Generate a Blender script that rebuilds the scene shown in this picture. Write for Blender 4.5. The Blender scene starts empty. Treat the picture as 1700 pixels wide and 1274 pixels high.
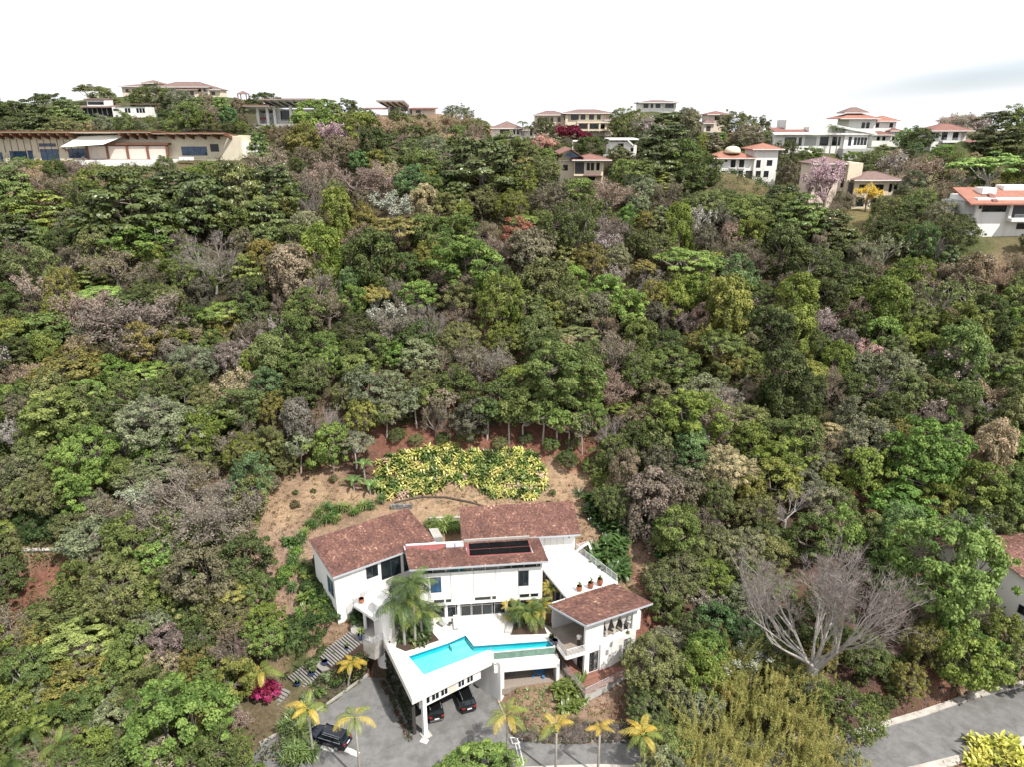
import bpy, math, random
import numpy as np
from mathutils import Vector, Matrix
from mathutils.geometry import tessellate_polygon, delaunay_2d_cdt

R = math.radians
scene = bpy.context.scene
COL = scene.collection
rnd = random.Random(7)
nrng = np.random.default_rng(11)

# ------------------------------------------------------------------ camera
CAM_H, PITCH, FPX = 63.0, 20.0, 1200.0
cam_data = bpy.data.cameras.new('camera')
cam_data.sensor_width = 36.0
cam_data.lens = 36.0 * FPX / 1700.0
cam_data.clip_start = 0.5
cam_data.clip_end = 6000.0
cam = bpy.data.objects.new('camera', cam_data)
COL.objects.link(cam)
cam.location = (0, 0, CAM_H)
cam.rotation_euler = (R(90 - PITCH), 0, 0)
scene.camera = cam
CP, SP = math.cos(R(PITCH)), math.sin(R(PITCH))

# ------------------------------------------------------------------ sky, sun, exposure
SUN_DIR = Vector((0.50, -0.48, 0.95)).normalized()       # towards the sun: behind the drone, to the right, high
sun_elev = math.asin(SUN_DIR.z)
sun_az = math.atan2(SUN_DIR.x, SUN_DIR.y)
world = bpy.data.worlds.new('World')
scene.world = world
world.use_nodes = True
wn, wl = world.node_tree.nodes, world.node_tree.links
wn.clear()
w_out = wn.new('ShaderNodeOutputWorld')
w_bg = wn.new('ShaderNodeBackground')
w_bg.inputs['Strength'].default_value = 0.1
wl.new(w_bg.outputs[0], w_out.inputs[0])
sky = wn.new('ShaderNodeTexSky')
sky.sky_type = 'NISHITA'
sky.sun_disc = False
sky.sun_elevation = sun_elev
sky.sun_rotation = sun_az
sky.air_density = 1.0
sky.dust_density = 2.0
w_tc = wn.new('ShaderNodeTexCoord')
w_map = wn.new('ShaderNodeMapping')
w_map.inputs['Scale'].default_value = (1.6, 1.6, 9.0)
wl.new(w_tc.outputs['Generated'], w_map.inputs['Vector'])
w_noise = wn.new('ShaderNodeTexNoise')
w_noise.inputs['Scale'].default_value = 1.35
w_noise.inputs['Detail'].default_value = 5.0
w_noise.inputs['Roughness'].default_value = 0.5
wl.new(w_map.outputs[0], w_noise.inputs['Vector'])
# thin blue grey streak where the cloud layer is open (around 31 degrees right, 3 degrees up)
w_sep = wn.new('ShaderNodeSeparateXYZ')
wl.new(w_tc.outputs['Generated'], w_sep.inputs[0])
def wmath(op, a, b=None):
    n = wn.new('ShaderNodeMath'); n.operation = op
    for i, v in enumerate((a, b)):
        if v is None: continue
        if isinstance(v, (int, float)): n.inputs[i].default_value = v
        else: wl.new(v, n.inputs[i])
    return n.outputs[0]
az = wmath('ARCTAN2', w_sep.outputs['X'], w_sep.outputs['Y'])
e1 = wmath('POWER', wmath('DIVIDE', wmath('SUBTRACT', az, 0.60), 0.26), 2.0)
el = wmath('SUBTRACT', w_sep.outputs['Z'], wmath('ADD', 0.040, wmath('MULTIPLY', wmath('SUBTRACT', az, 0.5), 0.12)))
e2 = wmath('POWER', wmath('DIVIDE', el, 0.022), 2.0)
gap = wmath('MAXIMUM', wmath('SUBTRACT', 1.0, wmath('ADD', e1, e2)), 0.0)
opening = wmath('MULTIPLY', gap, wmath('MULTIPLY', w_noise.outputs['Fac'], 1.7))
w_ramp = wn.new('ShaderNodeValToRGB')
w_ramp.color_ramp.elements[0].position = 0.22
w_ramp.color_ramp.elements[0].color = (0.8, 0.8, 0.8, 1)
w_ramp.color_ramp.elements[1].position = 0.42
w_ramp.color_ramp.elements[1].color = (1, 1, 1, 1)
wl.new(w_noise.outputs['Fac'], w_ramp.inputs[0])
cover = wmath('SUBTRACT', w_ramp.outputs[0], wmath('MINIMUM', wmath('MULTIPLY', opening, 0.62), 0.6))
w_mix = wn.new('ShaderNodeMix'); w_mix.data_type = 'RGBA'
wl.new(cover, w_mix.inputs['Factor'])
w_tint = wn.new('ShaderNodeVectorMath'); w_tint.operation = 'MULTIPLY'
w_tint.inputs[1].default_value = (1.0, 1.18, 1.45)      # the open streak is bluer than the haze around the sun
wl.new(sky.outputs[0], w_tint.inputs[0])
wl.new(w_tint.outputs[0], w_mix.inputs['A'])
CLOUD = 8.0
w_mix.inputs['B'].default_value = (CLOUD * 0.985, CLOUD * 0.995, CLOUD * 1.03, 1)
wl.new(w_mix.outputs['Result'], w_bg.inputs['Color'])

sun_data = bpy.data.lights.new('sun', 'SUN')
sun_data.energy = 4.3
sun_data.angle = R(0.6)
sun_data.color = (1.0, 0.955, 0.88)
sun = bpy.data.objects.new('sun', sun_data)
COL.objects.link(sun)
sun.rotation_euler = SUN_DIR.to_track_quat('Z', 'Y').to_euler()
sun.location = (60, -60, 180)

scene.view_settings.view_transform = 'Standard'
scene.view_settings.look = 'None'
scene.view_settings.gamma = 1.0
scene.view_settings.use_curve_mapping = False
scene.view_settings.exposure = 0.58
scene.render.engine = 'CYCLES'
cy = scene.cycles
cy.max_bounces = 5
cy.diffuse_bounces = 2
cy.glossy_bounces = 2
cy.transmission_bounces = 2
cy.transparent_max_bounces = 6
cy.use_denoising = True
cy.use_adaptive_sampling = True
cy.adaptive_threshold = 0.015
cy.caustics_reflective = False
cy.caustics_refractive = False

# ------------------------------------------------------------------ helpers
def ray(px, py):
    """direction of the photograph's ray through pixel (px, py) of 1700 x 1274"""
    u, v = (px - 850) / FPX, (637 - py) / FPX
    return np.array([u, CP + v * SP, -SP + v * CP])

def at(px, py, z):
    d = ray(px, py); t = (z - CAM_H) / d[2]
    return (d[0] * t, d[1] * t, z)

def proj(x, y, z):
    z = z - CAM_H
    dep = y * CP - z * SP
    return 850 + FPX * x / dep, 637 - FPX * (y * SP + z * CP) / dep, dep

class Frame:
    """local axes on the ground: u along angle, v to the left of it"""
    def __init__(s, ox, oy, ang, oz=0.0):
        s.o = (ox, oy, oz); a = R(ang); s.c, s.s, s.ang = math.cos(a), math.sin(a), ang
    def __call__(s, u, v, z=0.0):
        return (s.o[0] + u * s.c - v * s.s, s.o[1] + u * s.s + v * s.c, s.o[2] + z)

WORLD = Frame(0, 0, 0)

class MB:
    """collects polygons into one mesh"""
    def __init__(s):
        s.V, s.F, s.A, s.mi = [], [], [], []
    def face(s, pts, a=0.5, m=0):
        n = len(s.V); s.V.extend(pts); s.F.append(tuple(range(n, n + len(pts)))); s.A.append(a); s.mi.append(m)
    def hexa(s, p, a=0.5, m=0):
        """8 corners: 4 bottom counter-clockwise, 4 top"""
        n = len(s.V); s.V.extend(p)
        for f in ((3, 2, 1, 0), (4, 5, 6, 7), (0, 1, 5, 4), (1, 2, 6, 5), (2, 3, 7, 6), (3, 0, 4, 7)):
            s.F.append(tuple(n + i for i in f)); s.A.append(a); s.mi.append(m)
        return s
    def box(s, fr, u0, u1, v0, v1, z0, z1, a=0.5, m=0):
        c = [(u0, v0), (u1, v0), (u1, v1), (u0, v1)]
        return s.hexa([fr(u, v, z0) for u, v in c] + [fr(u, v, z1) for u, v in c], a, m)
    def prism(s, poly, z0, z1, a=0.5, m=0):
        area = sum(poly[i][0] * poly[(i + 1) % len(poly)][1] - poly[(i + 1) % len(poly)][0] * poly[i][1] for i in range(len(poly)))
        if area < 0: poly = poly[::-1]
        k = len(poly); n = len(s.V)
        zz0 = z0 if isinstance(z0, (list, tuple)) else [z0] * k
        zz1 = z1 if isinstance(z1, (list, tuple)) else [z1] * k
        s.V.extend([(p[0], p[1], z) for p, z in zip(poly, zz0)] + [(p[0], p[1], z) for p, z in zip(poly, zz1)])
        for i in range(k):
            j = (i + 1) % k
            s.F.append((n + i, n + j, n + k + j, n + k + i)); s.A.append(a); s.mi.append(m)
        s.F.append(tuple(n + k + i for i in range(k))); s.A.append(a); s.mi.append(m)
        s.F.append(tuple(n + i for i in range(k - 1, -1, -1))); s.A.append(a); s.mi.append(m)
        return s
    def tube(s, path, radii, n=6, a=0.5, cap=True, m=0):
        path = [Vector(p) for p in path]
        if not isinstance(radii, (list, tuple)): radii = [radii] * len(path)
        b0 = len(s.V); ref = None
        for i, p in enumerate(path):
            d = (path[min(i + 1, len(path) - 1)] - path[max(i - 1, 0)])
            if d.length < 1e-9: d = Vector((0, 0, 1))
            d.normalize()
            if ref is None:
                ref = Vector((1, 0, 0)) if abs(d.x) < 0.8 else Vector((0, 1, 0))
            x = (ref - d * ref.dot(d))
            if x.length < 1e-6: x = d.orthogonal()
            x.normalize(); y = d.cross(x); ref = x
            for k in range(n):
                t = 2 * math.pi * k / n
                s.V.append(tuple(p + (x * math.cos(t) + y * math.sin(t)) * radii[i]))
        for i in range(len(path) - 1):
            for k in range(n):
                q = (k + 1) % n
                s.F.append((b0 + i * n + k, b0 + i * n + q, b0 + (i + 1) * n + q, b0 + (i + 1) * n + k)); s.A.append(a); s.mi.append(m)
        if cap:
            s.F.append(tuple(b0 + k for k in range(n - 1, -1, -1))); s.A.append(a); s.mi.append(m)
            e = b0 + (len(path) - 1) * n
            s.F.append(tuple(e + k for k in range(n))); s.A.append(a); s.mi.append(m)
        return s
    def lathe(s, cx, cy, prof, n=12, a=0.5, m=0):
        """prof: list of (radius, z)"""
        return s.tube([(cx, cy, z) for r, z in prof], [max(r, 1e-3) for r, z in prof], n, a, True, m)
    def slab_hole(s, outer, hole, z, a=0.5):
        """flat sheet with a hole, facing up"""
        pts = [Vector((p[0], p[1], 0)) for p in outer] + [Vector((p[0], p[1], 0)) for p in hole]
        tris = tessellate_polygon([[Vector((p[0], p[1], 0)) for p in outer], [Vector((p[0], p[1], 0)) for p in hole]])
        n = len(s.V); s.V.extend([(p.x, p.y, z) for p in pts])
        for t in tris:
            A, B, C = (pts[i] for i in t)
            if (B - A).cross(C - A).z < 0: t = t[::-1]
            s.F.append(tuple(n + i for i in t)); s.A.append(a); s.mi.append(0)
        return s
    def mesh(s, name, mats, off=(0, 0, 0), smooth=False):
        me = bpy.data.meshes.new(name)
        V = [(v[0] - off[0], v[1] - off[1], v[2] - off[2]) for v in s.V]
        me.from_pydata(V, [], s.F)
        for mt in (mats if isinstance(mats, (list, tuple)) else [mats]):
            me.materials.append(mt)
        if any(s.mi): me.polygons.foreach_set('material_index', s.mi)
        if any(x != 0.5 for x in s.A):
            at_ = me.attributes.new('var', 'FLOAT', 'FACE'); at_.data.foreach_set('value', s.A)
        if smooth: me.polygons.foreach_set('use_smooth', [True] * len(me.polygons))
        me.update()
        return me
    def build(s, name, mats, parent=None, local=False, smooth=False, loc=None):
        off = (0, 0, 0) if local or parent is None else origin(parent)
        o = bpy.data.objects.new(name, s.mesh(name, mats, off, smooth))
        COL.objects.link(o)
        if parent is not None: o.parent = parent
        if loc is not None: o.location = loc
        return o

def origin(o):
    x = Vector((0, 0, 0))
    while o is not None:
        x += o.location; o = o.parent
    return x

def tag(o, label=None, cat=None, group=None, kind=None):
    if label: o['label'] = label
    if cat: o['category'] = cat
    if group: o['group'] = group
    if kind: o['kind'] = kind
    return o

def thing(name, loc, label, cat, group=None, rz=0.0):
    o = bpy.data.objects.new(name, None)
    o.empty_display_size = 0.5
    COL.objects.link(o)
    o.location = loc; o.rotation_euler = (0, 0, rz)
    return tag(o, label, cat, group)

def copy_tree(o, parent=None):
    c = o.copy(); COL.objects.link(c)
    if parent is not None: c.parent = parent
    for ch in list(o.children): copy_tree(ch, c)
    return c

def place_copy(proto, loc, rz=0.0, scale=1.0, label=None, group=None):
    c = copy_tree(proto)
    c.location = loc; c.rotation_euler = (0, 0, rz)
    c.scale = (scale,) * 3 if isinstance(scale, (int, float)) else scale
    if label: c['label'] = label
    if group: c['group'] = group
    return c

# ------------------------------------------------------------------ materials
def new_mat(name):
    m = bpy.data.materials.new(name); m.use_nodes = True
    nt = m.node_tree; nt.nodes.clear()
    return m, nt.nodes, nt.links

def mat(name, col, rough=0.7, var=0.18, scale=1.2, bump=0.0, bscale=None, metal=0.0, spec=0.3, dirt=None, dirt_amt=0.35, attr=0.0, streak=False, cracks=0.0):
    """principled surface with procedural blotches, fine grain and optional weathering of another colour"""
    m, N, L = new_mat(name)
    out = N.new('ShaderNodeOutputMaterial'); b = N.new('ShaderNodeBsdfPrincipled')
    L.new(b.outputs[0], out.inputs[0])
    b.inputs['Roughness'].default_value = rough
    b.inputs['Metallic'].default_value = metal
    b.inputs['Specular IOR Level'].default_value = spec
    tc = N.new('ShaderNodeTexCoord')
    n1 = N.new('ShaderNodeTexNoise'); n1.inputs['Scale'].default_value = scale
    n1.inputs['Detail'].default_value = 8.0; n1.inputs['Roughness'].default_value = 0.65
    L.new(tc.outputs['Object'], n1.inputs['Vector'])
    mr = N.new('ShaderNodeMapRange')
    mr.inputs['From Min'].default_value = 0.25; mr.inputs['From Max'].default_value = 0.75
    mr.inputs['To Min'].default_value = 1.0 - var; mr.inputs['To Max'].default_value = 1.0 + var
    L.new(n1.outputs['Fac'], mr.inputs['Value'])
    fac = mr.outputs[0]
    if attr:
        a = N.new('ShaderNodeAttribute'); a.attribute_name = 'var'
        m2 = N.new('ShaderNodeMapRange'); m2.inputs['To Min'].default_value = 1 - attr; m2.inputs['To Max'].default_value = 1 + attr
        L.new(a.outputs['Fac'], m2.inputs['Value'])
        mm = N.new('ShaderNodeMath'); mm.operation = 'MULTIPLY'
        L.new(fac, mm.inputs[0]); L.new(m2.outputs[0], mm.inputs[1]); fac = mm.outputs[0]
    vm = N.new('ShaderNodeVectorMath'); vm.operation = 'SCALE'
    vm.inputs[0].default_value = col
    L.new(fac, vm.inputs['Scale'])
    src = vm.outputs[0]
    if dirt:
        n2 = N.new('ShaderNodeTexNoise'); n2.inputs['Scale'].default_value = scale * 0.45; n2.inputs['Detail'].default_value = 6
        if streak:
            mpg = N.new('ShaderNodeMapping'); mpg.inputs['Scale'].default_value = (2.2, 2.2, .22)
            L.new(tc.outputs['Object'], mpg.inputs['Vector']); L.new(mpg.outputs[0], n2.inputs['Vector'])
        else:
            L.new(tc.outputs['Object'], n2.inputs['Vector'])
        r2 = N.new('ShaderNodeMapRange'); r2.inputs['From Min'].default_value = 0.48; r2.inputs['From Max'].default_value = 0.72
        r2.inputs['To Max'].default_value = dirt_amt
        L.new(n2.outputs['Fac'], r2.inputs['Value'])
        mx = N.new('ShaderNodeMix'); mx.data_type = 'RGBA'
        L.new(r2.outputs[0], mx.inputs['Factor']); L.new(src, mx.inputs['A'])
        mx.inputs['B'].default_value = (*dirt, 1); src = mx.outputs['Result']
    if cracks:
        vo = N.new('ShaderNodeTexVoronoi'); vo.feature = 'DISTANCE_TO_EDGE'; vo.inputs['Scale'].default_value = cracks
        wn_ = N.new('ShaderNodeTexNoise'); wn_.inputs['Scale'].default_value = 1.3; wn_.inputs['Detail'].default_value = 6
        L.new(tc.outputs['Object'], wn_.inputs['Vector'])
        ad_ = N.new('ShaderNodeVectorMath'); ad_.operation = 'MULTIPLY_ADD'; ad_.inputs[1].default_value = (1.6, 1.6, 1.6)
        L.new(wn_.outputs['Color'], ad_.inputs[0]); L.new(tc.outputs['Object'], ad_.inputs[2]); L.new(ad_.outputs[0], vo.inputs['Vector'])
        cr = N.new('ShaderNodeMapRange'); cr.inputs['From Max'].default_value = .018; cr.inputs['To Min'].default_value = .32; cr.inputs['To Max'].default_value = 0.0
        L.new(vo.outputs['Distance'], cr.inputs['Value'])
        mc = N.new('ShaderNodeMix'); mc.data_type = 'RGBA'; L.new(cr.outputs[0], mc.inputs['Factor']); L.new(src, mc.inputs['A']); mc.inputs['B'].default_value = (.045, .043, .04, 1); src = mc.outputs['Result']
    L.new(src, b.inputs['Base Color'])
    if bump:
        n3 = N.new('ShaderNodeTexNoise'); n3.inputs['Scale'].default_value = bscale or scale * 8; n3.inputs['Detail'].default_value = 5
        L.new(tc.outputs['Object'], n3.inputs['Vector'])
        bp = N.new('ShaderNodeBump'); bp.inputs['Strength'].default_value = bump; bp.inputs['Distance'].default_value = 0.05
        L.new(n3.outputs['Fac'], bp.inputs['Height']); L.new(bp.outputs[0], b.inputs['Normal'])
    return m

def glass_mat(name, col=(0.012, 0.018, 0.022), rough=0.04, spec=0.5):
    m, N, L = new_mat(name)
    out = N.new('ShaderNodeOutputMaterial'); b = N.new('ShaderNodeBsdfPrincipled')
    L.new(b.outputs[0], out.inputs[0])
    b.inputs['Roughness'].default_value = rough
    b.inputs['Specular IOR Level'].default_value = spec
    tc = N.new('ShaderNodeTexCoord'); n = N.new('ShaderNodeTexNoise'); n.inputs['Scale'].default_value = 0.8; n.inputs['Detail'].default_value = 3
    L.new(tc.outputs['Object'], n.inputs['Vector'])
    v = N.new('ShaderNodeVectorMath'); v.operation = 'SCALE'; v.inputs[0].default_value = [c * 2 for c in col]
    L.new(n.outputs['Fac'], v.inputs['Scale']); L.new(v.outputs[0], b.inputs['Base Color'])
    return m

def leaf_mat(name, trans=0.30, rough=0.55, spec=0.25, own=None):
    """leaf colour comes from the object's own colour, each leaf a little different"""
    m, N, L = new_mat(name)
    out = N.new('ShaderNodeOutputMaterial'); b = N.new('ShaderNodeBsdfPrincipled')
    b.inputs['Roughness'].default_value = rough; b.inputs['Specular IOR Level'].default_value = spec
    if own is None:
        oi = N.new('ShaderNodeObjectInfo'); base = oi.outputs['Color']
    else:
        rg = N.new('ShaderNodeRGB'); rg.outputs[0].default_value = (*own, 1); base = rg.outputs[0]
    a = N.new('ShaderNodeAttribute'); a.attribute_name = 'var'
    h = N.new('ShaderNodeHueSaturation')
    L.new(base, h.inputs['Color'])
    for tgt, lo, hi in (('Value', 0.5, 1.55), ('Hue', 0.515, 0.484), ('Saturation', 1.0, 0.95)):
        r = N.new('ShaderNodeMapRange'); r.inputs['To Min'].default_value = lo; r.inputs['To Max'].default_value = hi
        L.new(a.outputs['Fac'], r.inputs['Value']); L.new(r.outputs[0], h.inputs[tgt])
    L.new(h.outputs[0], b.inputs['Base Color'])
    tr = N.new('ShaderNodeBsdfTranslucent'); L.new(h.outputs[0], tr.inputs['Color'])
    mx = N.new('ShaderNodeMixShader'); mx.inputs[0].default_value = trans
    L.new(b.outputs[0], mx.inputs[1]); L.new(tr.outputs[0], mx.inputs[2]); L.new(mx.outputs[0], out.inputs[0])
    return m

M = {}
M['white'] = mat('white_paint', (0.78, 0.77, 0.75), 0.75, 0.035, 0.8, 0.05, 30, dirt=(0.45, 0.43, 0.39), dirt_amt=0.42, streak=True)
M['white_clean'] = mat('white_metal_paint', (0.80, 0.80, 0.80), 0.4, 0.03, 2)
M['deck'] = mat('pale_deck_stone', (0.74, 0.71, 0.65), 0.7, 0.06, 0.9, 0.08, 12, dirt=(0.50, 0.46, 0.40), dirt_amt=0.4)
M['terrace'] = mat('white_terrace_coating', (0.78, 0.78, 0.78), 0.7, 0.03, 0.5, dirt=(0.55, 0.55, 0.55), dirt_amt=0.3)
M['trim'] = mat('blue_grey_trim', (0.40, 0.43, 0.47), 0.5, 0.08, 2)
M['grey'] = mat('grey_render', (0.40, 0.40, 0.39), 0.8, 0.12, 1.2, 0.1, 25)
M['concrete'] = mat('weathered_concrete', (0.36, 0.345, 0.32), 0.85, 0.14, 1.1, 0.2, 18, dirt=(0.16, 0.14, 0.12), dirt_amt=0.5)
M['step'] = mat('grey_step_slab', (0.235, 0.225, 0.21), 0.85, 0.18, 1.6, 0.2, 18, dirt=(0.13, 0.12, 0.105), dirt_amt=0.5)
M['kerb'] = mat('pale_kerb_concrete', (0.46, 0.43, 0.39), 0.85, 0.15, 1.3, 0.2, 15, dirt=(0.22, 0.19, 0.16), dirt_amt=0.6)
M['asphalt'] = mat('faded_asphalt', (0.165, 0.162, 0.16), 0.9, 0.24, 1.1, 0.25, 30, dirt=(0.10, 0.095, 0.09), dirt_amt=0.75, cracks=0.28)
M['asphalt_dark'] = mat('dark_asphalt', (0.10, 0.10, 0.105), 0.9, 0.14, 0.4, 0.15, 30, dirt=(0.065, 0.06, 0.06), dirt_amt=0.5)
M['line'] = mat('worn_white_line', (0.68, 0.68, 0.66), 0.8, 0.1, 3, dirt=(0.3, 0.3, 0.29), dirt_amt=0.6)
M['glass'] = glass_mat('dark_window_glass')
M['blue_glass'] = glass_mat('blue_window_glass', (0.03, 0.07, 0.14))
M['frame_dark'] = mat('dark_window_frame', (0.05, 0.05, 0.055), 0.5, 0.1, 3)
M['frame_grey'] = mat('grey_aluminium_frame', (0.42, 0.43, 0.44), 0.4, 0.06, 3, metal=0.3)
M['rail'] = mat('galvanised_rail', (0.36, 0.38, 0.40), 0.45, 0.06, 3, metal=0.4)
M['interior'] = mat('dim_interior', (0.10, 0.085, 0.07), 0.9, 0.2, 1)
M['wood'] = mat('red_brown_decking', (0.24, 0.115, 0.085), 0.65, 0.2, 2.5, attr=0.22)
M['beam'] = mat('brown_timber', (0.16, 0.072, 0.045), 0.7, 0.2, 2)
M['red_membrane'] = mat('red_roof_membrane', (0.27, 0.085, 0.08), 0.75, 0.25, 1.5, dirt=(0.16, 0.08, 0.07))
M['solar'] = glass_mat('black_solar_glass', (0.006, 0.006, 0.009), 0.12)
M['floor_stone'] = mat('brown_stone_floor', (0.24, 0.20, 0.165), 0.6, 0.2, 1.5, dirt=(0.36, 0.33, 0.29), dirt_amt=0.6)
M['gravel'] = mat('speckled_gravel', (0.27, 0.225, 0.19), 0.95, 0.35, 6, 0.5, 40)
M['terracotta'] = mat('terracotta', (0.33, 0.125, 0.065), 0.7, 0.2, 4, attr=0.2)
M['blue_glaze'] = mat('blue_glazed_pot', (0.03, 0.055, 0.16), 0.25, 0.2, 3, spec=0.5)
M['dark_glaze'] = mat('dark_glazed_pot', (0.05, 0.05, 0.085), 0.3, 0.2, 3, spec=0.5)
M['soil'] = mat('potting_soil', (0.06, 0.04, 0.03), 0.95, 0.3, 6)
M['rock'] = mat('dark_bank_rock', (0.075, 0.062, 0.055), 0.9, 0.4, 2.5, 0.5, 8, attr=0.5)
M['stone_wall'] = mat('grey_rubble_stone', (0.17, 0.165, 0.165), 0.9, 0.35, 3, 0.5, 8, attr=0.4)
M['tyre'] = mat('tyre_rubber', (0.02, 0.02, 0.02), 0.85, 0.1, 4)
M['alloy'] = mat('alloy_rim', (0.45, 0.46, 0.48), 0.3, 0.05, 4, metal=0.8)
M['chrome'] = mat('chrome_trim', (0.6, 0.6, 0.62), 0.15, 0.03, 4, metal=1.0)
M['red_lamp'] = mat('red_lamp_lens', (0.35, 0.015, 0.015), 0.2, 0.05, 4, spec=0.5)
M['plate'] = mat('number_plate', (0.75, 0.75, 0.75), 0.5, 0.05, 3)
M['curtain'] = mat('pale_curtain_cloth', (0.62, 0.60, 0.56), 0.85, 0.08, 3)
M['bark'] = mat('grey_brown_bark', (0.17, 0.145, 0.12), 0.9, 0.3, 3, 0.4, 9)
M['pale_bark'] = mat('pale_grey_bark', (0.36, 0.335, 0.305), 0.9, 0.25, 3, 0.3, 9)
M['dark_bark'] = mat('dark_bark', (0.075, 0.06, 0.05), 0.9, 0.3, 3, 0.4, 9)
M['grey_bark'] = mat('cool_grey_bark', (0.31, 0.29, 0.27), 0.9, 0.25, 3, 0.3, 9)
M['fine_twig'] = mat('purple_grey_twigs', (0.24, 0.205, 0.19), 0.9, 0.25, 2, attr=0.35)
M['palm_bark'] = mat('ringed_palm_bark', (0.27, 0.25, 0.22), 0.9, 0.2, 4, 0.4, 9)
M['twig'] = mat('dry_twigs', (0.26, 0.21, 0.185), 0.9, 0.25, 2, attr=0.35)
M['ridge_tile'] = mat('orange_roof_tile', (0.31, 0.14, 0.10), 0.75, 0.25, 1.5, dirt=(0.2, 0.09, 0.07), dirt_amt=0.5)
M['far_red'] = mat('dull_red_roof', (0.215, 0.105, 0.088), 0.75, 0.25, 1.5, dirt=(0.13, 0.07, 0.06), dirt_amt=0.5)
M['far_brown'] = mat('brown_purple_roof', (0.185, 0.122, 0.11), 0.8, 0.25, 1.5, dirt=(0.12, 0.08, 0.07), dirt_amt=0.5)
M['cream'] = mat('cream_wall', (0.66, 0.58, 0.45), 0.8, 0.05, 0.8, dirt=(0.45, 0.39, 0.3), dirt_amt=0.35)
M['beige'] = mat('beige_wall', (0.62, 0.56, 0.44), 0.8, 0.06, 0.8, dirt=(0.45, 0.40, 0.31), dirt_amt=0.35)
M['pinkish'] = mat('pale_pink_wall', (0.66, 0.56, 0.48), 0.8, 0.05, 0.8, dirt=(0.5, 0.42, 0.36), dirt_amt=0.35)
M['sail'] = mat('white_sail_cloth', (0.80, 0.79, 0.76), 0.85, 0.03, 1)
M['door_panel'] = mat('pale_door_panel', (0.60, 0.52, 0.46), 0.7, 0.06, 1)
M['leaf'] = leaf_mat('leaf')
M['leaf_glossy'] = leaf_mat('glossy_leaf', 0.18, 0.35, 0.45)
M['frond'] = leaf_mat('palm_frond', 0.25, 0.45, 0.35)
M['twigleaf'] = leaf_mat('dry_leaf', 0.15, 0.8, 0.1)

# ------------------------------------------------------------------ terrain
def rp(px, py, t):
    """point t metres of optical depth along the ray"""
    d = ray(px, py) * t
    return (d[0], d[1], CAM_H + d[2])

HOUSES = {  # name: photograph's base point and optical depth, used for the pads they stand on
    'long':   (205, 266, 185, 46, 14), 'modern': (185, 192, 250, 24, 10), 'mansion': (290, 158, 300, 40, 14),
    'beams':  (475, 206, 225, 24, 12), 'shed':   (680, 188, 245, 20, 10), 'grey': (852, 228, 235, 15, 10),
    'balcony': (955, 222, 250, 26, 12), 'white': (1000, 262, 220, 22, 10), 'gable': (968, 300, 190, 13, 10),
    'top':    (1092, 182, 280, 15, 10), 'hidden': (1190, 216, 262, 12, 10), 'dome': (1240, 312, 214, 20, 11),
    'big':    (1360, 256, 240, 33, 14), 'spanish': (1450, 242, 262, 24, 12), 'hip': (1575, 254, 240, 18, 10),
    'pink':   (1375, 340, 188, 11, 9), 'cube': (1450, 344, 186, 13, 9), 'right': (1650, 385, 150, 17, 10),
    'small': (1635, 314, 205, 10, 8), 'hazy': (1605, 214, 330, 20, 10),
}
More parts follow.
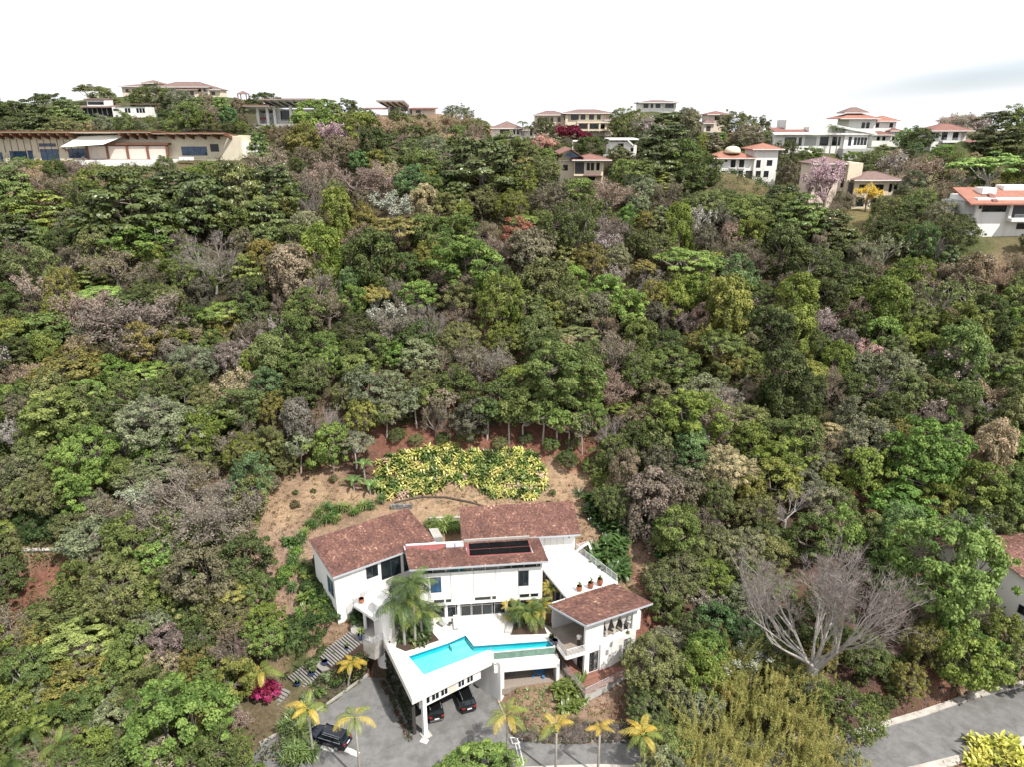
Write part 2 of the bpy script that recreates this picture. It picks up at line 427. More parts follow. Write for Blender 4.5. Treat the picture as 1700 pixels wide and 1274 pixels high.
ANCH = [
    # driveway, road, foreground
    (-30, 40, -3), (0, 40, -3), (30, 40, -3), (-60, 30, -4), (70, 40, -2), (0, 52, -.6), (-18, 54, -.2), (-10, 54, -.2), (12, 53, -.8), (30, 53, -.8),
    (-24, 58, 0), (-21.5, 63.5, 0), (-17.3, 69.0, 0), (-15.6, 68.6, 0), (-9.4, 60, 0), (-2, 62, 0), (-1.5, 57.5, 0), (5, 58, 0), (12, 58, 0), (22, 58.5, 0),
    (36, 58.5, 0), (48, 61.6, 0), (60, 65.5, 0), (75, 69, .4), (110, 77, 1.5), (36, 61.0, .12), (46, 64.4, .12), (60, 68.6, .2), (-15, 62, 0), (-2.2, 65.5, 0),
    (-12, 69.2, 0), (-4.4, 69.2, 0), (-2.2, 66.0, 0), (45, 56.8, 0), (60, 62, .1), (60, 55, -.5), (0, 60.3, 0),
    # planted bank under the pool wing and pavilion
    (0.5, 61.2, .25), (4, 60.8, .25), (8, 60.6, .3), (11.5, 60.8, .3), (15, 61, .3), (4, 62, 1.0), (8, 61.8, .9), (12, 62.2, .8), (0.6, 63.5, .9), (-1.0, 65.2, 1.3), (-.6, 64.2, .7), (1, 65.8, 1.75), (5, 66.3, 1.75),
    (6.3, 67.8, 1.6), (4.6, 69.6, 1.8), (-1, 69.4, 1.8), (-1.4, 67.4, 1.75), (9, 64, 1.2), (7, 65.6, 1.4), (15, 68, 1.6), (9, 68, 1.4), (12, 66, 1.4), (17, 71.5, 2.4), (20, 66, 1.2), (26, 64, .8), (19, 62, .5),
    # under the house
    (-12, 72.6, 5.4), (-4, 73, 5.4), (4, 73.6, 5.4), (4, 78, 5.5), (-12, 76, 5.6), (6, 75, 5.4), (11, 74, 4.6), (13, 71, 3.6), (15.2, 72.5, 4.2), (13.8, 76.5, 6.6), (10, 81.5, 7.8), (9.4, 84.5, 8.8),
    (9.3, 87, 9.4), (0, 87, 9.6), (-6, 86.4, 9.4), (-9, 85.6, 8.4), (-13, 87.4, 9.6), (-10, 82, 7.0), (-16, 80, 7.4), (-19, 86, 9.4), (-25, 81, 8.6), (-26.5, 78, 7.8), (-23.5, 73, 6.8), (-20.6, 72, 5.8),
    # stairs and left bank
    (-19.4, 70.4, 4.9), (-18.2, 69.2, 4.4), (-22.2, 68.8, 2.7), (-21, 67.5, 2.3), (-25.4, 66.6, .6), (-24.4, 65.2, .4), (-19.3, 68.4, 2.0), (-22, 65.8, .5), (-28, 64, .6), (-30, 62, .3), (-24, 71, 5.0), (-28, 70, 4.2), (-32, 66, 2.0), (-33, 74, 6.4), (-30, 80, 8.8),
    (-36, 60, .3), (-42, 66, 2), (-48, 60, .3), (-45, 52, -1.5), (-60, 52, -1.5), (-42, 76, 6), (-56, 76, 6.5), (-56, 81, 9.0), (-44, 84, 9.0), (-70, 70, 4), (-80, 82, 9), (-60, 64, 2), (-100, 80, 9), (-100, 60, 2),
    # right side
    (20, 78, 5.5), (18.5, 83, 7.5), (16, 88, 9.2), (24, 86, 7.0), (30, 78, 4.6), (36, 72, 2.9), (36, 84, 6.2), (44, 80, 5.0), (52, 78, 4.6), (52, 88, 8.0), (44, 94, 9.6), (30, 94, 9.8), (64, 76, 3.5), (64, 88, 8.5), (76, 80, 4.0), (90, 86, 6), (110, 90, 8), (57, 72.5, 2.2), (46, 69, 2.0),
    # bank behind the house and forest slope
    (-8, 90, 9.9), (6, 90.5, 10.0), (-18, 91.5, 10.4), (-17, 95.5, 11.2), (-7, 95.2, 11.5), (4, 95.8, 11.4), (10, 93, 10.4), (-16, 101, 16.0), (-7, 102, 16.4), (3, 101.5, 15.8), (-7, 105, 18.6), (-18, 104, 17.6), (6, 104.5, 17.6), (13, 99, 13.2), (-26, 92, 11.2), (-28, 100, 14.5),
    (-40, 95, 13.4), (-60, 98, 17), (-85, 100, 20), (-120, 100, 20), (-40, 108, 20), (-65, 112, 24), (-95, 115, 28), (22, 104, 14.6), (36, 106, 14), (52, 104, 13), (70, 104, 14), (95, 106, 15), (125, 106, 16),
    (-100, 135, 37), (-70, 135, 35), (-40, 132, 32), (-10, 130, 29), (20, 130, 26), (45, 128, 23), (70, 128, 23.5), (95, 128, 25), (130, 128, 28),
    (-110, 165, 48), (-75, 165, 47.5), (-40, 160, 43.5), (-10, 158, 41), (20, 158, 38), (50, 156, 35), (80, 154, 36), (110, 152, 39), (140, 152, 42),
    (-20, 185, 51.0), (20, 182, 47), (55, 180, 44), (-45, 188, 53), (0, 205, 54), (30, 208, 54), (60, 204, 50), (-15, 222, 56.5), (10, 232, 57), (-40, 215, 57), (-70, 205, 55), (-110, 205, 55), (-150, 190, 53), (-150, 240, 62), (-110, 240, 61), (-90, 270, 66), (-140, 290, 70),
    (-60, 255, 63), (-25, 255, 60), (120, 190, 50), (140, 210, 52), (170, 200, 50), (150, 250, 59), (190, 250, 60), (100, 262, 58), (75, 265, 59), (200, 150, 42), (-200, 150, 40), (-200, 250, 64), (200, 330, 58), (-220, 330, 66), (-160, 330, 70),
    (-60, 320, 60), (0, 310, 52), (60, 320, 52), (120, 330, 50), (0, 400, 22), (-200, 430, 30), (200, 430, 25), (-300, 300, 50), (300, 300, 50), (-300, 100, 20), (300, 100, 15), (-300, 30, -5), (300, 30, -5), (0, 20, -6), (-300, 520, 0), (300, 520, 0), (0, 520, 0), (-300, 10, -8), (300, 10, -8), (0, 8, -8),
]
HPOS = {}
for k, (px, py, t, w, dep) in HOUSES.items():
    x, y, z = rp(px, py, t)
    HPOS[k] = (x, y, z)
    for u in (-w / 2, w / 2):
        for v in (-1.5, dep):
            ANCH.append((x + u, y + v, z - 0.25))
_seen, AP = set(), []
for a in ANCH:
    k = (round(a[0]), round(a[1]))
    if k in _seen: continue
    _seen.add(k); AP.append(a)
_r = delaunay_2d_cdt([Vector((a[0], a[1])) for a in AP], [], [], 0, 1e-4)
TV = np.array([(v.x, v.y) for v in _r[0]])
TZ = np.array([AP[i[0]][2] if len(i) else 0.0 for i in _r[3]])

def axis(lo, hi, flo, fhi, fine, coarse):
    a = list(np.arange(lo, flo, coarse)) + list(np.arange(flo, fhi, fine)) + list(np.arange(fhi, hi + coarse, coarse))
    return np.array(a)
GX = axis(-297, 297, -46, 72, 0.5, 3.0)
GY = axis(11, 516, 51, 108, 0.5, 3.0)
XX, YY = np.meshgrid(GX, GY)
ZZ = np.zeros_like(XX)
for f in _r[2]:
    (x1, y1), (x2, y2), (x3, y3) = TV[f[0]], TV[f[1]], TV[f[2]]
    i0, i1 = np.searchsorted(GX, min(x1, x2, x3)), np.searchsorted(GX, max(x1, x2, x3), 'right')
    j0, j1 = np.searchsorted(GY, min(y1, y2, y3)), np.searchsorted(GY, max(y1, y2, y3), 'right')
    if i1 <= i0 or j1 <= j0: continue
    X, Y = XX[j0:j1, i0:i1], YY[j0:j1, i0:i1]
    den = (y2 - y3) * (x1 - x3) + (x3 - x2) * (y1 - y3)
    if abs(den) < 1e-9: continue
    a = ((y2 - y3) * (X - x3) + (x3 - x2) * (Y - y3)) / den
    b = ((y3 - y1) * (X - x3) + (x1 - x3) * (Y - y3)) / den
    c = 1 - a - b
    ok = (a > -1e-6) & (b > -1e-6) & (c > -1e-6)
    Z = a * TZ[f[0]] + b * TZ[f[1]] + c * TZ[f[2]]
    ZZ[j0:j1, i0:i1][ok] = Z[ok]
for _ in range(2):
    P_ = np.pad(ZZ, 1, mode='edge')
    ZZ = (P_[:-2, 1:-1] + P_[2:, 1:-1] + P_[1:-1, :-2] + P_[1:-1, 2:] + 2 * ZZ) / 6
# small lumps, none on the paved ground
def lump(x, y, s, seed):
    r = np.random.default_rng(seed); o = np.zeros_like(x)
    for k in range(6):
        a, p, q = r.uniform(0, 6.28), r.uniform(0, 6.28), s * r.uniform(.6, 1.6)
        o += np.sin((x * math.cos(a) + y * math.sin(a)) / q + p)
    return o / 6

def inside(poly, x, y):
    x, y = np.asarray(x), np.asarray(y)
    r = np.zeros(np.broadcast(x, y).shape, bool)
    n = len(poly)
    for i in range(n):
        (x1, y1), (x2, y2) = poly[i], poly[(i + 1) % n]
        if y1 == y2: continue
        r ^= ((y1 > y) != (y2 > y)) & (x < (x2 - x1) * (y - y1) / (y2 - y1) + x1)
    return r

DRIVE = [(-30, 52), (-27, 59.5), (-23.5, 62.6), (-21.0, 65.2), (-17.3, 69.8), (-15.4, 69.6), (-4.1, 69.6), (-1.75, 66.0), (-0.6, 62.6), (0.0, 61.0), (0.9, 60.2), (4.1, 59.9),
         (8, 59.9), (11.6, 60.0), (16, 59.7), (26, 60.0), (36.3, 60.45), (40.8, 61.8), (46.5, 63.6), (53.6, 66.2), (58.5, 67.5), (64, 68.9), (80, 72.3), (112, 79.5), (112, 73.0), (80, 66.4), (64, 62.6), (56.7, 60.6),
         (48.9, 58.3), (42.7, 56.7), (37.6, 55.5), (25, 55.6), (13.6, 56.6), (8.8, 56.75), (2.8, 56.5), (-0.8, 56.3), (-5, 53), (-14, 51)]
paved = inside(DRIVE, XX, YY)
amp = np.where((YY > 104) | (np.abs(XX) > 40), 0.5, 0.14)
amp = np.where(paved | ((XX > -26) & (XX < 16) & (YY < 86) & (YY > 58)), 0.0, amp)
ZZ = ZZ + amp * lump(XX, YY, 2.2, 5) + np.where(YY > 104, .7, 0) * lump(XX, YY, 6.0, 6)
_road = np.where(XX > 62, (XX - 62) * 0.026, 0.0)
ZZ = np.where(paved, np.minimum(_road - 0.02, ZZ * 0 + _road - 0.02), ZZ)

# keep the earth below the stairs and let it rise evenly from the paved edge
def seg_dist(poly, X, Y, m):
    o = np.full(X.shape, 1e9)
    for i in range(len(poly)):
        (x1, y1), (x2, y2) = poly[i], poly[(i + 1) % len(poly)]
        dx, dy = x2 - x1, y2 - y1
        t = np.clip(((X - x1) * dx + (Y - y1) * dy) / (dx * dx + dy * dy), 0, 1)
        o = np.minimum(o, np.hypot(X - x1 - t * dx, Y - y1 - t * dy))
    return o
near = (~paved) & (XX > -30) & (XX < 60) & (YY > 54) & (YY < 72) & ~((XX > -17) & (XX < -2.4) & (YY > 68))
dist = seg_dist(DRIVE, XX, YY, None)
ZZ = np.where(near & (dist < 6), np.minimum(ZZ, -.02 + .75 * np.where(XX > 24, np.maximum(dist - 1.0, 0), dist)), ZZ)
_a, _b = Vector((-26.4, 67.4)), Vector((-18.2, 70.15))
_d = (_b - _a); _l = _d.length; _d.normalize()
_t = (XX - _a.x) * _d.x + (YY - _a.y) * _d.y; _s = -(XX - _a.x) * _d.y + (YY - _a.y) * _d.x
_h = .40 + np.clip(_t / _l, 0, 1) * 4.3
ZZ = np.where((_t > -1) & (_t < _l) & (np.abs(_s) < 1.9), np.minimum(ZZ, _h), ZZ)
_bank = np.minimum(_h - .25 - .55 * np.maximum(-_s - 1.3, 0), .9 * dist)
ZZ = np.where((_t > .3) & (_t < _l - .6) & (_s <= -1.2) & (_s > -5) & ~paved, np.maximum(ZZ, _bank), ZZ)

def ground(x, y):
    i = int(np.clip(np.searchsorted(GX, x) - 1, 0, len(GX) - 2)); j = int(np.clip(np.searchsorted(GY, y) - 1, 0, len(GY) - 2))
    a = (x - GX[i]) / (GX[i + 1] - GX[i]); b = (y - GY[j]) / (GY[j + 1] - GY[j])
    a, b = min(max(a, 0), 1), min(max(b, 0), 1)
    return float((ZZ[j, i] * (1 - a) + ZZ[j, i + 1] * a) * (1 - b) + (ZZ[j + 1, i] * (1 - a) + ZZ[j + 1, i + 1] * a) * b)

def hit(px, py, hgt=0.0, t0=50.0, t1=420.0, step=0.8):
    """where the photograph's ray meets a surface hgt metres above the ground"""
    d = ray(px, py); t = t0; prev = None
    while t < t1:
        x, y, z = d[0] * t, d[1] * t, CAM_H + d[2] * t
        g = z - ground(x, y) - hgt
        if g <= 0:
            if prev is not None:
                t -= step * (-g) / (prev - g) if prev - g else 0
            x, y = d[0] * t, d[1] * t
            return (x, y, ground(x, y)), t
        prev = g; t += step
    return None, None

# ground colour by what lies there: tan dry grass, red earth, leaf litter, green cover
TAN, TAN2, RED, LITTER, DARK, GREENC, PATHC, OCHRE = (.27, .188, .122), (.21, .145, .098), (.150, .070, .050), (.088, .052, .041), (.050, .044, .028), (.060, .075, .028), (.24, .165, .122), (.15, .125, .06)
SEEDS = [(470, 850, TAN), (520, 820, TAN), (600, 830, TAN), (690, 830, TAN), (560, 800, TAN2), (480, 800, TAN2), (500, 770, RED), (440, 770, LITTER), (450, 900, PATHC), (480, 920, PATHC), (440, 950, PATHC), (490, 1005, PATHC), (500, 1040, PATHC), (470, 1050, TAN2), (530, 850, TAN2), (580, 860, TAN2),
         (740, 790, TAN), (800, 830, TAN), (860, 835, TAN), (920, 805, TAN), (940, 840, TAN), (960, 810, TAN), (980, 850, TAN), (980, 885, TAN2), (1010, 905, PATHC), (1040, 915, PATHC), (1050, 900, TAN2), (1060, 950, TAN2), (1040, 990, TAN2), (1070, 1010, RED), (1070, 1040, RED),
         (700, 720, RED), (660, 725, RED), (760, 715, RED), (830, 725, RED), (880, 730, RED), (930, 745, RED), (975, 760, RED), (970, 735, RED), (1010, 770, RED), (640, 800, RED), (600, 790, LITTER), (760, 760, RED), (860, 770, RED),
         (1030, 800, LITTER), (1060, 770, LITTER), (1100, 800, LITTER), (1000, 730, LITTER), (1160, 830, LITTER), (1100, 860, LITTER), (1440, 830, RED), (1480, 800, TAN2), (1510, 800, TAN2), (1420, 850, LITTER), (1470, 870, LITTER), (1400, 960, LITTER), (1450, 980, LITTER), (1430, 1030, LITTER), (1500, 1060, LITTER), (1530, 1080, LITTER), (1480, 1100, LITTER), (1450, 1190, LITTER), (1500, 1180, LITTER), (1580, 1145, RED), (1350, 1150, LITTER), (1600, 1160, TAN2), (1640, 1135, TAN2), (1690, 1120, OCHRE), (1600, 1245, TAN2), (1550, 1268, TAN2), (1680, 1225, GREENC), (1680, 1080, TAN2),
         (40, 980, RED), (80, 970, RED), (120, 950, RED), (30, 1005, RED), (100, 1010, TAN2), (60, 900, TAN2), (30, 880, DARK), (100, 880, GREENC), (60, 850, GREENC), (20, 920, TAN2), (150, 900, LITTER), (60, 1040, TAN2),
         (560, 1060, TAN2), (600, 1110, LITTER), (560, 1130, DARK), (590, 1140, GREENC), (540, 1080, TAN2), (510, 1100, GREENC), (860, 1150, TAN2), (900, 1160, TAN2), (880, 1190, TAN2), (930, 1190, TAN2), (960, 1180, PATHC), (990, 1170, PATHC), (1000, 1195, TAN2), (860, 1220, LITTER), (950, 1215, DARK), (1020, 1190, LITTER), (1060, 1170, DARK),
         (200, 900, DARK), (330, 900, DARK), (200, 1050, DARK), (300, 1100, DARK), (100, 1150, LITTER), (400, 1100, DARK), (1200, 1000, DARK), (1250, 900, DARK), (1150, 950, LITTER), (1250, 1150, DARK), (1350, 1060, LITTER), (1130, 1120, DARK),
         (1440, 365, OCHRE), (1470, 375, OCHRE), (1415, 385, OCHRE), (1500, 330, OCHRE), (1620, 420, GREENC), (1640, 440, TAN2), (1590, 410, GREENC), (460, 225, GREENC), (490, 235, GREENC), (330, 175, GREENC), (360, 180, GREENC), (1180, 225, GREENC), (1160, 240, GREENC), (60, 275, TAN2), (700, 205, TAN2), (760, 215, TAN2), (640, 205, TAN2), (1520, 245, GREENC), (270, 190, GREENC), (240, 210, GREENC), (20, 272, GREENC), (150, 275, GREENC), (120, 300, TAN2)]
SDP, SDC = [], []
for px, py, c in SEEDS:
    p, t = hit(px, py)
    if p: SDP.append((p[0], p[1])); SDC.append(c)
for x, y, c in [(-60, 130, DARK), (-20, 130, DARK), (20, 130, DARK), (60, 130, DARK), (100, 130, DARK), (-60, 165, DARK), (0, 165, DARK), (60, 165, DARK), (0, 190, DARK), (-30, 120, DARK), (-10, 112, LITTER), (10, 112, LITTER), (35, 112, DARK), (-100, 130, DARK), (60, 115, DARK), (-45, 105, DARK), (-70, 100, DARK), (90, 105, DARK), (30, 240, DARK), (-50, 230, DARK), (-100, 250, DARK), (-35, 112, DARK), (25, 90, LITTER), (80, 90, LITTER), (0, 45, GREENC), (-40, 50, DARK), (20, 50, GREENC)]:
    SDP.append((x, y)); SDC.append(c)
SDP, SDC = np.array(SDP), np.array(SDC)
wx, wy = XX + 1.6 * lump(XX, YY, 1.1, 21), YY + 1.6 * lump(XX, YY, 1.1, 22)
acc, wsum = np.zeros(XX.shape + (3,)), np.zeros(XX.shape)
for (sx, sy), c in zip(SDP, SDC):
    w = 1.0 / ((wx - sx) ** 2 + (wy - sy) ** 2 + 0.6) ** 2.2
    acc += w[..., None] * c; wsum += w
GC = acc / wsum[..., None]

def terrain_material():
    m, N, L = new_mat('earth_and_litter')
    out = N.new('ShaderNodeOutputMaterial'); b = N.new('ShaderNodeBsdfPrincipled'); L.new(b.outputs[0], out.inputs[0])
    b.inputs['Roughness'].default_value = 0.95; b.inputs['Specular IOR Level'].default_value = 0.1
    a = N.new('ShaderNodeAttribute'); a.attribute_name = 'cover'
    tc = N.new('ShaderNodeTexCoord')
    src = a.outputs['Color']
    for sc, lo, hi in ((0.35, 0.75, 1.25), (2.2, 0.65, 1.35), (9.0, 0.7, 1.3)):
        n = N.new('ShaderNodeTexNoise'); n.inputs['Scale'].default_value = sc; n.inputs['Detail'].default_value = 7; n.inputs['Roughness'].default_value = 0.7
        L.new(tc.outputs['Object'], n.inputs['Vector'])
        r = N.new('ShaderNodeMapRange'); r.inputs['From Min'].default_value = .3; r.inputs['From Max'].default_value = .7; r.inputs['To Min'].default_value = lo; r.inputs['To Max'].default_value = hi
        L.new(n.outputs['Fac'], r.inputs['Value'])
        v = N.new('ShaderNodeVectorMath'); v.operation = 'SCALE'; L.new(src, v.inputs[0]); L.new(r.outputs[0], v.inputs['Scale']); src = v.outputs[0]
    # scraps of green and of dry leaf
    n = N.new('ShaderNodeTexNoise'); n.inputs['Scale'].default_value = 0.9; n.inputs['Detail'].default_value = 9; n.inputs['Roughness'].default_value = .75
    L.new(tc.outputs['Object'], n.inputs['Vector'])
    r = N.new('ShaderNodeMapRange'); r.inputs['From Min'].default_value = .56; r.inputs['From Max'].default_value = .66; r.inputs['To Max'].default_value = .55
    L.new(n.outputs['Fac'], r.inputs['Value'])
    mx = N.new('ShaderNodeMix'); mx.data_type = 'RGBA'; L.new(r.outputs[0], mx.inputs['Factor']); L.new(src, mx.inputs['A']); mx.inputs['B'].default_value = (.10, .085, .04, 1)
    L.new(mx.outputs['Result'], b.inputs['Base Color'])
    bp = N.new('ShaderNodeBump'); bp.inputs['Strength'].default_value = .7; bp.inputs['Distance'].default_value = .15
    n2 = N.new('ShaderNodeTexNoise'); n2.inputs['Scale'].default_value = 4; n2.inputs['Detail'].default_value = 8; L.new(tc.outputs['Object'], n2.inputs['Vector'])
    L.new(n2.outputs['Fac'], bp.inputs['Height']); L.new(bp.outputs[0], b.inputs['Normal'])
    return m
M['terrain'] = terrain_material()
ny, nx = XX.shape
tm = bpy.data.meshes.new('ground')
idx = np.arange(nx * ny).reshape(ny, nx)
quads = np.stack([idx[:-1, :-1], idx[:-1, 1:], idx[1:, 1:], idx[1:, :-1]], -1).reshape(-1, 4)
# skirt far out to the horizon
ring_in = list(idx[0, :]) + list(idx[1:, -1]) + list(idx[-1, -2::-1]) + list(idx[-2:0:-1, 0])
co = np.stack([XX, YY, ZZ], -1).reshape(-1, 3)
ro = []
for k in ring_in:
    x, y, z = co[k]; d = np.array([x, y - 150.0]); d = d / np.linalg.norm(d)
    ro.append((x + d[0] * 2200, y + d[1] * 2200, -60.0))
base = len(co); co = np.vstack([co, np.array(ro)])
nr = len(ring_in)
sk = [(ring_in[k], base + k, base + (k + 1) % nr, ring_in[(k + 1) % nr]) for k in range(nr)]
tm.from_pydata(co.tolist(), [], quads.tolist() + sk)
ca = tm.attributes.new('cover', 'FLOAT_COLOR', 'POINT')
cc = np.ones((len(co), 4)); cc[:base, :3] = GC.reshape(-1, 3); cc[base:, :3] = (.06, .07, .035)
ca.data.foreach_set('color', cc.ravel())
tm.materials.append(M['terrain'])
tm.polygons.foreach_set('use_smooth', [True] * len(tm.polygons))
ter = bpy.data.objects.new('ground', tm); COL.objects.link(ter)
tag(ter, 'dry tan and red earth hillside with leaf litter', kind='structure')

# ------------------------------------------------------------------ paving
def sheet(name, poly, z, m, label, zf=None):
    b = MB(); pts = [Vector((p[0], p[1], 0)) for p in poly]
    for t in tessellate_polygon([pts]):
        A, B, C = (pts[i] for i in t)
        if (B - A).cross(C - A).z < 0: t = t[::-1]
        b.face([(pts[i].x, pts[i].y, (zf(pts[i].x) if zf else 0) + z) for i in t])
    return tag(b.build(name, m), label, kind='structure')
def roadz(x): return (x - 62) * 0.026 if x > 62 else 0.0
sheet('driveway', [p for p in DRIVE if p[0] < 17 ] [:15] + [(16, 59.7), (16, 56.3)] + [(13.6, 56.6), (8.8, 56.75), (2.8, 56.5), (-0.8, 56.3), (-5, 53), (-14, 51)], 0.012, M['asphalt'], 'grey asphalt driveway in front of the carport')
sheet('road', [(16, 59.7), (26, 60.0), (36.3, 60.45), (40.8, 61.8), (46.5, 63.6), (53.6, 66.2), (58.5, 67.5), (64, 68.9), (80, 72.3), (112, 79.5), (112, 73.0), (80, 66.4), (64, 62.6), (56.7, 60.6), (48.9, 58.3), (42.7, 56.7), (37.6, 55.5), (25, 55.6), (16, 56.3)], 0.010, M['asphalt'], 'grey asphalt road climbing to the right', roadz)
def strip(name, pts, w, h, m, label, z0=-0.1):
    """kerb of real height along a line; offset to the left of its direction"""
    b = MB()
    L_ = []
    for i, p in enumerate(pts):
        a, c = Vector(pts[max(i - 1, 0)]), Vector(pts[min(i + 1, len(pts) - 1)])
        d = (c - a).normalized(); n = Vector((-d.y, d.x))
        L_.append((p, (p[0] + n.x * w, p[1] + n.y * w)))
    for i in range(len(pts) - 1):
        (a, b1), (c, d1) = L_[i], L_[i + 1]
        za, zc = roadz(a[0]), roadz(c[0])
        b.hexa([(a[0], a[1], z0 + za), (c[0], c[1], z0 + zc), (d1[0], d1[1], z0 + zc), (b1[0], b1[1], z0 + za),
                (a[0], a[1], h + za), (c[0], c[1], h + zc), (d1[0], d1[1], h + zc), (b1[0], b1[1], h + za)])
    return tag(b.build(name, m), label, kind='structure')
far_k = [(30, 60.15), (36.3, 60.45), (40.8, 61.8), (46.5, 63.6), (53.6, 66.2), (58.5, 67.5), (64, 68.9), (80, 72.3), (112, 79.5)]
near_k = [(112, 72.4), (80, 65.8), (64, 62.0), (56.7, 60.0), (48.9, 57.7), (42.7, 56.1), (37.6, 54.9), (30, 55.0)]
strip('kerb', far_k, 0.75, 0.13, M['kerb'], 'pale kerb on the far side of the road')
strip('kerb', near_k[::-1], 0.95, 0.13, M['kerb'], 'pale broad kerb on the near side of the road')
strip('kerb', [(-0.8, 56.2), (2.8, 56.4), (8.8, 56.65), (13.6, 56.5)], 0.35, 0.16, M['kerb'], 'pale kerb at the near edge of the driveway')
strip('kerb', [(-27, 59.5), (-23.5, 62.6), (-21.0, 65.2), (-17.3, 69.8)], 0.22, 0.3, M['concrete'], 'low kerb between driveway and planted bank by the stairs')
strip('kerb', [(-1.75, 66.0), (-0.6, 62.6), (0.0, 61.0), (0.9, 60.2), (4.1, 59.9), (8, 59.9), (11.6, 60.0), (16, 59.7)][::-1], -0.18, 0.14, M['concrete'], 'dark kerb along the planted bank under the pool')
def outline(name, poly, w, z, label):
    b = MB(); n = len(poly)
    for i in range(n):
        a, c = Vector(poly[i]), Vector(poly[(i + 1) % n]); d = (c - a).normalized(); q = Vector((-d.y, d.x)) * w / 2; e = d * w / 2
        b.face([(*(a - e - q), z + i * .0006), (*(c + e - q), z + i * .0006), (*(c + e + q), z + i * .0006), (*(a - e + q), z + i * .0006)])
    return tag(b.build(name, M['line']), label, kind='structure')
outline('painted_line', [(-0.15, 60.55), (0.55, 60.55), (0.78, 59.85), (0.08, 59.75)], 0.12, 0.018, 'white painted box on the driveway')
outline('painted_line', [(0.36, 59.7), (0.72, 59.7), (1.25, 57.0), (0.89, 57.0)], 0.10, 0.018, 'long white painted bar on the driveway')

# ------------------------------------------------------------------ roof tiles
def tile_material():
    m, N, L = new_mat('mottled_clay_tile')
    out = N.new('ShaderNodeOutputMaterial'); b = N.new('ShaderNodeBsdfPrincipled'); L.new(b.outputs[0], out.inputs[0])
    b.inputs['Roughness'].default_value = .8; b.inputs['Specular IOR Level'].default_value = .2
    a = N.new('ShaderNodeAttribute'); a.attribute_name = 'var'
    tc = N.new('ShaderNodeTexCoord'); n = N.new('ShaderNodeTexNoise'); n.inputs['Scale'].default_value = .55; n.inputs['Detail'].default_value = 6
    L.new(tc.outputs['Object'], n.inputs['Vector'])
    ad = N.new('ShaderNodeMath'); ad.operation = 'MULTIPLY_ADD'; ad.inputs[1].default_value = .9
    L.new(n.outputs['Fac'], ad.inputs[0])
    sb = N.new('ShaderNodeMath'); sb.operation = 'MULTIPLY_ADD'; sb.inputs[1].default_value = .7; sb.inputs[2].default_value = -.32
    L.new(a.outputs['Fac'], sb.inputs[0]); L.new(sb.outputs[0], ad.inputs[2])
    r = N.new('ShaderNodeValToRGB'); e = r.color_ramp.elements
    e[0].position = .1; e[0].color = (.090, .048, .042, 1)
    e[1].position = .95; e[1].color = (.52, .36, .28, 1)
    for p, c in ((.38, (.148, .079, .066, 1)), (.6, (.207, .108, .086, 1)), (.78, (.30, .172, .128, 1))):
        q = e.new(p); q.color = c
    L.new(ad.outputs[0], r.inputs[0]); L.new(r.outputs[0], b.inputs['Base Color'])
    return m
M['tile'] = tile_material()

def tile_field(b, FL, FR, BR, BL, rows, cols, seed=1, skip=None, lift=0.03):
    """overlapping barrel tiles on the plane FL FR BR BL (front edge first); skip(u, v) leaves tiles out"""
    r = random.Random(seed)
    FL, FR, BR, BL = map(Vector, (FL, FR, BR, BL))
    nrm = (FR - FL).cross(BL - FL).normalized()
    def P(u, v, h): return tuple((FL * (1 - u) + FR * u) * (1 - v) + (BL * (1 - u) + BR * u) * v + nrm * h)
    for j in range(rows):
        off = 0.5 if j % 2 else 0.0
        for i in range(cols):
            u0, u1 = i / cols, (i + 1) / cols
            v0, v1 = j / rows - 0.25 / rows, (j + 1) / rows
            if skip and skip((u0 + u1) / 2, (v0 + v1) / 2): continue
            um = (u0 + u1) / 2; a = min(max(r.gauss(.5, .2), 0), 1); g = r.uniform(-.006, .012)
            h0, h1 = lift + .035 + g, lift - .005
            n = len(b.V)
            b.V.extend([P(u0, v0, h0), P(um, v0, h0 + .055), P(u1, v0, h0), P(u0, v1, h1), P(um, v1, h1 + .05), P(u1, v1, h1), P(u0, v0, 0), P(um, v0, 0.02), P(u1, v0, 0)])
            for f in ((0, 1, 4, 3), (1, 2, 5, 4), (6, 7, 1, 0), (7, 8, 2, 1)):
                b.F.append(tuple(n + k for k in f)); b.A.append(a); b.mi.append(0)

def slab_between(b, FL, FR, BR, BL, th):
    b.hexa([(p[0], p[1], p[2] - th) for p in (FL, FR, BR, BL)] + [tuple(p) for p in (FL, FR, BR, BL)])

def tiled_roof(parent, FL, FR, BR, BL, rows, cols, seed, skip=None, th=0.16, trim=True):
    b = MB(); slab_between(b, FL, FR, BR, BL, th)
    rf = b.build('roof', M['trim'], parent)
    t = MB(); tile_field(t, FL, FR, BR, BL, rows, cols, seed, skip)
    tag(t.build('roof_tiles', M['tile'], rf), kind='stuff')
    if trim:
        g = MB(); C = [Vector(p) for p in (FL, FR)]
        d = (C[1] - C[0]).normalized(); o = Vector((d.y, -d.x, 0)) * .12
        g.hexa([tuple(C[0] + Vector((0, 0, -.2))), tuple(C[0] + o + Vector((0, 0, -.2))), tuple(C[1] + o + Vector((0, 0, -.2))), tuple(C[1] + Vector((0, 0, -.2)))][::-1] +
               [tuple(C[0] + Vector((0, 0, .02))), tuple(C[0] + o + Vector((0, 0, .02))), tuple(C[1] + o + Vector((0, 0, .02))), tuple(C[1] + Vector((0, 0, .02)))][::-1])
        g.build('gutter', M['trim'], rf)
    return rf

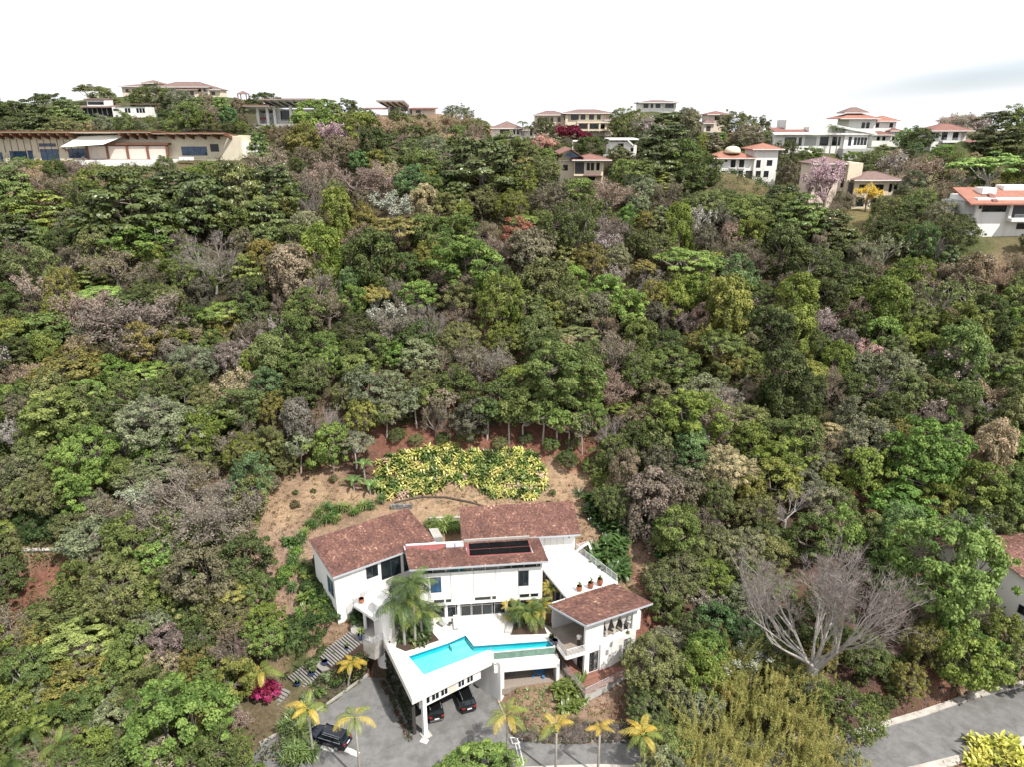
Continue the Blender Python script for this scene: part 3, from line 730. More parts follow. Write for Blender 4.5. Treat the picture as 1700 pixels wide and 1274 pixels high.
def window(parent, fr, u0, u1, z0, z1, v, mull=1, fm='frame_dark', gm='glass', trans=None, name='window', depth=.1, fw=.07):
    """framed window standing 3 cm proud of the wall at v (outside is towards -v)"""
    b = MB()
    b.box(fr, u0, u1, v - .05, v + depth, z0, z0 + fw); b.box(fr, u0, u1, v - .05, v + depth, z1 - fw, z1)
    n = mull + 1
    for k in range(n + 1):
        c = u0 + (u1 - u0 - fw) * k / n
        b.box(fr, c, c + fw, v - .047, v + depth, z0 + fw, z1 - fw)
    if trans:
        b.box(fr, u0 + fw, u1 - fw, v - .044, v + depth, trans - fw / 2, trans + fw / 2)
    w = b.build(name, M[fm], parent)
    for k in range(n):
        c0 = u0 + (u1 - u0 - fw) * k / n + fw; c1 = u0 + (u1 - u0 - fw) * (k + 1) / n
        MB().box(fr, c0, c1, v - .02, v + .02, z0 + fw, z1 - fw).build('pane', M[gm], w)
    return w

def railing(parent, pts, h=.95, rails=5, every=1.3, m='rail', name='railing', r=.018, posts=True):
    b = MB()
    for (p, q) in zip(pts[:-1], pts[1:]):
        p, q = Vector(p), Vector(q); L = (q - p).length; n = max(1, round(L / every))
        if posts:
            for k in range(n + 1):
                c = p.lerp(q, k / n); b.tube([c, c + Vector((0, 0, h))], r * 1.3, 5)
        for k in range(rails):
            z = h * (k + 1) / rails
            b.tube([p + Vector((0, 0, z)), q + Vector((0, 0, z))], r if k < rails - 1 else r * 1.5, 4)
    return b.build(name, M[m], parent)

def poly_px(pts, z): return [at(a, b, z)[:2] for a, b in pts]
def Z1(a, b): return (480 + a / 5.309, 820 + b / 5.309)
def Z2(a, b): return (780 + a / 5.309, 820 + b / 5.309)
def Z3(a, b): return (480 + a / 5.222, 1030 + b / 5.222)
def Z4(a, b): return (780 + a / 5.222, 1030 + b / 5.222)

D, U = 5.8, 8.9
villa = thing('villa', (-3, 78, 5.4), 'white two storey hillside villa with red brown clay tile roofs behind the pool', 'house')
LW = Frame(*at(552.5, 957.5, 12.9)[:2], 35)
FA = Frame(-9.04, 72.58, 6.2)

# ---- left wing
z_at = lambda v: 12.8 + (v / 7.2) * 1.2
b = MB()
b.prism([LW(.2, .25)[:2], LW(12.9, .25)[:2], LW(12.9, 6.9)[:2], LW(.2, 6.9)[:2]], 4.6, [z_at(.25) - .16, z_at(.25) - .16, z_at(6.9) - .16, z_at(6.9) - .16])
b.build('wall', M['white'], villa)
tiled_roof(villa, LW(-.1, -.1, z_at(0)), LW(13.6, -.1, z_at(0)), LW(13.6, 7.3, z_at(7.3)), LW(-.1, 7.3, z_at(7.3)), 34, 74, 3)
window(villa, LW, 4.2, 5.75, 10.6, 12.2, .25)
window(villa, LW, 6.15, 8.8, 9.7, 12.35, .25, 1, name='sliding_door')
window(villa, LW, 9.2, 11.9, 9.7, 12.35, .25, 1, name='sliding_door')
SIDE = Frame(*LW(.2, 6.9)[:2], 35 - 90)       # left gable wall: u runs towards the front, outside at -v
window(villa, SIDE, 4.3, 6.2, 9.2, 11.6, 0, 1, fm='frame_grey', gm='blue_glass')
MB().box(LW, 12.55, 12.87, .17, .45, 5.4, 12.6).build('column', M['white'], villa)

# ---- main block, front
zf, zb = 13.85, 13.2
rf_ = lambda v: zf + (v + .7) / 6.1 * (zb - zf)
b = MB()
b.prism([FA(-1.95, .35)[:2], FA(12.6, .35)[:2], FA(12.6, 5.2)[:2], FA(-1.95, 5.2)[:2]], [8.9] * 4, [13.5, 13.5, 12.9, 12.9])
b.build('wall', M['white'], villa)
seams = [-1.95, -.95, 1.76, 4.45, 7.15, 9.85, 12.62]
for p, q in zip(seams[:-1], seams[1:]):                  # facade panels with open joints
    e = MB()
    if p < -.8 and q > 1:      # panel with the left window
        w0, w1 = -.68, .62
    elif p > 9: w0, w1 = 9.95, 11.1
    else: w0 = None
    if p == -.95:
        w0, w1, y0, y1 = -.68, .62, 9.9, 12.1
    elif p == 9.85:
        w0, w1, y0, y1 = 9.92, 11.12, 10.03, 12.24
    if w0 is None:
        e.box(FA, p + .025, q - .025, 0, .33, 8.88, 12.62)
    else:
        if w0 > p + .1: e.box(FA, p + .025, w0, 0, .33, 8.88, 12.62)
        else: w0 = p + .025
        e.box(FA, w1, q - .025, 0, .33, 8.88, 12.62)
        e.box(FA, w0, w1, .002, .33, 8.88, y0); e.box(FA, w0, w1, .002, .33, y1, 12.62)
    e.build('wall_panel', M['white'], villa)
window(villa, FA, -.68, .62, 9.9, 12.1, .08, 1, gm='blue_glass')
window(villa, FA, 9.92, 11.12, 10.03, 12.24, .08, 1)
# clerestory: slanting glass band under the eave
c = MB(); c.box(FA, -1.92, 12.55, .2, .32, 12.63, 12.70)
cl = c.build('clerestory', M['frame_grey'], villa)
MB().hexa([FA(-1.9, .1, 12.63), FA(12.5, .1, 12.63), FA(12.5, .3, 12.63), FA(-1.9, .3, 12.63), FA(-1.9, -.15, 13.66), FA(12.5, -.15, 13.66), FA(12.5, .3, 13.66), FA(-1.9, .3, 13.66)]).build('pane', M['glass'], cl)
for k in range(10):
    u = -1.9 + k * 1.55
    MB().hexa([FA(u, .02, 12.63), FA(u + .06, .02, 12.63), FA(u + .06, .3, 12.63), FA(u, .3, 12.63), FA(u, -.25, 13.68), FA(u + .06, -.25, 13.68), FA(u + .06, .3, 13.68), FA(u, .3, 13.68)]).build('mullion', M['frame_grey'], cl)
# slit windows and beam below the panels
b = MB(); b.box(FA, -1.95, 12.6, .10, .6, 7.95, 8.40); b.build('beam', M['white'], villa)
MB().box(FA, -1.95, 12.6, .06, .7, 8.40, 8.875).build('slit_wall', M['white'], villa)
for u0, u1 in ((-.3, .9), (1.1, 1.75), (4.6, 6.5), (6.7, 7.15), (10.05, 11.2), (11.4, 12.3)):
    MB().box(FA, u0, u1, .03, .055, 8.45, 8.84).build('slit_window', M['glass'], villa)
# ground floor
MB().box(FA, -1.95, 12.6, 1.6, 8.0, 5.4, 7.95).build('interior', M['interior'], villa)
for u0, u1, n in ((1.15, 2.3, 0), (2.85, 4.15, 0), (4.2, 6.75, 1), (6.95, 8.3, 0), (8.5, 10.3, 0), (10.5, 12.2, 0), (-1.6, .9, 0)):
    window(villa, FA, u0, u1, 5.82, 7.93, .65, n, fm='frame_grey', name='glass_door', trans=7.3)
for u in (2.45, 8.32, .93, 12.25):
    MB().box(FA, u, u + .34, .45, .85, 5.8, 7.95).build('column', M['white'], villa)
MB().box(FA, 12.6, 12.85, .36, 5.2, 5.4, 12.85).build('side_wall', M['white'], villa)
# front roof, red membrane behind it, solar panels
FL_, FR_, BR_, BL_ = FA(-3.0, -.7, zf), FA(13.4, -.7, zf), FA(13.1, 5.4, zb), FA(-3.9, 5.4, zb)
def red_part(u, v): return u < .43 and v > .80 + .07 * math.sin(u * 23)
rf = tiled_roof(villa, FL_, FR_, BR_, BL_, 26, 84, 5, skip=lambda u, v: (red_part(u, v)) or (.435 < u < .915 and .36 < v < .93))
b = MB(); slab_between(b, FA(-3.5, 3.9, rf_(3.9) + .035), FA(4.2, 3.9, rf_(3.9) + .035), FA(4.2, 5.3, rf_(5.3) + .035), FA(-3.7, 5.3, rf_(5.3) + .035), .05)
b.build('roof_membrane', M['red_membrane'], rf)
b = MB(); slab_between(b, FA(3.9, 1.5, rf_(1.5) + .04), FA(11.75, 1.5, rf_(1.5) + .04), FA(11.75, 5.0, rf_(5.0) + .04), FA(3.9, 5.0, rf_(5.0) + .04), .05)
b.build('solar_bed', M['red_membrane'], rf)
for (v0, v1) in ((1.7, 3.1), (3.35, 4.75)):
    for k in range(3):
        u0 = 4.2 + k * 2.48; p = MB()
        slab_between(p, FA(u0, v0, rf_(v0) + .14), FA(u0 + 2.44, v0, rf_(v0) + .14), FA(u0 + 2.44, v1, rf_(v1) + .14), FA(u0, v1, rf_(v1) + .14), .06)
        p.build('solar_panel', M['solar'], villa)
for k in range(2):
    u0 = 1.35 + k * 1.15; p = MB()
    slab_between(p, FA(u0, 4.1, rf_(4.1) + .16), FA(u0 + 1.05, 4.1, rf_(4.1) + .16), FA(u0 + 1.05, 5.1, rf_(5.1) + .16), FA(u0, 5.1, rf_(5.1) + .16), .12)
    p.build('skylight', M['trim'], villa)
b = MB(); b.box(FA, 3.6, 11.9, 5.4, 5.6, 12.5, 13.55); b.build('parapet', M['concrete'], villa)
b = MB(); b.box(FA, -3.6, 3.6, 5.45, 5.65, 12.0, 13.3); b.build('parapet', M['white'], villa)
b = MB(); b.prism([FA(-.2, 7.9)[:2], FA(1.0, 7.9)[:2], FA(.4, 10.2)[:2], FA(-.8, 10.2)[:2]], 8.5, 12.6); b.build('concrete_block', M['concrete'], villa)
# ---- back block with its roof
MR = Frame(*at(766, 899, 11.9)[:2], 6.2)
mf, mb = 11.85, 13.9
mz = lambda v: mf + v / 5.2 * (mb - mf)
w_mr = 15.6
b = MB(); b.prism([MR(.4, .9)[:2], MR(w_mr - .5, .9)[:2], MR(w_mr - .5, 4.9)[:2], MR(.4, 4.9)[:2]], 6.5, [mz(.9) - .17, mz(.9) - .17, mz(4.9) - .17, mz(4.9) - .17])
b.build('wall', M['white'], villa)
tiled_roof(villa, MR(0, 0, mf), MR(w_mr, 0, mf), MR(w_mr, 5.2, mb), MR(0, 5.2, mb), 26, 82, 9)
w = window(villa, MR, 10.9, 13.6, 8.95, 11.2, .9, 2, fm='frame_grey', gm='blue_glass', name='glass_door')
cu = MB()
n_ = 44
for k in range(n_):
    u = 10.98 + 2.54 * k / n_; du = 2.54 / n_
    cu.face([MR(u, .873 - .006 * (k % 2), 9.0), MR(u + du, .873 - .006 * ((k + 1) % 2), 9.0), MR(u + du, .873 - .006 * ((k + 1) % 2), 11.1), MR(u, .873 - .006 * (k % 2), 11.1)], .5)
cu.build('drawn_curtain', M['curtain'], w)
MB().box(MR, 14.2, 14.36, .78, .9, 10.9, 11.2).build('wall_lamp', M['frame_dark'], villa)
# ---- rear terrace
TER = [(3.7, 79.6), MR(10.0, .9)[:2], MR(15.3, .9)[:2], (13.13, 76.2), (6.49, 73.24)]
b = MB(); b.prism(TER, U - .3, U); b.build('terrace_slab', M['terrace'], villa)
b = MB(); b.prism([(4.3, 79.2), (5.6, 81.2), (8.4, 82.2), (12.7, 76.2), (6.8, 73.7)], 4.6, U - .3); b.build('terrace_base', M['white'], villa)
t_dir = math.degrees(math.atan2(73.24 - 79.6, 6.49 - 3.7))
TS = Frame(3.7, 79.6, t_dir)
b = MB()
for k in range(4):
    window(villa, TS, .9 + k * 1.5, 2.2 + k * 1.5, 5.8, 8.3, .25, 0, fm='frame_grey')
railing(villa, [(*TER[2], U), (13.08, 76.28, U)], .95, 6, 1.1, 'white_clean')
railing(villa, [(3.75, 79.4, U), (6.45, 73.35, U)], .95, 1, .75, 'white_clean')
b = MB(); b.box(Frame(*TER[3], math.degrees(math.atan2(73.24 - 76.2, 6.49 - 13.13))), 0, 7.25, -.12, .12, U - .45, U + .06); b.build('terrace_edge', M['white'], villa)
b = MB(); b.tube([(8.2, 82.3, U + .1), (9.4, 83.0, U + .75), (10.2, 83.4, U + 1.0)], .16, 6); b.tube([(10.2, 83.4, U + 1.0), (10.7, 82.2, U + .0)], .14, 6); b.build('curved_parapet', M['white'], villa)
railing(villa, [(8.6, 83.0, U), (10.9, 84.2, U)], 1.0, 6, 1.2)

# ---- stair tower, balcony and porch on the left
tx, ty = at(*Z1(828, 930), 10.6)[:2]
b = MB(); b.lathe(tx, ty, [(1.2, 1.5), (1.2, 10.55), (1.08, 10.62), (0.05, 10.64)], 20); b.build('stair_tower', M['white'], villa)
BAL = poly_px([Z1(750, 1112), Z1(565, 988), Z1(700, 880), Z1(860, 840), Z1(960, 1000), Z1(830, 1080)], U)
b = MB(); b.prism(BAL, U - .28, U); b.build('balcony_slab', M['white'], villa)
railing(villa, [(*BAL[5], U), (*BAL[0], U), (*BAL[1], U), (*BAL[2], U)], .95, 6, 1.2)
PORCH = poly_px([Z3(535, 105), Z3(640, 185), Z3(735, 215), Z3(815, 170)], D) + [(-13.4, 72.6), (-17.0, 74.0), (-19.6, 72.6)]
b = MB(); b.prism(PORCH, 3.6, D); b.build('porch_slab', M['concrete'], villa)
railing(villa, [(*PORCH[1], D), (*PORCH[2], D), (*PORCH[3], D)], .95, 6, 1.0)
for px, py in (Z1(675, 1190), Z1(770, 1250)):
    x, y, _ = at(px, py, D); MB().lathe(x, y, [(.2, D), (.2, U - .28)], 12).build('column', M['white'], villa)
b = MB(); b.box(Frame(-18.0, 73.2, 12), 0, 4.5, 0, .3, 5.8, 8.7); b.build('porch_wall', M['grey'], villa)

# ------------------------------------------------------------------ pool terrace over the carport
def water_material():
    m, N, L = new_mat('pool_water')
    out = N.new('ShaderNodeOutputMaterial')
    tr = N.new('ShaderNodeBsdfTransparent'); tr.inputs[0].default_value = (.42, .92, .96, 1)
    gl = N.new('ShaderNodeBsdfGlossy'); gl.inputs['Roughness'].default_value = .03
    fr = N.new('ShaderNodeFresnel'); fr.inputs['IOR'].default_value = 1.33
    n = N.new('ShaderNodeTexNoise'); n.inputs['Scale'].default_value = 3.0; n.inputs['Detail'].default_value = 3
    tc = N.new('ShaderNodeTexCoord'); L.new(tc.outputs['Object'], n.inputs['Vector'])
    bp = N.new('ShaderNodeBump'); bp.inputs['Strength'].default_value = .15; bp.inputs['Distance'].default_value = .1
    L.new(n.outputs['Fac'], bp.inputs['Height']); L.new(bp.outputs[0], gl.inputs['Normal']); L.new(bp.outputs[0], fr.inputs['Normal'])
    mx = N.new('ShaderNodeMixShader'); L.new(fr.outputs[0], mx.inputs[0]); L.new(tr.outputs[0], mx.inputs[1]); L.new(gl.outputs[0], mx.inputs[2])
    L.new(mx.outputs[0], out.inputs[0]); return m
M['water'] = water_material()
M['pool_tile'] = mat('turquoise_pool_plaster', (.075, .58, .64), .5, .12, .5)
M['pool_band'] = mat('blue_waterline_tile', (.03, .27, .40), .3, .25, 6)
M['weir'] = mat('green_grey_weir_tile', (.13, .22, .18), .35, .25, 2.5, dirt=(.07, .11, .09), dirt_amt=.6)
M['dark_wall'] = mat('dark_or_shaded_stone', (.05, .048, .045), .9, .3, 2, .4, 9)  # near-black stone; on the flank wall this colour carries the shade

terrace = thing('pool_terrace', (-4, 68, 0), 'white pool terrace raised over an open carport on a slim pillar', 'terrace')
FLc, LBc, NT = at(*Z3(1065, 690), D)[:2], at(*Z3(812, 165), D)[:2], at(*Z4(190, 348), D)[:2]
WRc = at(*Z4(735, 235), D)[:2]
pool_poly = poly_px([Z3(1035, 318), Z3(1378, 203), Z3(1530, 135), Z4(36, 228), Z4(680, 183), Z4(735, 236)], D)
wG, wH = at(*Z4(207, 284), D)[:2], at(*Z3(1168, 478), D)[:2]
wG2 = at(*Z4(160, 262), D)[:2]
POOL = pool_poly + [wG, wG2, wH]
DECK = [FLc, NT, wG, pool_poly[5], (5.15, 68.7), (3.95, 72.0), FA(12.6, .9)[:2], FA(-3.6, .9)[:2], (-14.0, 72.4), LBc]
# pool outline as a hole: shift the two shared weir corners a hand's width inside
def shrink(p, q, k=.12):
    v = Vector(q) - Vector(p); v.normalize(); return (p[0] + v.x * k, p[1] + v.y * k)
cen = (-2, 67.9)
HOLE = [p if i not in (5, 6) else (p[0] + (-.05 if i == 5 else .05), p[1] + .1) for i, p in enumerate(POOL)]
b = MB(); b.slab_hole(DECK, HOLE, D)
n = len(DECK)
for i in range(n):
    p, q = DECK[i], DECK[(i + 1) % n]
    b.face([(*p, D - .75), (*q, D - .75), (*q, D), (*p, D)])
b.build('deck', M['deck'], terrace)
b = MB(); PB = [p for p in DECK]
for t in tessellate_polygon([[Vector((p[0], p[1], 0)) for p in PB]]):
    A, B_, C_ = (Vector((*PB[i], 0)) for i in t)
    if (B_ - A).cross(C_ - A).z > 0: t = t[::-1]
    b.face([(*PB[i], D - .745) for i in t])
b.build('soffit', M['white'], terrace)
# basin
b = MB(); k = len(HOLE); zb_ = 4.35
area = sum(HOLE[i][0] * HOLE[(i + 1) % k][1] - HOLE[(i + 1) % k][0] * HOLE[i][1] for i in range(k))
HP = HOLE if area > 0 else HOLE[::-1]
for i in range(k):
    p, q = HP[i], HP[(i + 1) % k]
    b.face([(*q, zb_), (*p, zb_), (*p, D - .005), (*q, D - .005)])
for t in tessellate_polygon([[Vector((p[0], p[1], 0)) for p in HP]]):
    A, B_, C_ = (Vector((*HP[i], 0)) for i in t)
    if (B_ - A).cross(C_ - A).z < 0: t = t[::-1]
    b.face([(*HP[i], zb_) for i in t])
basin = b.build('basin', M['pool_tile'], terrace)
b = MB()
for t in tessellate_polygon([[Vector((p[0], p[1], 0)) for p in HP]]):
    A, B_, C_ = (Vector((*HP[i], 0)) for i in t)
    if (B_ - A).cross(C_ - A).z < 0: t = t[::-1]
    b.face([(*HP[i], D - .09) for i in t])
b.build('water', M['water'], basin)
b = MB()
for i in range(k):
    p, q = Vector(HP[i]), Vector(HP[(i + 1) % k]); d_ = (q - p).normalized(); n_ = Vector((-d_.y, d_.x)) * .012
    b.face([(*(q + n_), D - .3), (*(p + n_), D - .3), (*(p + n_), D - .02), (*(q + n_), D - .02)])
b.build('waterline_tiles', M['pool_band'], basin)
# white bench step in the pool corner, coping line
PF = Frame(*pool_poly[0], math.degrees(math.atan2(pool_poly[1][1] - pool_poly[0][1], pool_poly[1][0] - pool_poly[0][0])))
L_ab = (Vector(pool_poly[1]) - Vector(pool_poly[0])).length
b = MB(); b.box(PF, L_ab + .15, L_ab + 2.0, -.75, -.1, 4.4, 5.6); b.build('bench_step', M['deck'], basin)
# weir wing: green tiled overflow wall, trough, outer beam, end wall
wd = Vector(pool_poly[5]) - Vector(wG); wa = math.degrees(math.atan2(wd.y, wd.x)); WL = wd.length
WF = Frame(*wG, wa)
MB().box(WF, .0, WL, -.06, .02, 4.85, D - .06).build('weir_wall', M['weir'], terrace)
MB().box(WF, -.1, WL + .35, -1.15, -.065, 4.55, 4.85).build('trough', M['white'], terrace)
MB().box(WF, -.1, WL + .35, -1.35, -1.15, 4.05, 5.0).build('beam', M['white'], terrace)
b = MB(); b.prism([WF(WL + .02, -1.35)[:2], WF(WL + .36, -1.35)[:2], WF(WL + .36, 1.2)[:2], WF(WL + .02, 1.2)[:2]], 1.2, 4.55); b.build('end_wall', M['white'], terrace)
b = MB()
nb = at(*Z4(240, 700), 0)[:2]; nk = at(*Z4(65, 580), 0)[:2]
CW = Frame(*nb, math.degrees(math.atan2(nk[1] - nb[1], nk[0] - nb[0])))
MB().box(CW, -.05, 5.4, -.5, 0, -.1, D - .76).build('carport_wall', M['white'], terrace)
MB().box(CW, -.55, -.05, -.55, .05, -.1, D - .2).build('carport_wall', M['white'], terrace)
# patio wall below the wing: curved, with dark openings
b = MB()
arc = [(-2.2, 69.9), (-.5, 69.6), (1.2, 69.7), (2.8, 70.2), (4.4, 71.2)]
for p, q in zip(arc[:-1], arc[1:]):
    b.prism([p, q, (q[0] - .1, q[1] + .4), (p[0] - .1, p[1] + .4)], 1.5, 5.0)
b.build('curved_wall', M['white'], terrace)
for (p, q, z0, z1) in ((arc[0], arc[1], 2.3, 4.3), (arc[1], arc[2], 3.2, 4.6)):
    f = Frame(*p, math.degrees(math.atan2(q[1] - p[1], q[0] - p[0]))); Lq = (Vector(q) - Vector(p)).length
    window(terrace, f, .15, Lq - .2, z0, z1, -.03, 1)
# slim front pillar, carport back wall with its band of windows
px_, py_ = at(707, 1222, 0)[:2]
FW0 = Frame(*FLc, math.degrees(math.atan2(LBc[1] - FLc[1], LBc[0] - FLc[0])))
f0 = Frame(*FLc, math.degrees(math.atan2(NT[1] - FLc[1], NT[0] - FLc[0])))
MB().box(Frame(px_, py_, f0.ang), -.22, .22, -.1, .34, -.05, D - .74).build('pillar', M['white'], terrace)
MB().box(Frame(px_, py_, f0.ang), -.45, .55, -.5, .6, -.05, .09).build('pillar_base', M['kerb'], terrace)
BWp = FW0(7.6, -.6)[:2]; BWq = CW(5.35, -.2)[:2]
BW = Frame(*BWp, math.degrees(math.atan2(BWq[1] - BWp[1], BWq[0] - BWp[0]))); BWL = (Vector(BWq) - Vector(BWp)).length
MB().box(BW, 0, BWL, 0, .3, -.1, D - .75).build('back_wall', M['white'], terrace)
MB().box(f0, 1.1, 8.9, .45, .62, 3.5, D - .76).build('hanging_wall', M['white'], terrace)
MB().box(f0, 1.1, 8.9, .62, 4.4, 3.5, 3.62).build('hanging_floor', M['grey'], terrace)
for k, (u0, u1) in enumerate(((1.35, 2.35), (2.5, 3.5), (3.65, 4.6), (5.85, 6.75), (7.0, 7.9))):
    window(terrace, f0, u0, u1, 3.72, 4.72, .45, 1, fm='white_clean')
MB().box(f0, 4.75, 5.7, .42, .45, 3.6, 4.9).build('brown_panel', M['pinkish'], terrace)
# ivy-clad flank wall, its shade painted into the dark colour
FW = Frame(*FLc, math.degrees(math.atan2(LBc[1] - FLc[1], LBc[0] - FLc[0])))
FWL = (Vector(LBc) - Vector(FLc)).length
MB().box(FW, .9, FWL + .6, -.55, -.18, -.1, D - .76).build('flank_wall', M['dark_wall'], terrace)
railing(terrace, [(*FW(.15, -.1)[:2], D), (*FW(FWL - .1, -.1)[:2], D)], 1.0, 5, 1.0, 'white_clean')
railing(terrace, [(*WF(-.35, -.2)[:2], D), (*WF(-.05, -.95)[:2], D - .1)], .9, 3, .8)
for u, v in ((1.3, .35),):
    MB().box(FW, FWL - 1.1, FWL - .75, -.62, -.35, D, D + .03).build('drain_cover', M['frame_dark'], terrace)

# gravel patio under the wing, planted terrace below
PAT = poly_px([Z4(258, 610), Z4(460, 572), Z4(720, 538), Z4(820, 500)], 1.8) + [(6.6, 69.6), (4.6, 71.2), (-2.2, 69.9), (-1.3, 66.3)]
b = MB(); b.prism(PAT, 1.0, 1.84); tag(b.build('patio', M['gravel']), 'speckled gravel patio under the pool wing', kind='structure')

# planting bed frames on the deck
BED_L = [at(*Z3(1010, 275), D)[:2], at(*Z3(1300, 180), D)[:2], at(*Z3(1235, 105), D)[:2], (-11.5, 72.3), (-13.3, 72.2), at(*Z3(925, 240), D)[:2]]
BED_R = [at(*Z2(360, 1250), D)[:2], at(*Z2(680, 1240), D)[:2], at(*Z2(640, 1140), D)[:2], FA(11.9, .55)[:2], FA(8.6, .5)[:2], at(*Z2(340, 1090), D)[:2]]
for bd in (BED_L, BED_R):
    b = MB(); b.prism(bd, D - .1, D + .1); tag(b.build('planting_bed', M['soil']), 'dark soil bed set in the pool deck', kind='structure')
bw = Frame(*at(*Z2(300, 1235), D)[:2], 80)
MB().box(bw, 0, 3.0, -.9, -.1, D - .1, D + .32).build('bed_wall', M['grey'], terrace)

# ------------------------------------------------------------------ pavilion
pav = thing('garden_pavilion', (11, 70, 1.5), 'open sided white pavilion with mottled tile roof and tied curtains beside the pool', 'pavilion')
P_B, P_R = at(*Z2(1020, 1165), 10.05), at(*Z2(1610, 967), 10.05)
P_L, P_T = at(*Z2(697, 985), 8.75), at(*Z2(1262, 790), 8.75)
PV = Frame(P_B[0], P_B[1], math.degrees(math.atan2(P_R[1] - P_B[1], P_R[0] - P_B[0])))
tiled_roof(pav, P_B, P_R, P_T, P_L, 24, 38, 13)
e = MB(); a_, c_ = Vector(P_B), Vector(P_L)
dd = (c_ - a_).normalized(); oo = Vector((-dd.y, dd.x, 0)) * .1
e.hexa([tuple(a_ + Vector((0, 0, -.22))), tuple(a_ + oo + Vector((0, 0, -.22))), tuple(c_ + oo + Vector((0, 0, -.22))), tuple(c_ + Vector((0, 0, -.22))),
        tuple(a_ + Vector((0, 0, .01))), tuple(a_ + oo + Vector((0, 0, .01))), tuple(c_ + oo + Vector((0, 0, .01))), tuple(c_ + Vector((0, 0, .01)))])
e.build('verge_board', M['trim'], pav)
v0 = .75
topz = lambda u, v: 10.05 - 1.3 * v / 6.0 - .2
b = MB()
b.box(PV, .55, 2.95, v0, v0 + .35, 2.3, topz(0, v0)); b.box(PV, 2.95, 7.0, v0, v0 + .35, 2.3, 6.5); b.box(PV, 7.0, 7.6, v0, v0 + .35, 2.3, topz(0, v0)); b.box(PV, 2.95, 7.0, v0, v0 + .35, 9.45, topz(0, v0))
b.build('front_wall', M['white'], pav)
MB().box(PV, 2.55, 5.75, v0 - .22, v0 - .003, 2.35, 6.1).build('wall_bay', M['white'], pav)
window(pav, PV, 1.2, 2.4, 2.5, 5.2, v0 + .02, 1, trans=4.4)
window(pav, PV, 5.85, 6.95, 2.55, 5.4, v0 + .02, 1, trans=4.6)
for u in (3.3, 5.2):
    MB().box(PV, u, u + .3, v0 - .33, v0 - .225, 4.4, 5.1).build('wall_lamp', M['frame_grey'], pav)
b = MB(); b.box(PV, 7.25, 7.6, v0 + .35, 6.2, 2.3, 6.6); b.box(PV, 7.25, 7.6, 5.4, 6.2, 6.6, 8.7); b.build('side_wall', M['white'], pav)
b = MB(); b.box(PV, .55, .9, v0 + .35, 5.2, 1.6, D - .3); b.build('lower_wall', M['white'], pav)
SW = Frame(*PV(.55, 5.2)[:2], PV.ang - 90)
window(pav, SW, 2.9, 4.1, 2.5, 5.0, 0, 1, fm='frame_dark')
b = MB(); b.box(PV, 7.65, 9.6, 2.6, 2.85, 3.2, 6.9); b.box(PV, 9.35, 9.6, 2.85, 5.4, 3.2, 6.9); b.build('stair_parapet', M['white'], pav)
bx, by = at(*Z2(790, 1140), D)[:2]
MB().box(Frame(bx, by, PV.ang), -.9, .9, .0, .4, D, 8.75).build('column', M['white'], pav)
MB().box(PV, -.9, 7.3, 5.7, 6.0, D, 8.55).build('rear_wall', M['grey'], pav)
FLO = [at(*Z4(1002, 275), D)[:2], at(*Z4(835, 322), D)[:2], at(*Z4(748, 200), D)[:2], (3.97, 72.0), PV(-.9, 5.9)[:2], PV(7.6, 5.9)[:2], PV(7.6, v0 + .1)[:2], PV(.6, v0 + .1)[:2]]
b = MB(); b.prism(FLO, D - .3, D + .012); b.build('floor', M['floor_stone'], pav)
b = MB()
for p, q in zip(FLO[:2], FLO[1:3]):
    f = Frame(*p, math.degrees(math.atan2(q[1] - p[1], q[0] - p[0]))); b.box(f, 0, (Vector(q) - Vector(p)).length, -.0, .12, D - .36, D + .05)
b.build('floor_edge', M['white'], pav)
railing(pav, [(*FLO[0], D), (*FLO[1], D), (*FLO[2], D)], .95, 5, .95)
# curtains: gathered and tied two thirds of the way down
for u, wid in ((3.5, 1.0), (4.6, 1.1), (5.75, .95), (6.6, .8)):
    b = MB(); N_ = 18; rows_ = [(9.42, 1.0), (8.9, .85), (8.2, .5), (7.55, .13), (7.35, .22), (7.0, .3), (6.55, .28)]
    for (za, wa_), (zb2, wb_) in zip(rows_[:-1], rows_[1:]):
        for i in range(N_):
            def Pq(i, z, w): s = i / N_ - .5; return PV(u + s * wid * w, v0 + .12 + .05 * math.sin(i * 2.4) * max(w, .3), z)
            b.face([Pq(i, zb2, wb_), Pq(i + 1, zb2, wb_), Pq(i + 1, za, wa_), Pq(i, za, wa_)])
    b.build('curtain', M['curtain'], pav, smooth=True)
# red-brown boardwalk with railing round the lower storey
BD = [at(*Z4(998, 655), 2.4)[:2], at(*Z4(800, 405), 2.4)[:2], PV(.55, 4.2)[:2], PV(.55, v0)[:2], PV(9.2, v0)[:2], PV(9.2, at(*Z4(1400, 350), 2.4)[1] * 0 - 1.0)[:2]]
b = MB(); b.prism(BD, 2.1, 2.36); b.build('boardwalk_frame', M['concrete'], pav)
b = MB(); b.prism([tuple(Vector(p) * .985 + Vector((9.5, 67.8)) * .015) for p in (BD[0], BD[1], BD[2], BD[3], BD[4], BD[5])], .3, 2.1); b.build('boardwalk_wall', M['grey'], pav)
b = MB(); pd = Frame(*BD[0], PV.ang)
ks = 0
for k in range(-2, 44):
    v_ = k * .16 - 1.2
    us = [u_ / 10 for u_ in range(-80, 130) if inside(BD, *pd(u_ / 10, v_ + .07)[:2])]
    if us and max(us) - min(us) > .3:
        b.box(pd, min(us), max(us) + .1, v_, v_ + .145, 2.36, 2.40, rnd.random())
tag(b.build('decking', M['wood'], pav), kind='stuff')
railing(pav, [(*BD[1], 2.38), (*BD[0], 2.38), (*BD[5], 2.38)], .95, 5, 1.1)

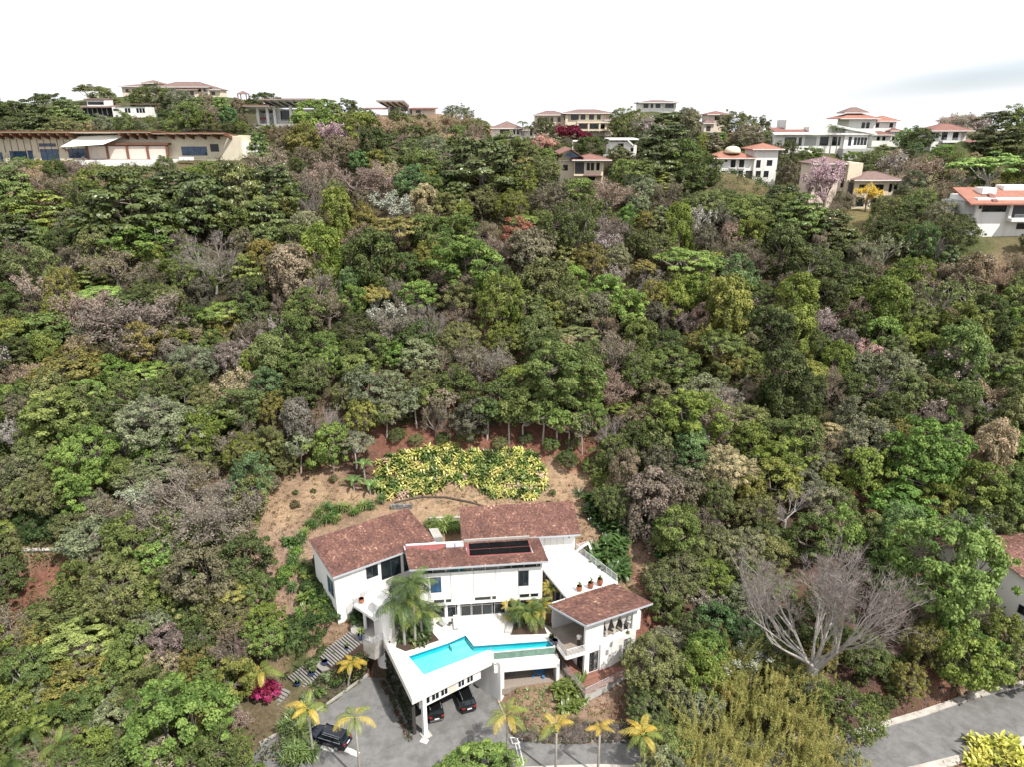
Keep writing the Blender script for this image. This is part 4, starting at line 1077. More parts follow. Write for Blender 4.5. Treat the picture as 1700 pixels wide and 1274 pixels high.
# ------------------------------------------------------------------ garden stairs to the porch
st = thing('garden_stairs', (-22, 67.8, 2), 'flight of wide grey slab steps between planted banks climbing to the porch', 'stairs')
lowL, lowR = at(*Z3(-55, 640), .9), at(*Z3(75, 575), .9)
lowL, lowR = at(*Z3(-14, 492), .95), at(*Z3(104, 598), .95)
topL, topR = at(*Z3(525, 104), D - .25), at(*Z3(640, 198), D - .25)
NS = 27
for k in range(NS):
    t = (k + .5) / NS
    land = k in (9, 10, 11, 12)
    zz = .95 + (D - 1.15) * ((k if not land else 10.5) / (NS - 1))
    def lp(a, c, s): return (a[0] + (c[0] - a[0]) * s, a[1] + (c[1] - a[1]) * s)
    s0, s1 = (k + .04) / NS, (k + (.8 if not land else .98)) / NS
    if land and k > 9: continue
    if land: s1 = (13 - .1) / NS
    b = MB(); b.prism([lp(lowL, topL, s0), lp(lowR, topR, s0), lp(lowR, topR, s1), lp(lowL, topL, s1)], zz - .16, zz)
    b.build('step', M['step'], st)
b = MB()
b.prism([lp(lowL, topL, 0), lp(lowR, topR, 0), lp(lowR, topR, 1), lp(lowL, topL, 1)], [-.5, -.5, 3, 3], [.7, .7, D - .5, D - .5]); b.build('stair_bed', M['soil'], st)
low2 = thing('garden_stairs', (-27, 63, .5), 'lower grey slab steps behind the yellow palm at the driveway corner', 'stairs')
for k in range(9):
    q0 = (-26.7 - .2 * k, 66.5 - .36 * k)
    b = MB(); f = Frame(q0[0], q0[1], -29); b.box(f, -1.0, 1.1, 0, .33, .15 + .85 - .09 * k - .25, .15 + .85 - .09 * k); b.build('step', M['step'], low2)

# ------------------------------------------------------------------ cars
M['navy_paint'] = mat('navy_black_car_paint', (.006, .008, .018), .16, .05, 2, spec=.6)
M['black_paint'] = mat('black_car_paint', (.007, .007, .008), .18, .05, 2, spec=.6)
M['white_paint_car'] = mat('white_car_paint', (.75, .75, .75), .2, .03, 2, spec=.5)
M['plastic'] = mat('black_trim_plastic', (.02, .02, .02), .6, .1, 3)
M['head_lamp'] = mat('clear_lamp_lens', (.6, .62, .64), .1, .03, 3, spec=.6)

def make_car(name, label, loc, rz, paint, L=4.6, W=1.86, Hh=1.68, boxy=0.0, chrome_line=False, group=None):
    car = thing(name, loc, label, 'car', group, rz)
    hw = W / 2
    # lower body: stations from tail (-) to nose (+): x, sill z, belt z, half width at sill, at belt
    ST = [(-L / 2, .52, .86, hw * .80, hw * .76), (-L / 2 + .10, .34, 1.02, hw * .92, hw * .88), (-L / 2 + .5, .30, 1.06, hw * .99, hw * .95), (-L * .15, .27, 1.05, hw, hw * .965),
          (L * .12, .27, 1.03, hw, hw * .965), (L * .27, .28, 1.0, hw * .99, hw * .93), (L / 2 - .38, .32, .92, hw * .95, hw * .86), (L / 2 - .08, .36, .80, hw * .82, hw * .72), (L / 2, .46, .66, hw * .68, hw * .6)]
    b = MB(); sec = []
    for x, z0, z1, w0, w1 in ST:
        zm = z0 + (z1 - z0) * .55
        sec.append([(x, -w0 * .93, z0), (x, -w0, zm), (x, -w1, z1 - .03), (x, -w1 * .82, z1 + .025), (x, 0, z1 + .05), (x, w1 * .82, z1 + .025), (x, w1, z1 - .03), (x, w0, zm), (x, w0 * .93, z0)])
    for a, c in zip(sec[:-1], sec[1:]):
        for i in range(8): b.face([a[i], a[i + 1], c[i + 1], c[i]][::-1])
        b.face([a[8], a[0], c[0], c[8]][::-1])
    b.face(sec[0]); b.face(sec[-1][::-1])
    b.build('body', paint, car, local=True, smooth=False)
    # cabin: glasshouse with roof
    r0, r1 = -L / 2 + (.55 - .25 * boxy), L * .06 + .1
    g0, g1 = -L / 2 + .20, L * .235
    zt, zb2 = Hh, 1.03
    wt, wb = hw * .74, hw * .93
    gl = MB()
    gl.hexa([(g0, -wb, zb2), (g1, -wb * .97, zb2 - .02), (g1, wb * .97, zb2 - .02), (g0, wb, zb2), (r0, -wt, zt - .07), (r1, -wt, zt - .09), (r1, wt, zt - .09), (r0, wt, zt - .07)])
    gl.build('windows', M['glass'], car, local=True)
    rf = MB(); n_ = 6
    for i in range(n_):
        xa, xb = r0 - .12 + (r1 - r0 + .22) * i / n_, r0 - .12 + (r1 - r0 + .22) * (i + 1) / n_
        za, zc = zt - .05 - .05 * (2 * i / n_ - 1) ** 2, zt - .05 - .05 * (2 * (i + 1) / n_ - 1) ** 2
        for s0, s1 in ((-1, -.6), (-.6, 0), (0, .6), (.6, 1)):
            q = lambda x, z, s: (x, wt * 1.03 * s, z + .05 * (1 - s * s) - .02)
            rf.face([q(xa, za, s0), q(xb, zc, s0), q(xb, zc, s1), q(xa, za, s1)])
    rf.box(WORLD, r0 - .12, r1 + .1, -wt * 1.03, wt * 1.03, zt - .13, zt - .1)
    rf.build('roof', paint, car, local=True, smooth=True)
    pl = MB()
    for s in (-1, 1):
        for xa, xb in ((g0 + .02, r0 - .02), (g1 - .02, r1 + .02)):
            pl.tube([(xa, s * wb * .99, zb2), (xb, s * wt, zt - .09)], .045, 5)
        for f in (.36, .66):
            x = g0 + (g1 - g0) * f; xt = r0 + (r1 - r0) * (f - .02)
            pl.tube([(x, s * wb * 1.0, zb2), (xt, s * wt * 1.01, zt - .09)], .04, 5)
    pl.build('pillars', paint, car, local=True)
    if chrome_line:
        c = MB()
        for s in (-1, 1):
            c.tube([(g0 + .25, s * wb * 1.0, zb2 + .06), (g1 - .25, s * wb, zb2 + .01)], .022, 4)
            c.tube([(g0 + .25, s * wb * 1.0, zb2 + .06), (r0 + .1, s * wt * 1.03, zt - .14), (r1, s * wt * 1.03, zt - .15)], .022, 4)
        c.build('window_trim', M['chrome'], car, local=True)
    rr = MB()
    for s in (-1, 1): rr.tube([(r0 + .1, s * wt * .9, zt - .02), (r0 + .2, s * wt * .9, zt + .05), (r1 - .2, s * wt * .9, zt + .04), (r1 - .1, s * wt * .9, zt - .03)], .022, 5)
    rr.build('roof_rails', M['rail'], car, local=True)
    for x in (-L * .295, L * .305):
        for s in (-1, 1):
            w = MB(); w.tube([(x, s * (hw - .2), .34), (x, s * (hw - .17), .34), (x, s * (hw + .005), .34), (x, s * (hw + .02), .34)], [.25, .345, .345, .29], 18)
            wo = w.build('wheel', M['tyre'], car, local=True)
            rim = MB(); rim.tube([(x, s * (hw + .0), .34), (x, s * (hw + .024), .34)], [.235, .22], 12)
            for k in range(5):
                a = k * 2 * math.pi / 5; rim.tube([(x, s * (hw + .03), .34), (x + .2 * math.cos(a), s * (hw + .028), .34 + .2 * math.sin(a))], .03, 4)
            rim.build('rim', M['alloy'], wo, local=True)
    for s in (-1, 1):
        MB().box(WORLD, -L / 2 - .005, -L / 2 + .12, *sorted((s * hw * .55, s * hw * .86)), .84, 1.0).build('tail_light', M['red_lamp'], car, local=True)
        MB().box(WORLD, L / 2 - .3, L / 2 - .03, *sorted((s * hw * .52, s * hw * .78)), .68, .80).build('headlight', M['head_lamp'], car, local=True)
        MB().box(WORLD, L * .19, L * .19 + .14, *sorted((s * hw * .98, s * (hw + .17))), 1.02, 1.16).build('mirror', paint, car, local=True)
    MB().box(WORLD, -L / 2 - .04, -L / 2 + .1, -hw * .82, hw * .82, .38, .56).build('rear_bumper', M['chrome'] if boxy else M['plastic'], car, local=True)
    MB().box(WORLD, -L / 2 - .05, -L / 2 + .02, -.26, .26, .70 - .1 * boxy, .82 - .1 * boxy).build('number_plate', M['plate'], car, local=True)
    MB().box(WORLD, L / 2 - .1, L / 2 + .015, -hw * .5, hw * .5, .42, .60).build('grille', M['plastic'], car, local=True)
    return car

make_car('parked_car', 'navy black crossover with chrome window line parked on the open driveway by the left palms', (-19.64, 60.09, .012), R(160), M['navy_paint'], 4.65, 1.86, 1.66, 0, True, 'dark cars parked at the villa')
make_car('parked_car', 'black boxy off-road car with chrome rear bumper parked half behind the slim carport pillar', (-8.95, 64.7, .012), R(106), M['black_paint'], 4.6, 1.86, 1.74, 1.0, False, 'dark cars parked at the villa')
make_car('parked_car', 'black rounded car with raised roof rails in the carport beside the white side wall', (-5.55, 66.0, .012), R(110), M['black_paint'], 4.55, 1.86, 1.7, 0, False, 'dark cars parked at the villa')
_p, _t = hit(1625, 437)
make_car('parked_car', 'white car half hidden by bare branches on the far right slope', (_p[0], _p[1], _p[2] + .05), R(175), M['white_paint_car'], 4.5, 1.8, 1.5)

# ------------------------------------------------------------------ leaves for potted and garden plants
def leaf_strip(b, base, az, length, width, lift, droop, a, segs=4, twist=0.0, tip=.06):
    """one blade leaving the base at azimuth az: rises by lift, then droops; two faces across with a fold"""
    d = Vector((math.cos(az), math.sin(az), 0)); s = Vector((-d.y, d.x, 0)); pr = None
    for i in range(segs + 1):
        t = i / segs
        c = Vector(base) + d * (length * (t - .12 * droop * t * t)) + Vector((0, 0, length * (lift * t - droop * t * t)))
        w = width * (math.sin(math.pi * min(.12 + t * .88, 1)) ** .7) if t < 1 else width * tip
        L_, R_ = c + s * w / 2 + Vector((0, 0, w * .18)), c - s * w / 2 + Vector((0, 0, w * .18))
        if pr is not None:
            n = len(b.V); b.V.extend([tuple(pr[0]), tuple(pr[1]), tuple(pr[2]), tuple(L_), tuple(c), tuple(R_)])
            b.F.append((n, n + 1, n + 4, n + 3)); b.F.append((n + 1, n + 2, n + 5, n + 4)); b.A.extend([a, a]); b.mi.extend([0, 0])
        pr = (L_, c, R_)

def rosette(b, c, n, length, width, lift, droop, r, segs=4):
    for k in range(n):
        ring = k / n
        leaf_strip(b, c, k * 2.39996 + r.uniform(-.2, .2), length * r.uniform(.75, 1.1), width * r.uniform(.8, 1.15), lift * (.25 + 1.25 * ring) * r.uniform(.8, 1.2), droop * (1.2 - .7 * ring), min(max(r.gauss(.5, .2), 0), 1), segs)

def pot_profile(b, r, h, kind=0):
    if kind == 0: pr = [(r * .62, 0), (r * .9, h * .35), (r, h * .7), (r * .82, h * .93), (r * .92, h), (r * .74, h), (r * .7, h * .88)]
    else: pr = [(r * .7, 0), (r * .95, h * .55), (r * 1.0, h * .95), (r * 1.04, h), (r * .86, h), (r * .8, h * .85)]
    b.lathe(0, 0, pr, 14, rnd.random())

def potted(name, loc, label, group, potmat, r, h, kind, leaf=None, col=None, rz=0.0):
    t = thing(name, loc, label, 'plant pot', group, rz)
    b = MB(); pot_profile(b, r, h, kind); b.build('pot', M[potmat], t, local=True, smooth=True)
    MB().lathe(0, 0, [(r * .72, h * .86), (r * .7, h * .9)], 12).build('soil', M['soil'], t, local=True)
    if leaf:
        b = MB(); leaf(b); o = b.build('leaves', M['leaf_glossy'], t, local=True); o.color = (*col, 1)
    return t
GREEN1, GREEN2, YEL1 = (.075, .14, .025), (.05, .10, .025), (.30, .27, .035)
def spiky(h, n=9, ln=.5, w=.07, r=random.Random(3)):
    def f(b):
        for k in range(3):
            x, y = r.uniform(-.1, .1), r.uniform(-.1, .1); zt = h + r.uniform(.2, .7)
            b.tube([(x * .5, y * .5, h * .8), (x, y, zt)], .02, 4, .3)
            rosette(b, (x, y, zt), n, ln, w, .9, .75, r)
    return f
for (px, py), hh, lab in ((Z2(965, 862), .75, 'terracotta urn with thin cane plant on the terrace, front of the row of three'), (Z2(1063, 838), .85, 'middle terracotta urn of the row of three on the white terrace'), (Z2(1146, 813), .95, 'terracotta urn in the terrace corner by the railing end')):
    x, y, z = at(px, py, U); potted('terrace_urn', (x, y, U), lab, 'terracotta urns on the rear terrace', 'terracotta', .40, hh, 0, spiky(hh, 8, .38, .08), GREEN1)
x, y, z = at(*Z1(640, 965), U); potted('balcony_pot', (x, y, U), 'small terracotta pot on the left balcony corner behind the railing', None, 'terracotta', .38, .6, 0)
STPOT = [Z3(75, 572), Z3(200, 482), Z3(310, 388), Z3(398, 350), Z3(510, 265)]
names_ = ['lowest blue pot at the foot of the stairs', 'second blue pot from the foot of the stairs', 'middle blue pot on the stair landing without a plant', 'blue pot on the stair landing just above the empty one', 'blue pot beside the yellow palm on the upper stairs']
for k, ((px, py), nm) in enumerate(zip(STPOT, names_)):
    tt = [.02, .2, .40, .52, .76][k]
    zz = [.95, 1.9, 2.85, 2.85, 4.3][k]
    x, y, z = at(px, py, zz)
    potted('stair_pot', (x, y, zz - .05), nm, 'blue glazed pots along the stairs', 'blue_glaze', .36, .55, 1, None if k == 2 else spiky(.5, 6, .3, .08, random.Random(k)), GREEN1)
x, y, z = at(*Z3(625, 165), D); potted('porch_pot', (x, y, D), 'blue glazed pot with bright leaves at the head of the stairs', 'blue glazed pots along the stairs', 'blue_glaze', .42, .6, 1, spiky(.55, 10, .6, .12, random.Random(33)), (.14, .2, .03))
x, y, z = at(*Z4(708, 182), D); potted('deck_pot', (x, y, D), 'dark round pot with a clipped bush by the pavilion floor', 'dark pots by the pavilion', 'dark_glaze', .34, .5, 1, lambda b: [rosette(b, (0, 0, .45), 40, .4, .12, 1.2, .5, random.Random(8))], (.02, .035, .015))
x, y, z = at(*Z4(738, 212), D); potted('deck_pot', (x, y, D), 'empty violet grey pot at the end of the pool wing', 'dark pots by the pavilion', 'dark_glaze', .36, .6, 1)

# ------------------------------------------------------------------ deck furniture
def lounger(loc, rz, label):
    t = thing('sun_lounger', loc, label, 'sun lounger', None, rz)
    b = MB()
    for s in (-.32, .29): b.box(WORLD, -.95, .95, s, s + .03, .28, .32)
    for k in range(13): b.box(WORLD, -.95 + k * .09, -.95 + k * .09 + .06, -.29, .29, .30, .325)
    b.build('frame', M['frame_grey'], t, local=True)
    for x in (-.85, .8):
        for s in (-.3, .27): MB().box(WORLD, x, x + .04, s, s + .04, 0, .28).build('leg', M['frame_grey'], t, local=True)
    MB().hexa([(.25, -.3, .33), (.95, -.3, .75), (.95, .3, .75), (.25, .3, .33), (.22, -.3, .38), (.92, -.3, .80), (.92, .3, .80), (.22, .3, .38)]).build('backrest', M['sail'], t, local=True)
    MB().box(WORLD, -.93, .24, -.3, .3, .33, .385).build('seat', M['sail'], t, local=True)
    return t
x, y, z = at(*Z1(1473, 1165), D); lounger((x, y, D), R(96), 'white sun lounger on the deck outside the glass doors')
def deck_chair(loc, rz, label):
    t = thing('deck_chair', loc, label, 'chair', None, rz)
    MB().box(WORLD, -.3, .3, -.28, .28, .36, .41).build('seat', M['frame_grey'], t, local=True)
    MB().hexa([(-.3, -.28, .41), (-.26, -.28, .41), (-.26, .28, .41), (-.3, .28, .41), (-.48, -.28, .9), (-.44, -.28, .9), (-.44, .28, .9), (-.48, .28, .9)]).build('backrest', M['frame_grey'], t, local=True)
    for a in (-.27, .23):
        for c in (-.26, .22): MB().box(WORLD, a, a + .04, c, c + .04, 0, .36).build('leg', M['frame_grey'], t, local=True)
x, y, z = at(*Z1(1358, 1172), D); deck_chair((x, y, D), R(-40), 'low grey deck chair next to the small dark table by the palms')
t = thing('side_table', at(*Z1(1422, 1170), D), 'small dark side table between deck chair and sun lounger', 'table')
MB().lathe(0, 0, [(.26, .42), (.26, .46)], 14).build('table_top', M['frame_dark'], t, local=True)
for k in range(3): MB().tube([(.2 * math.cos(k * 2.1), .2 * math.sin(k * 2.1), 0), (.12 * math.cos(k * 2.1), .12 * math.sin(k * 2.1), .42)], .02, 5).build('leg', M['frame_dark'], t, local=True)
# blue play table and a dark climbing frame on the patio
M['blue_plastic'] = mat('blue_plastic', (.06, .18, .36), .4, .1, 3)
t = thing('blue_table', at(*Z4(600, 470), 1.85), 'round blue plastic table with stools on the gravel patio', 'table')
MB().lathe(0, 0, [(.62, .48), (.64, .5), (.62, .53)], 18).build('table_top', M['blue_plastic'], t, local=True)
for k in range(4): MB().tube([(.5 * math.cos(k * 1.57), .5 * math.sin(k * 1.57), 0), (.3 * math.cos(k * 1.57), .3 * math.sin(k * 1.57), .48)], .04, 5).build('leg', M['blue_plastic'], t, local=True)
for k in range(4): MB().lathe(.85 * math.cos(k * 1.57 + .6), .85 * math.sin(k * 1.57 + .6), [(.16, 0), (.13, .3), (.18, .32)], 10).build('stool', M['blue_plastic'], t, local=True)
t = thing('leaning_branches', at(*Z4(690, 490), 1.85), 'dark dry branches leaning against the white end wall of the patio', 'branches')
b = MB(); rr = random.Random(4)
for k in range(9):
    x, y = rr.uniform(-.5, .3), rr.uniform(-.3, .3); b.tube([(x, y, 0), (x + rr.uniform(-.2, .4), y + .3, rr.uniform(1.2, 2.4))], [.04, .02], 4)
    rosette(b, (x + .1, y + .2, rr.uniform(1.0, 2.0)), 7, .5, .06, .6, 1.0, rr, 2)
b.build('branch', M['dark_bark'], t, local=True)

# ------------------------------------------------------------------ person on the pavilion floor
def skinned(name, verts, edges, radii, m, parent, sub=2):
    me = bpy.data.meshes.new(name); me.from_pydata(verts, edges, []); me.update()
    o = bpy.data.objects.new(name, me); COL.objects.link(o); o.parent = parent
    me.materials.append(m)
    sk = o.modifiers.new('skin', 'SKIN')
    sk.use_smooth_shade = True
    if not me.skin_vertices: me.attributes.new('x', 'FLOAT', 'POINT')
    return o
M['skin'] = mat('skin', (.32, .17, .11), .6, .05, 4); M['shirt'] = mat('white_shirt', (.75, .75, .74), .8, .04, 4); M['trousers'] = mat('dark_trousers', (.025, .025, .03), .85, .1, 4); M['hair'] = mat('dark_hair', (.015, .012, .01), .6, .1, 6)
pp = at(*Z4(944, 222), D)
pe = thing('person', (pp[0], pp[1], D + .012), 'standing person in white shirt and dark trousers at the pavilion railing', 'person', None, R(-95))
def rings(b, secs, n=14):
    """closed body surface through elliptical rings: (x, y, z, rx, ry)"""
    base = len(b.V)
    for x, y, z, rx, ry in secs:
        for k in range(n):
            a = 2 * math.pi * k / n; b.V.append((x + rx * math.cos(a), y + ry * math.sin(a), z))
    for i in range(len(secs) - 1):
        for k in range(n):
            q = (k + 1) % n; b.F.append((base + i * n + k, base + i * n + q, base + (i + 1) * n + q, base + (i + 1) * n + k)); b.A.append(.5); b.mi.append(0)
    b.F.append(tuple(base + k for k in range(n - 1, -1, -1))); b.A.append(.5); b.mi.append(0)
    e = base + (len(secs) - 1) * n; b.F.append(tuple(e + k for k in range(n))); b.A.append(.5); b.mi.append(0)
# facing +x; body core with head, neck, forearms and hands
b = MB()
rings(b, [(0, 0, .9, .11, .16), (0, 0, 1.1, .10, .14), (0, 0, 1.38, .11, .18), (0, 0, 1.46, .07, .10), (.01, 0, 1.50, .055, .058), (.015, 0, 1.55, .055, .056), (.03, 0, 1.60, .085, .07), (.035, 0, 1.66, .098, .076), (.03, 0, 1.72, .095, .075), (.02, 0, 1.77, .07, .055), (.02, 0, 1.79, .02, .02)])
b.tube([(.125, 0, 1.675), (.15, 0, 1.65), (.125, 0, 1.64)], [.012, .018, .012], 5)           # nose
for s in (-1, 1):
    b.tube([(.02, s * .078, 1.69), (.015, s * .085, 1.66), (.02, s * .078, 1.63)], [.01, .018, .01], 5)   # ear
    b.tube([(0, s * .20, 1.42), (-.02, s * .25, 1.15), (.12, s * .24, 1.0)], [.05, .042, .036], 8)
    b.tube([(.12, s * .24, 1.0), (.17, s * .235, .985), (.21, s * .23, .975)], [.034, .042, .034], 8)     # palm
    for k in range(4): b.tube([(.2, s * (.205 + k * .017), .98), (.25 + .008 * (k in (1, 2)), s * (.205 + k * .017), .965), (.262, s * (.205 + k * .017), .93)], [.0095, .009, .007], 5)
    b.tube([(.15, s * .2, .985), (.19, s * .175, .985), (.215, s * .175, .97)], [.012, .011, .008], 5)
body = b.build('body', M['skin'], pe, local=True, smooth=True)
b = MB(); rings(b, [(0, 0, .86, .135, .19), (0, 0, 1.05, .13, .175), (0, 0, 1.3, .14, .20), (0, 0, 1.41, .12, .20), (0, 0, 1.47, .075, .10)])
for s in (-1, 1): b.tube([(0, s * .17, 1.43), (-.01, s * .225, 1.3), (-.02, s * .25, 1.12)], [.075, .066, .058], 8)
b.build('shirt', M['shirt'], pe, local=True, smooth=True)
b = MB()
rings(b, [(0, 0, .98, .12, .165), (0, 0, .84, .125, .175), (0, 0, .78, .09, .13)])
for s in (-1, 1): b.tube([(0, s * .09, .86), (.01, s * .095, .47), (-.01, s * .10, .07)], [.095, .07, .055], 10)
b.build('trousers', M['trousers'], pe, local=True, smooth=True)
b = MB()
for s in (-1, 1): b.tube([(-.09, s * .1, .045), (.0, s * .1, .055), (.1, s * .105, .045), (.17, s * .11, .03)], [.035, .048, .042, .025], 8)
b.build('shoes', M['frame_dark'], pe, local=True, smooth=True)
b = MB(); rings(b, [(-.012, 0, 1.63, .07, .079), (-.005, 0, 1.70, .095, .083), (.01, 0, 1.765, .085, .07), (.015, 0, 1.80, .04, .035)]); b.build('hair', M['hair'], pe, local=True, smooth=True)

# ------------------------------------------------------------------ street lamp by the road, small things
p = at(1677, 1142, .25)
t = thing('street_lamp', (p[0], p[1], ground(p[0], p[1])), 'slim black street lamp with small lantern at the edge of the road', 'street lamp')
b = MB(); b.lathe(0, 0, [(.16, 0), (.15, .3), (.07, .45), (.05, 1.2), (.045, 3.7), (.09, 3.75)], 10); b.build('post', M['frame_dark'], t, local=True)
ln = MB().lathe(0, 0, [(.10, 3.76), (.17, 4.05), (.17, 4.1)], 8).build('lantern', M['head_lamp'], t, local=True)
MB().lathe(0, 0, [(.2, 4.1), (.12, 4.22), (.02, 4.32)], 8).build('lantern_cap', M['frame_dark'], ln, local=True)
for (pxy, lab) in ((Z3(520, 1137), 'white square drain lid behind the navy car'), (Z3(572, 1160), 'second white drain lid, nearer the palm trunk'), (Z3(1172, 1052), 'pale square drain lid at the carport pillar foot'), (Z3(335, 1115), 'long white slab beside the navy car')):
    x, y, z = at(*pxy, 0)
    t = thing('drain_lid', (x, y, .012), lab, 'drain lid', None, R(-22))
    w_ = .42 if 'long' not in lab else .8
    MB().box(WORLD, -w_, w_, -.3, .3, 0, .03).build('frame', M['line'], t, local=True)
    for k in range(3): MB().box(WORLD, -w_ * .7 + k * w_ * .5, -w_ * .7 + k * w_ * .5 + w_ * .36, -.22, .22, .03, .036).build('lid_slab', M['kerb'], t, local=True)
# retaining walls behind the house
def rubble_wall(p, q, z0, h, th, label, cols=None):
    f = Frame(*p, math.degrees(math.atan2(q[1] - p[1], q[0] - p[0]))); Lq = (Vector(q) - Vector(p)).length
    t = thing('retaining_wall', (p[0], p[1], z0), label, 'wall')
    MB().box(f, 0.02, Lq - .02, .04, th, z0 - .5, z0 + h - .03).build('wall_core', M['stone_wall'], t)
    b = MB(); r = random.Random(int(Lq * 10)); z = z0 - .1
    while z < z0 + h - .05:
        hh = r.uniform(.25, .4); u = r.uniform(-.1, 0)
        while u < Lq:
            w = r.uniform(.3, .65); o = r.uniform(-.03, .05)
            b.hexa([f(max(u, 0) + .02, o, z + .02), f(min(u + w, Lq) - .02, o + r.uniform(-.02, .02), z + .02), f(min(u + w, Lq) - .02, th - .02, z + .02), f(max(u, 0) + .02, th - .02, z + .02),
                    f(max(u, 0) + .05, o + .02, min(z + hh, z0 + h)), f(min(u + w, Lq) - .05, o + .02, min(z + hh, z0 + h)), f(min(u + w, Lq) - .04, th - .03, min(z + hh, z0 + h)), f(max(u, 0) + .04, th - .03, min(z + hh, z0 + h))], r.random())
            u += w
        z += hh
    tag(b.build('wall_stones', M['stone_wall'], t), kind='stuff')
    return t
a_, c_ = at(*Z1(895, 155), 10.2), at(*Z1(1085, 150), 10.2)
rubble_wall(a_[:2], c_[:2], 9.9, 1.15, .5, 'short grey rubble retaining wall behind the left wing roof')
a_, c_ = at(*Z1(1230, 300), 9.4), at(*Z1(1515, 300), 9.4)
t = thing('retaining_wall', (a_[0], a_[1], 8.5), 'low concrete garden wall between the left and back roofs', 'wall')
MB().box(Frame(a_[0], a_[1] + 1.0, 3), 0, 5.2, 0, .3, 8.2, 10.2).build('wall_slab', M['concrete'], t)
MB().box(Frame(a_[0], a_[1] + 1.0, 3), -.03, 5.23, -.04, .34, 10.2, 10.28).build('wall_cap', M['kerb'], t)
# far left lot: block wall with pale coping
a_, c_ = hit(-10, 922)[0], hit(95, 918)[0]
t = thing('retaining_wall', a_, 'dark retaining wall with a pale coping line on the left lot', 'wall')
f = Frame(a_[0], a_[1], math.degrees(math.atan2(c_[1] - a_[1], c_[0] - a_[0])))
zz = (a_[2] + c_[2]) / 2
Lq = math.hypot(c_[0] - a_[0], c_[1] - a_[1])
MB().box(f, -8, Lq + 2, 0, .4, zz - 3, zz + .4).build('wall_face', M['dark_wall'], t)
MB().box(f, -8, Lq + 2, -.15, .45, zz + .4, zz + .55).build('coping', M['kerb'], t)
# wooden posts with wire: path edging behind the bed
b = MB(); pts = [at(x, y, 11.0)[:2] for x, y in ((655, 833), (700, 826), (740, 827), (780, 834), (830, 845))]
pts = [(x, y, ground(x, y) + .12) for x, y in pts]
tag(b.tube(pts, .14, 6).build('edging_log', M['dark_bark']), 'grey log edging along the foot of the yellow leaved bed', 'edging')
b = MB(); pts = [(x, y, ground(x, y) + .12) for x, y in (at(a, c, 9.6)[:2] for a, c in ((952, 858), (985, 868), (1020, 885), (1050, 892)))]
tag(b.tube(pts, .12, 6).build('edging_log', M['dark_bark']), 'dark log edging on the tan slope right of the back roof', 'edging')
# earth steps right of the terrace
t = thing('earth_steps', (17, 78, 4), 'winding brown earth and log steps on the slope right of the terrace', 'steps')
P_ = [(1040, 922), (1047, 935), (1052, 950), (1060, 965), (1068, 980), (1075, 992), (1078, 1005), (1073, 1018), (1066, 1030), (1060, 1042), (1055, 1052)]
zs = np.linspace(7.8, 3.2, len(P_))
tt = np.linspace(0, len(P_) - 1, 34)
for s in tt:
    i = min(int(s), len(P_) - 2); fr_ = s - i
    px = P_[i][0] * (1 - fr_) + P_[i + 1][0] * fr_; py = P_[i][1] * (1 - fr_) + P_[i + 1][1] * fr_
    h_, _ = hit(px, py)
    if h_ is None: continue
    b = MB(); b.box(Frame(h_[0], h_[1], 25 + 12 * math.sin(s)), -.6, .6, 0, .3, h_[2] - .2, h_[2] + .12); b.build('step', M['wood'], t)

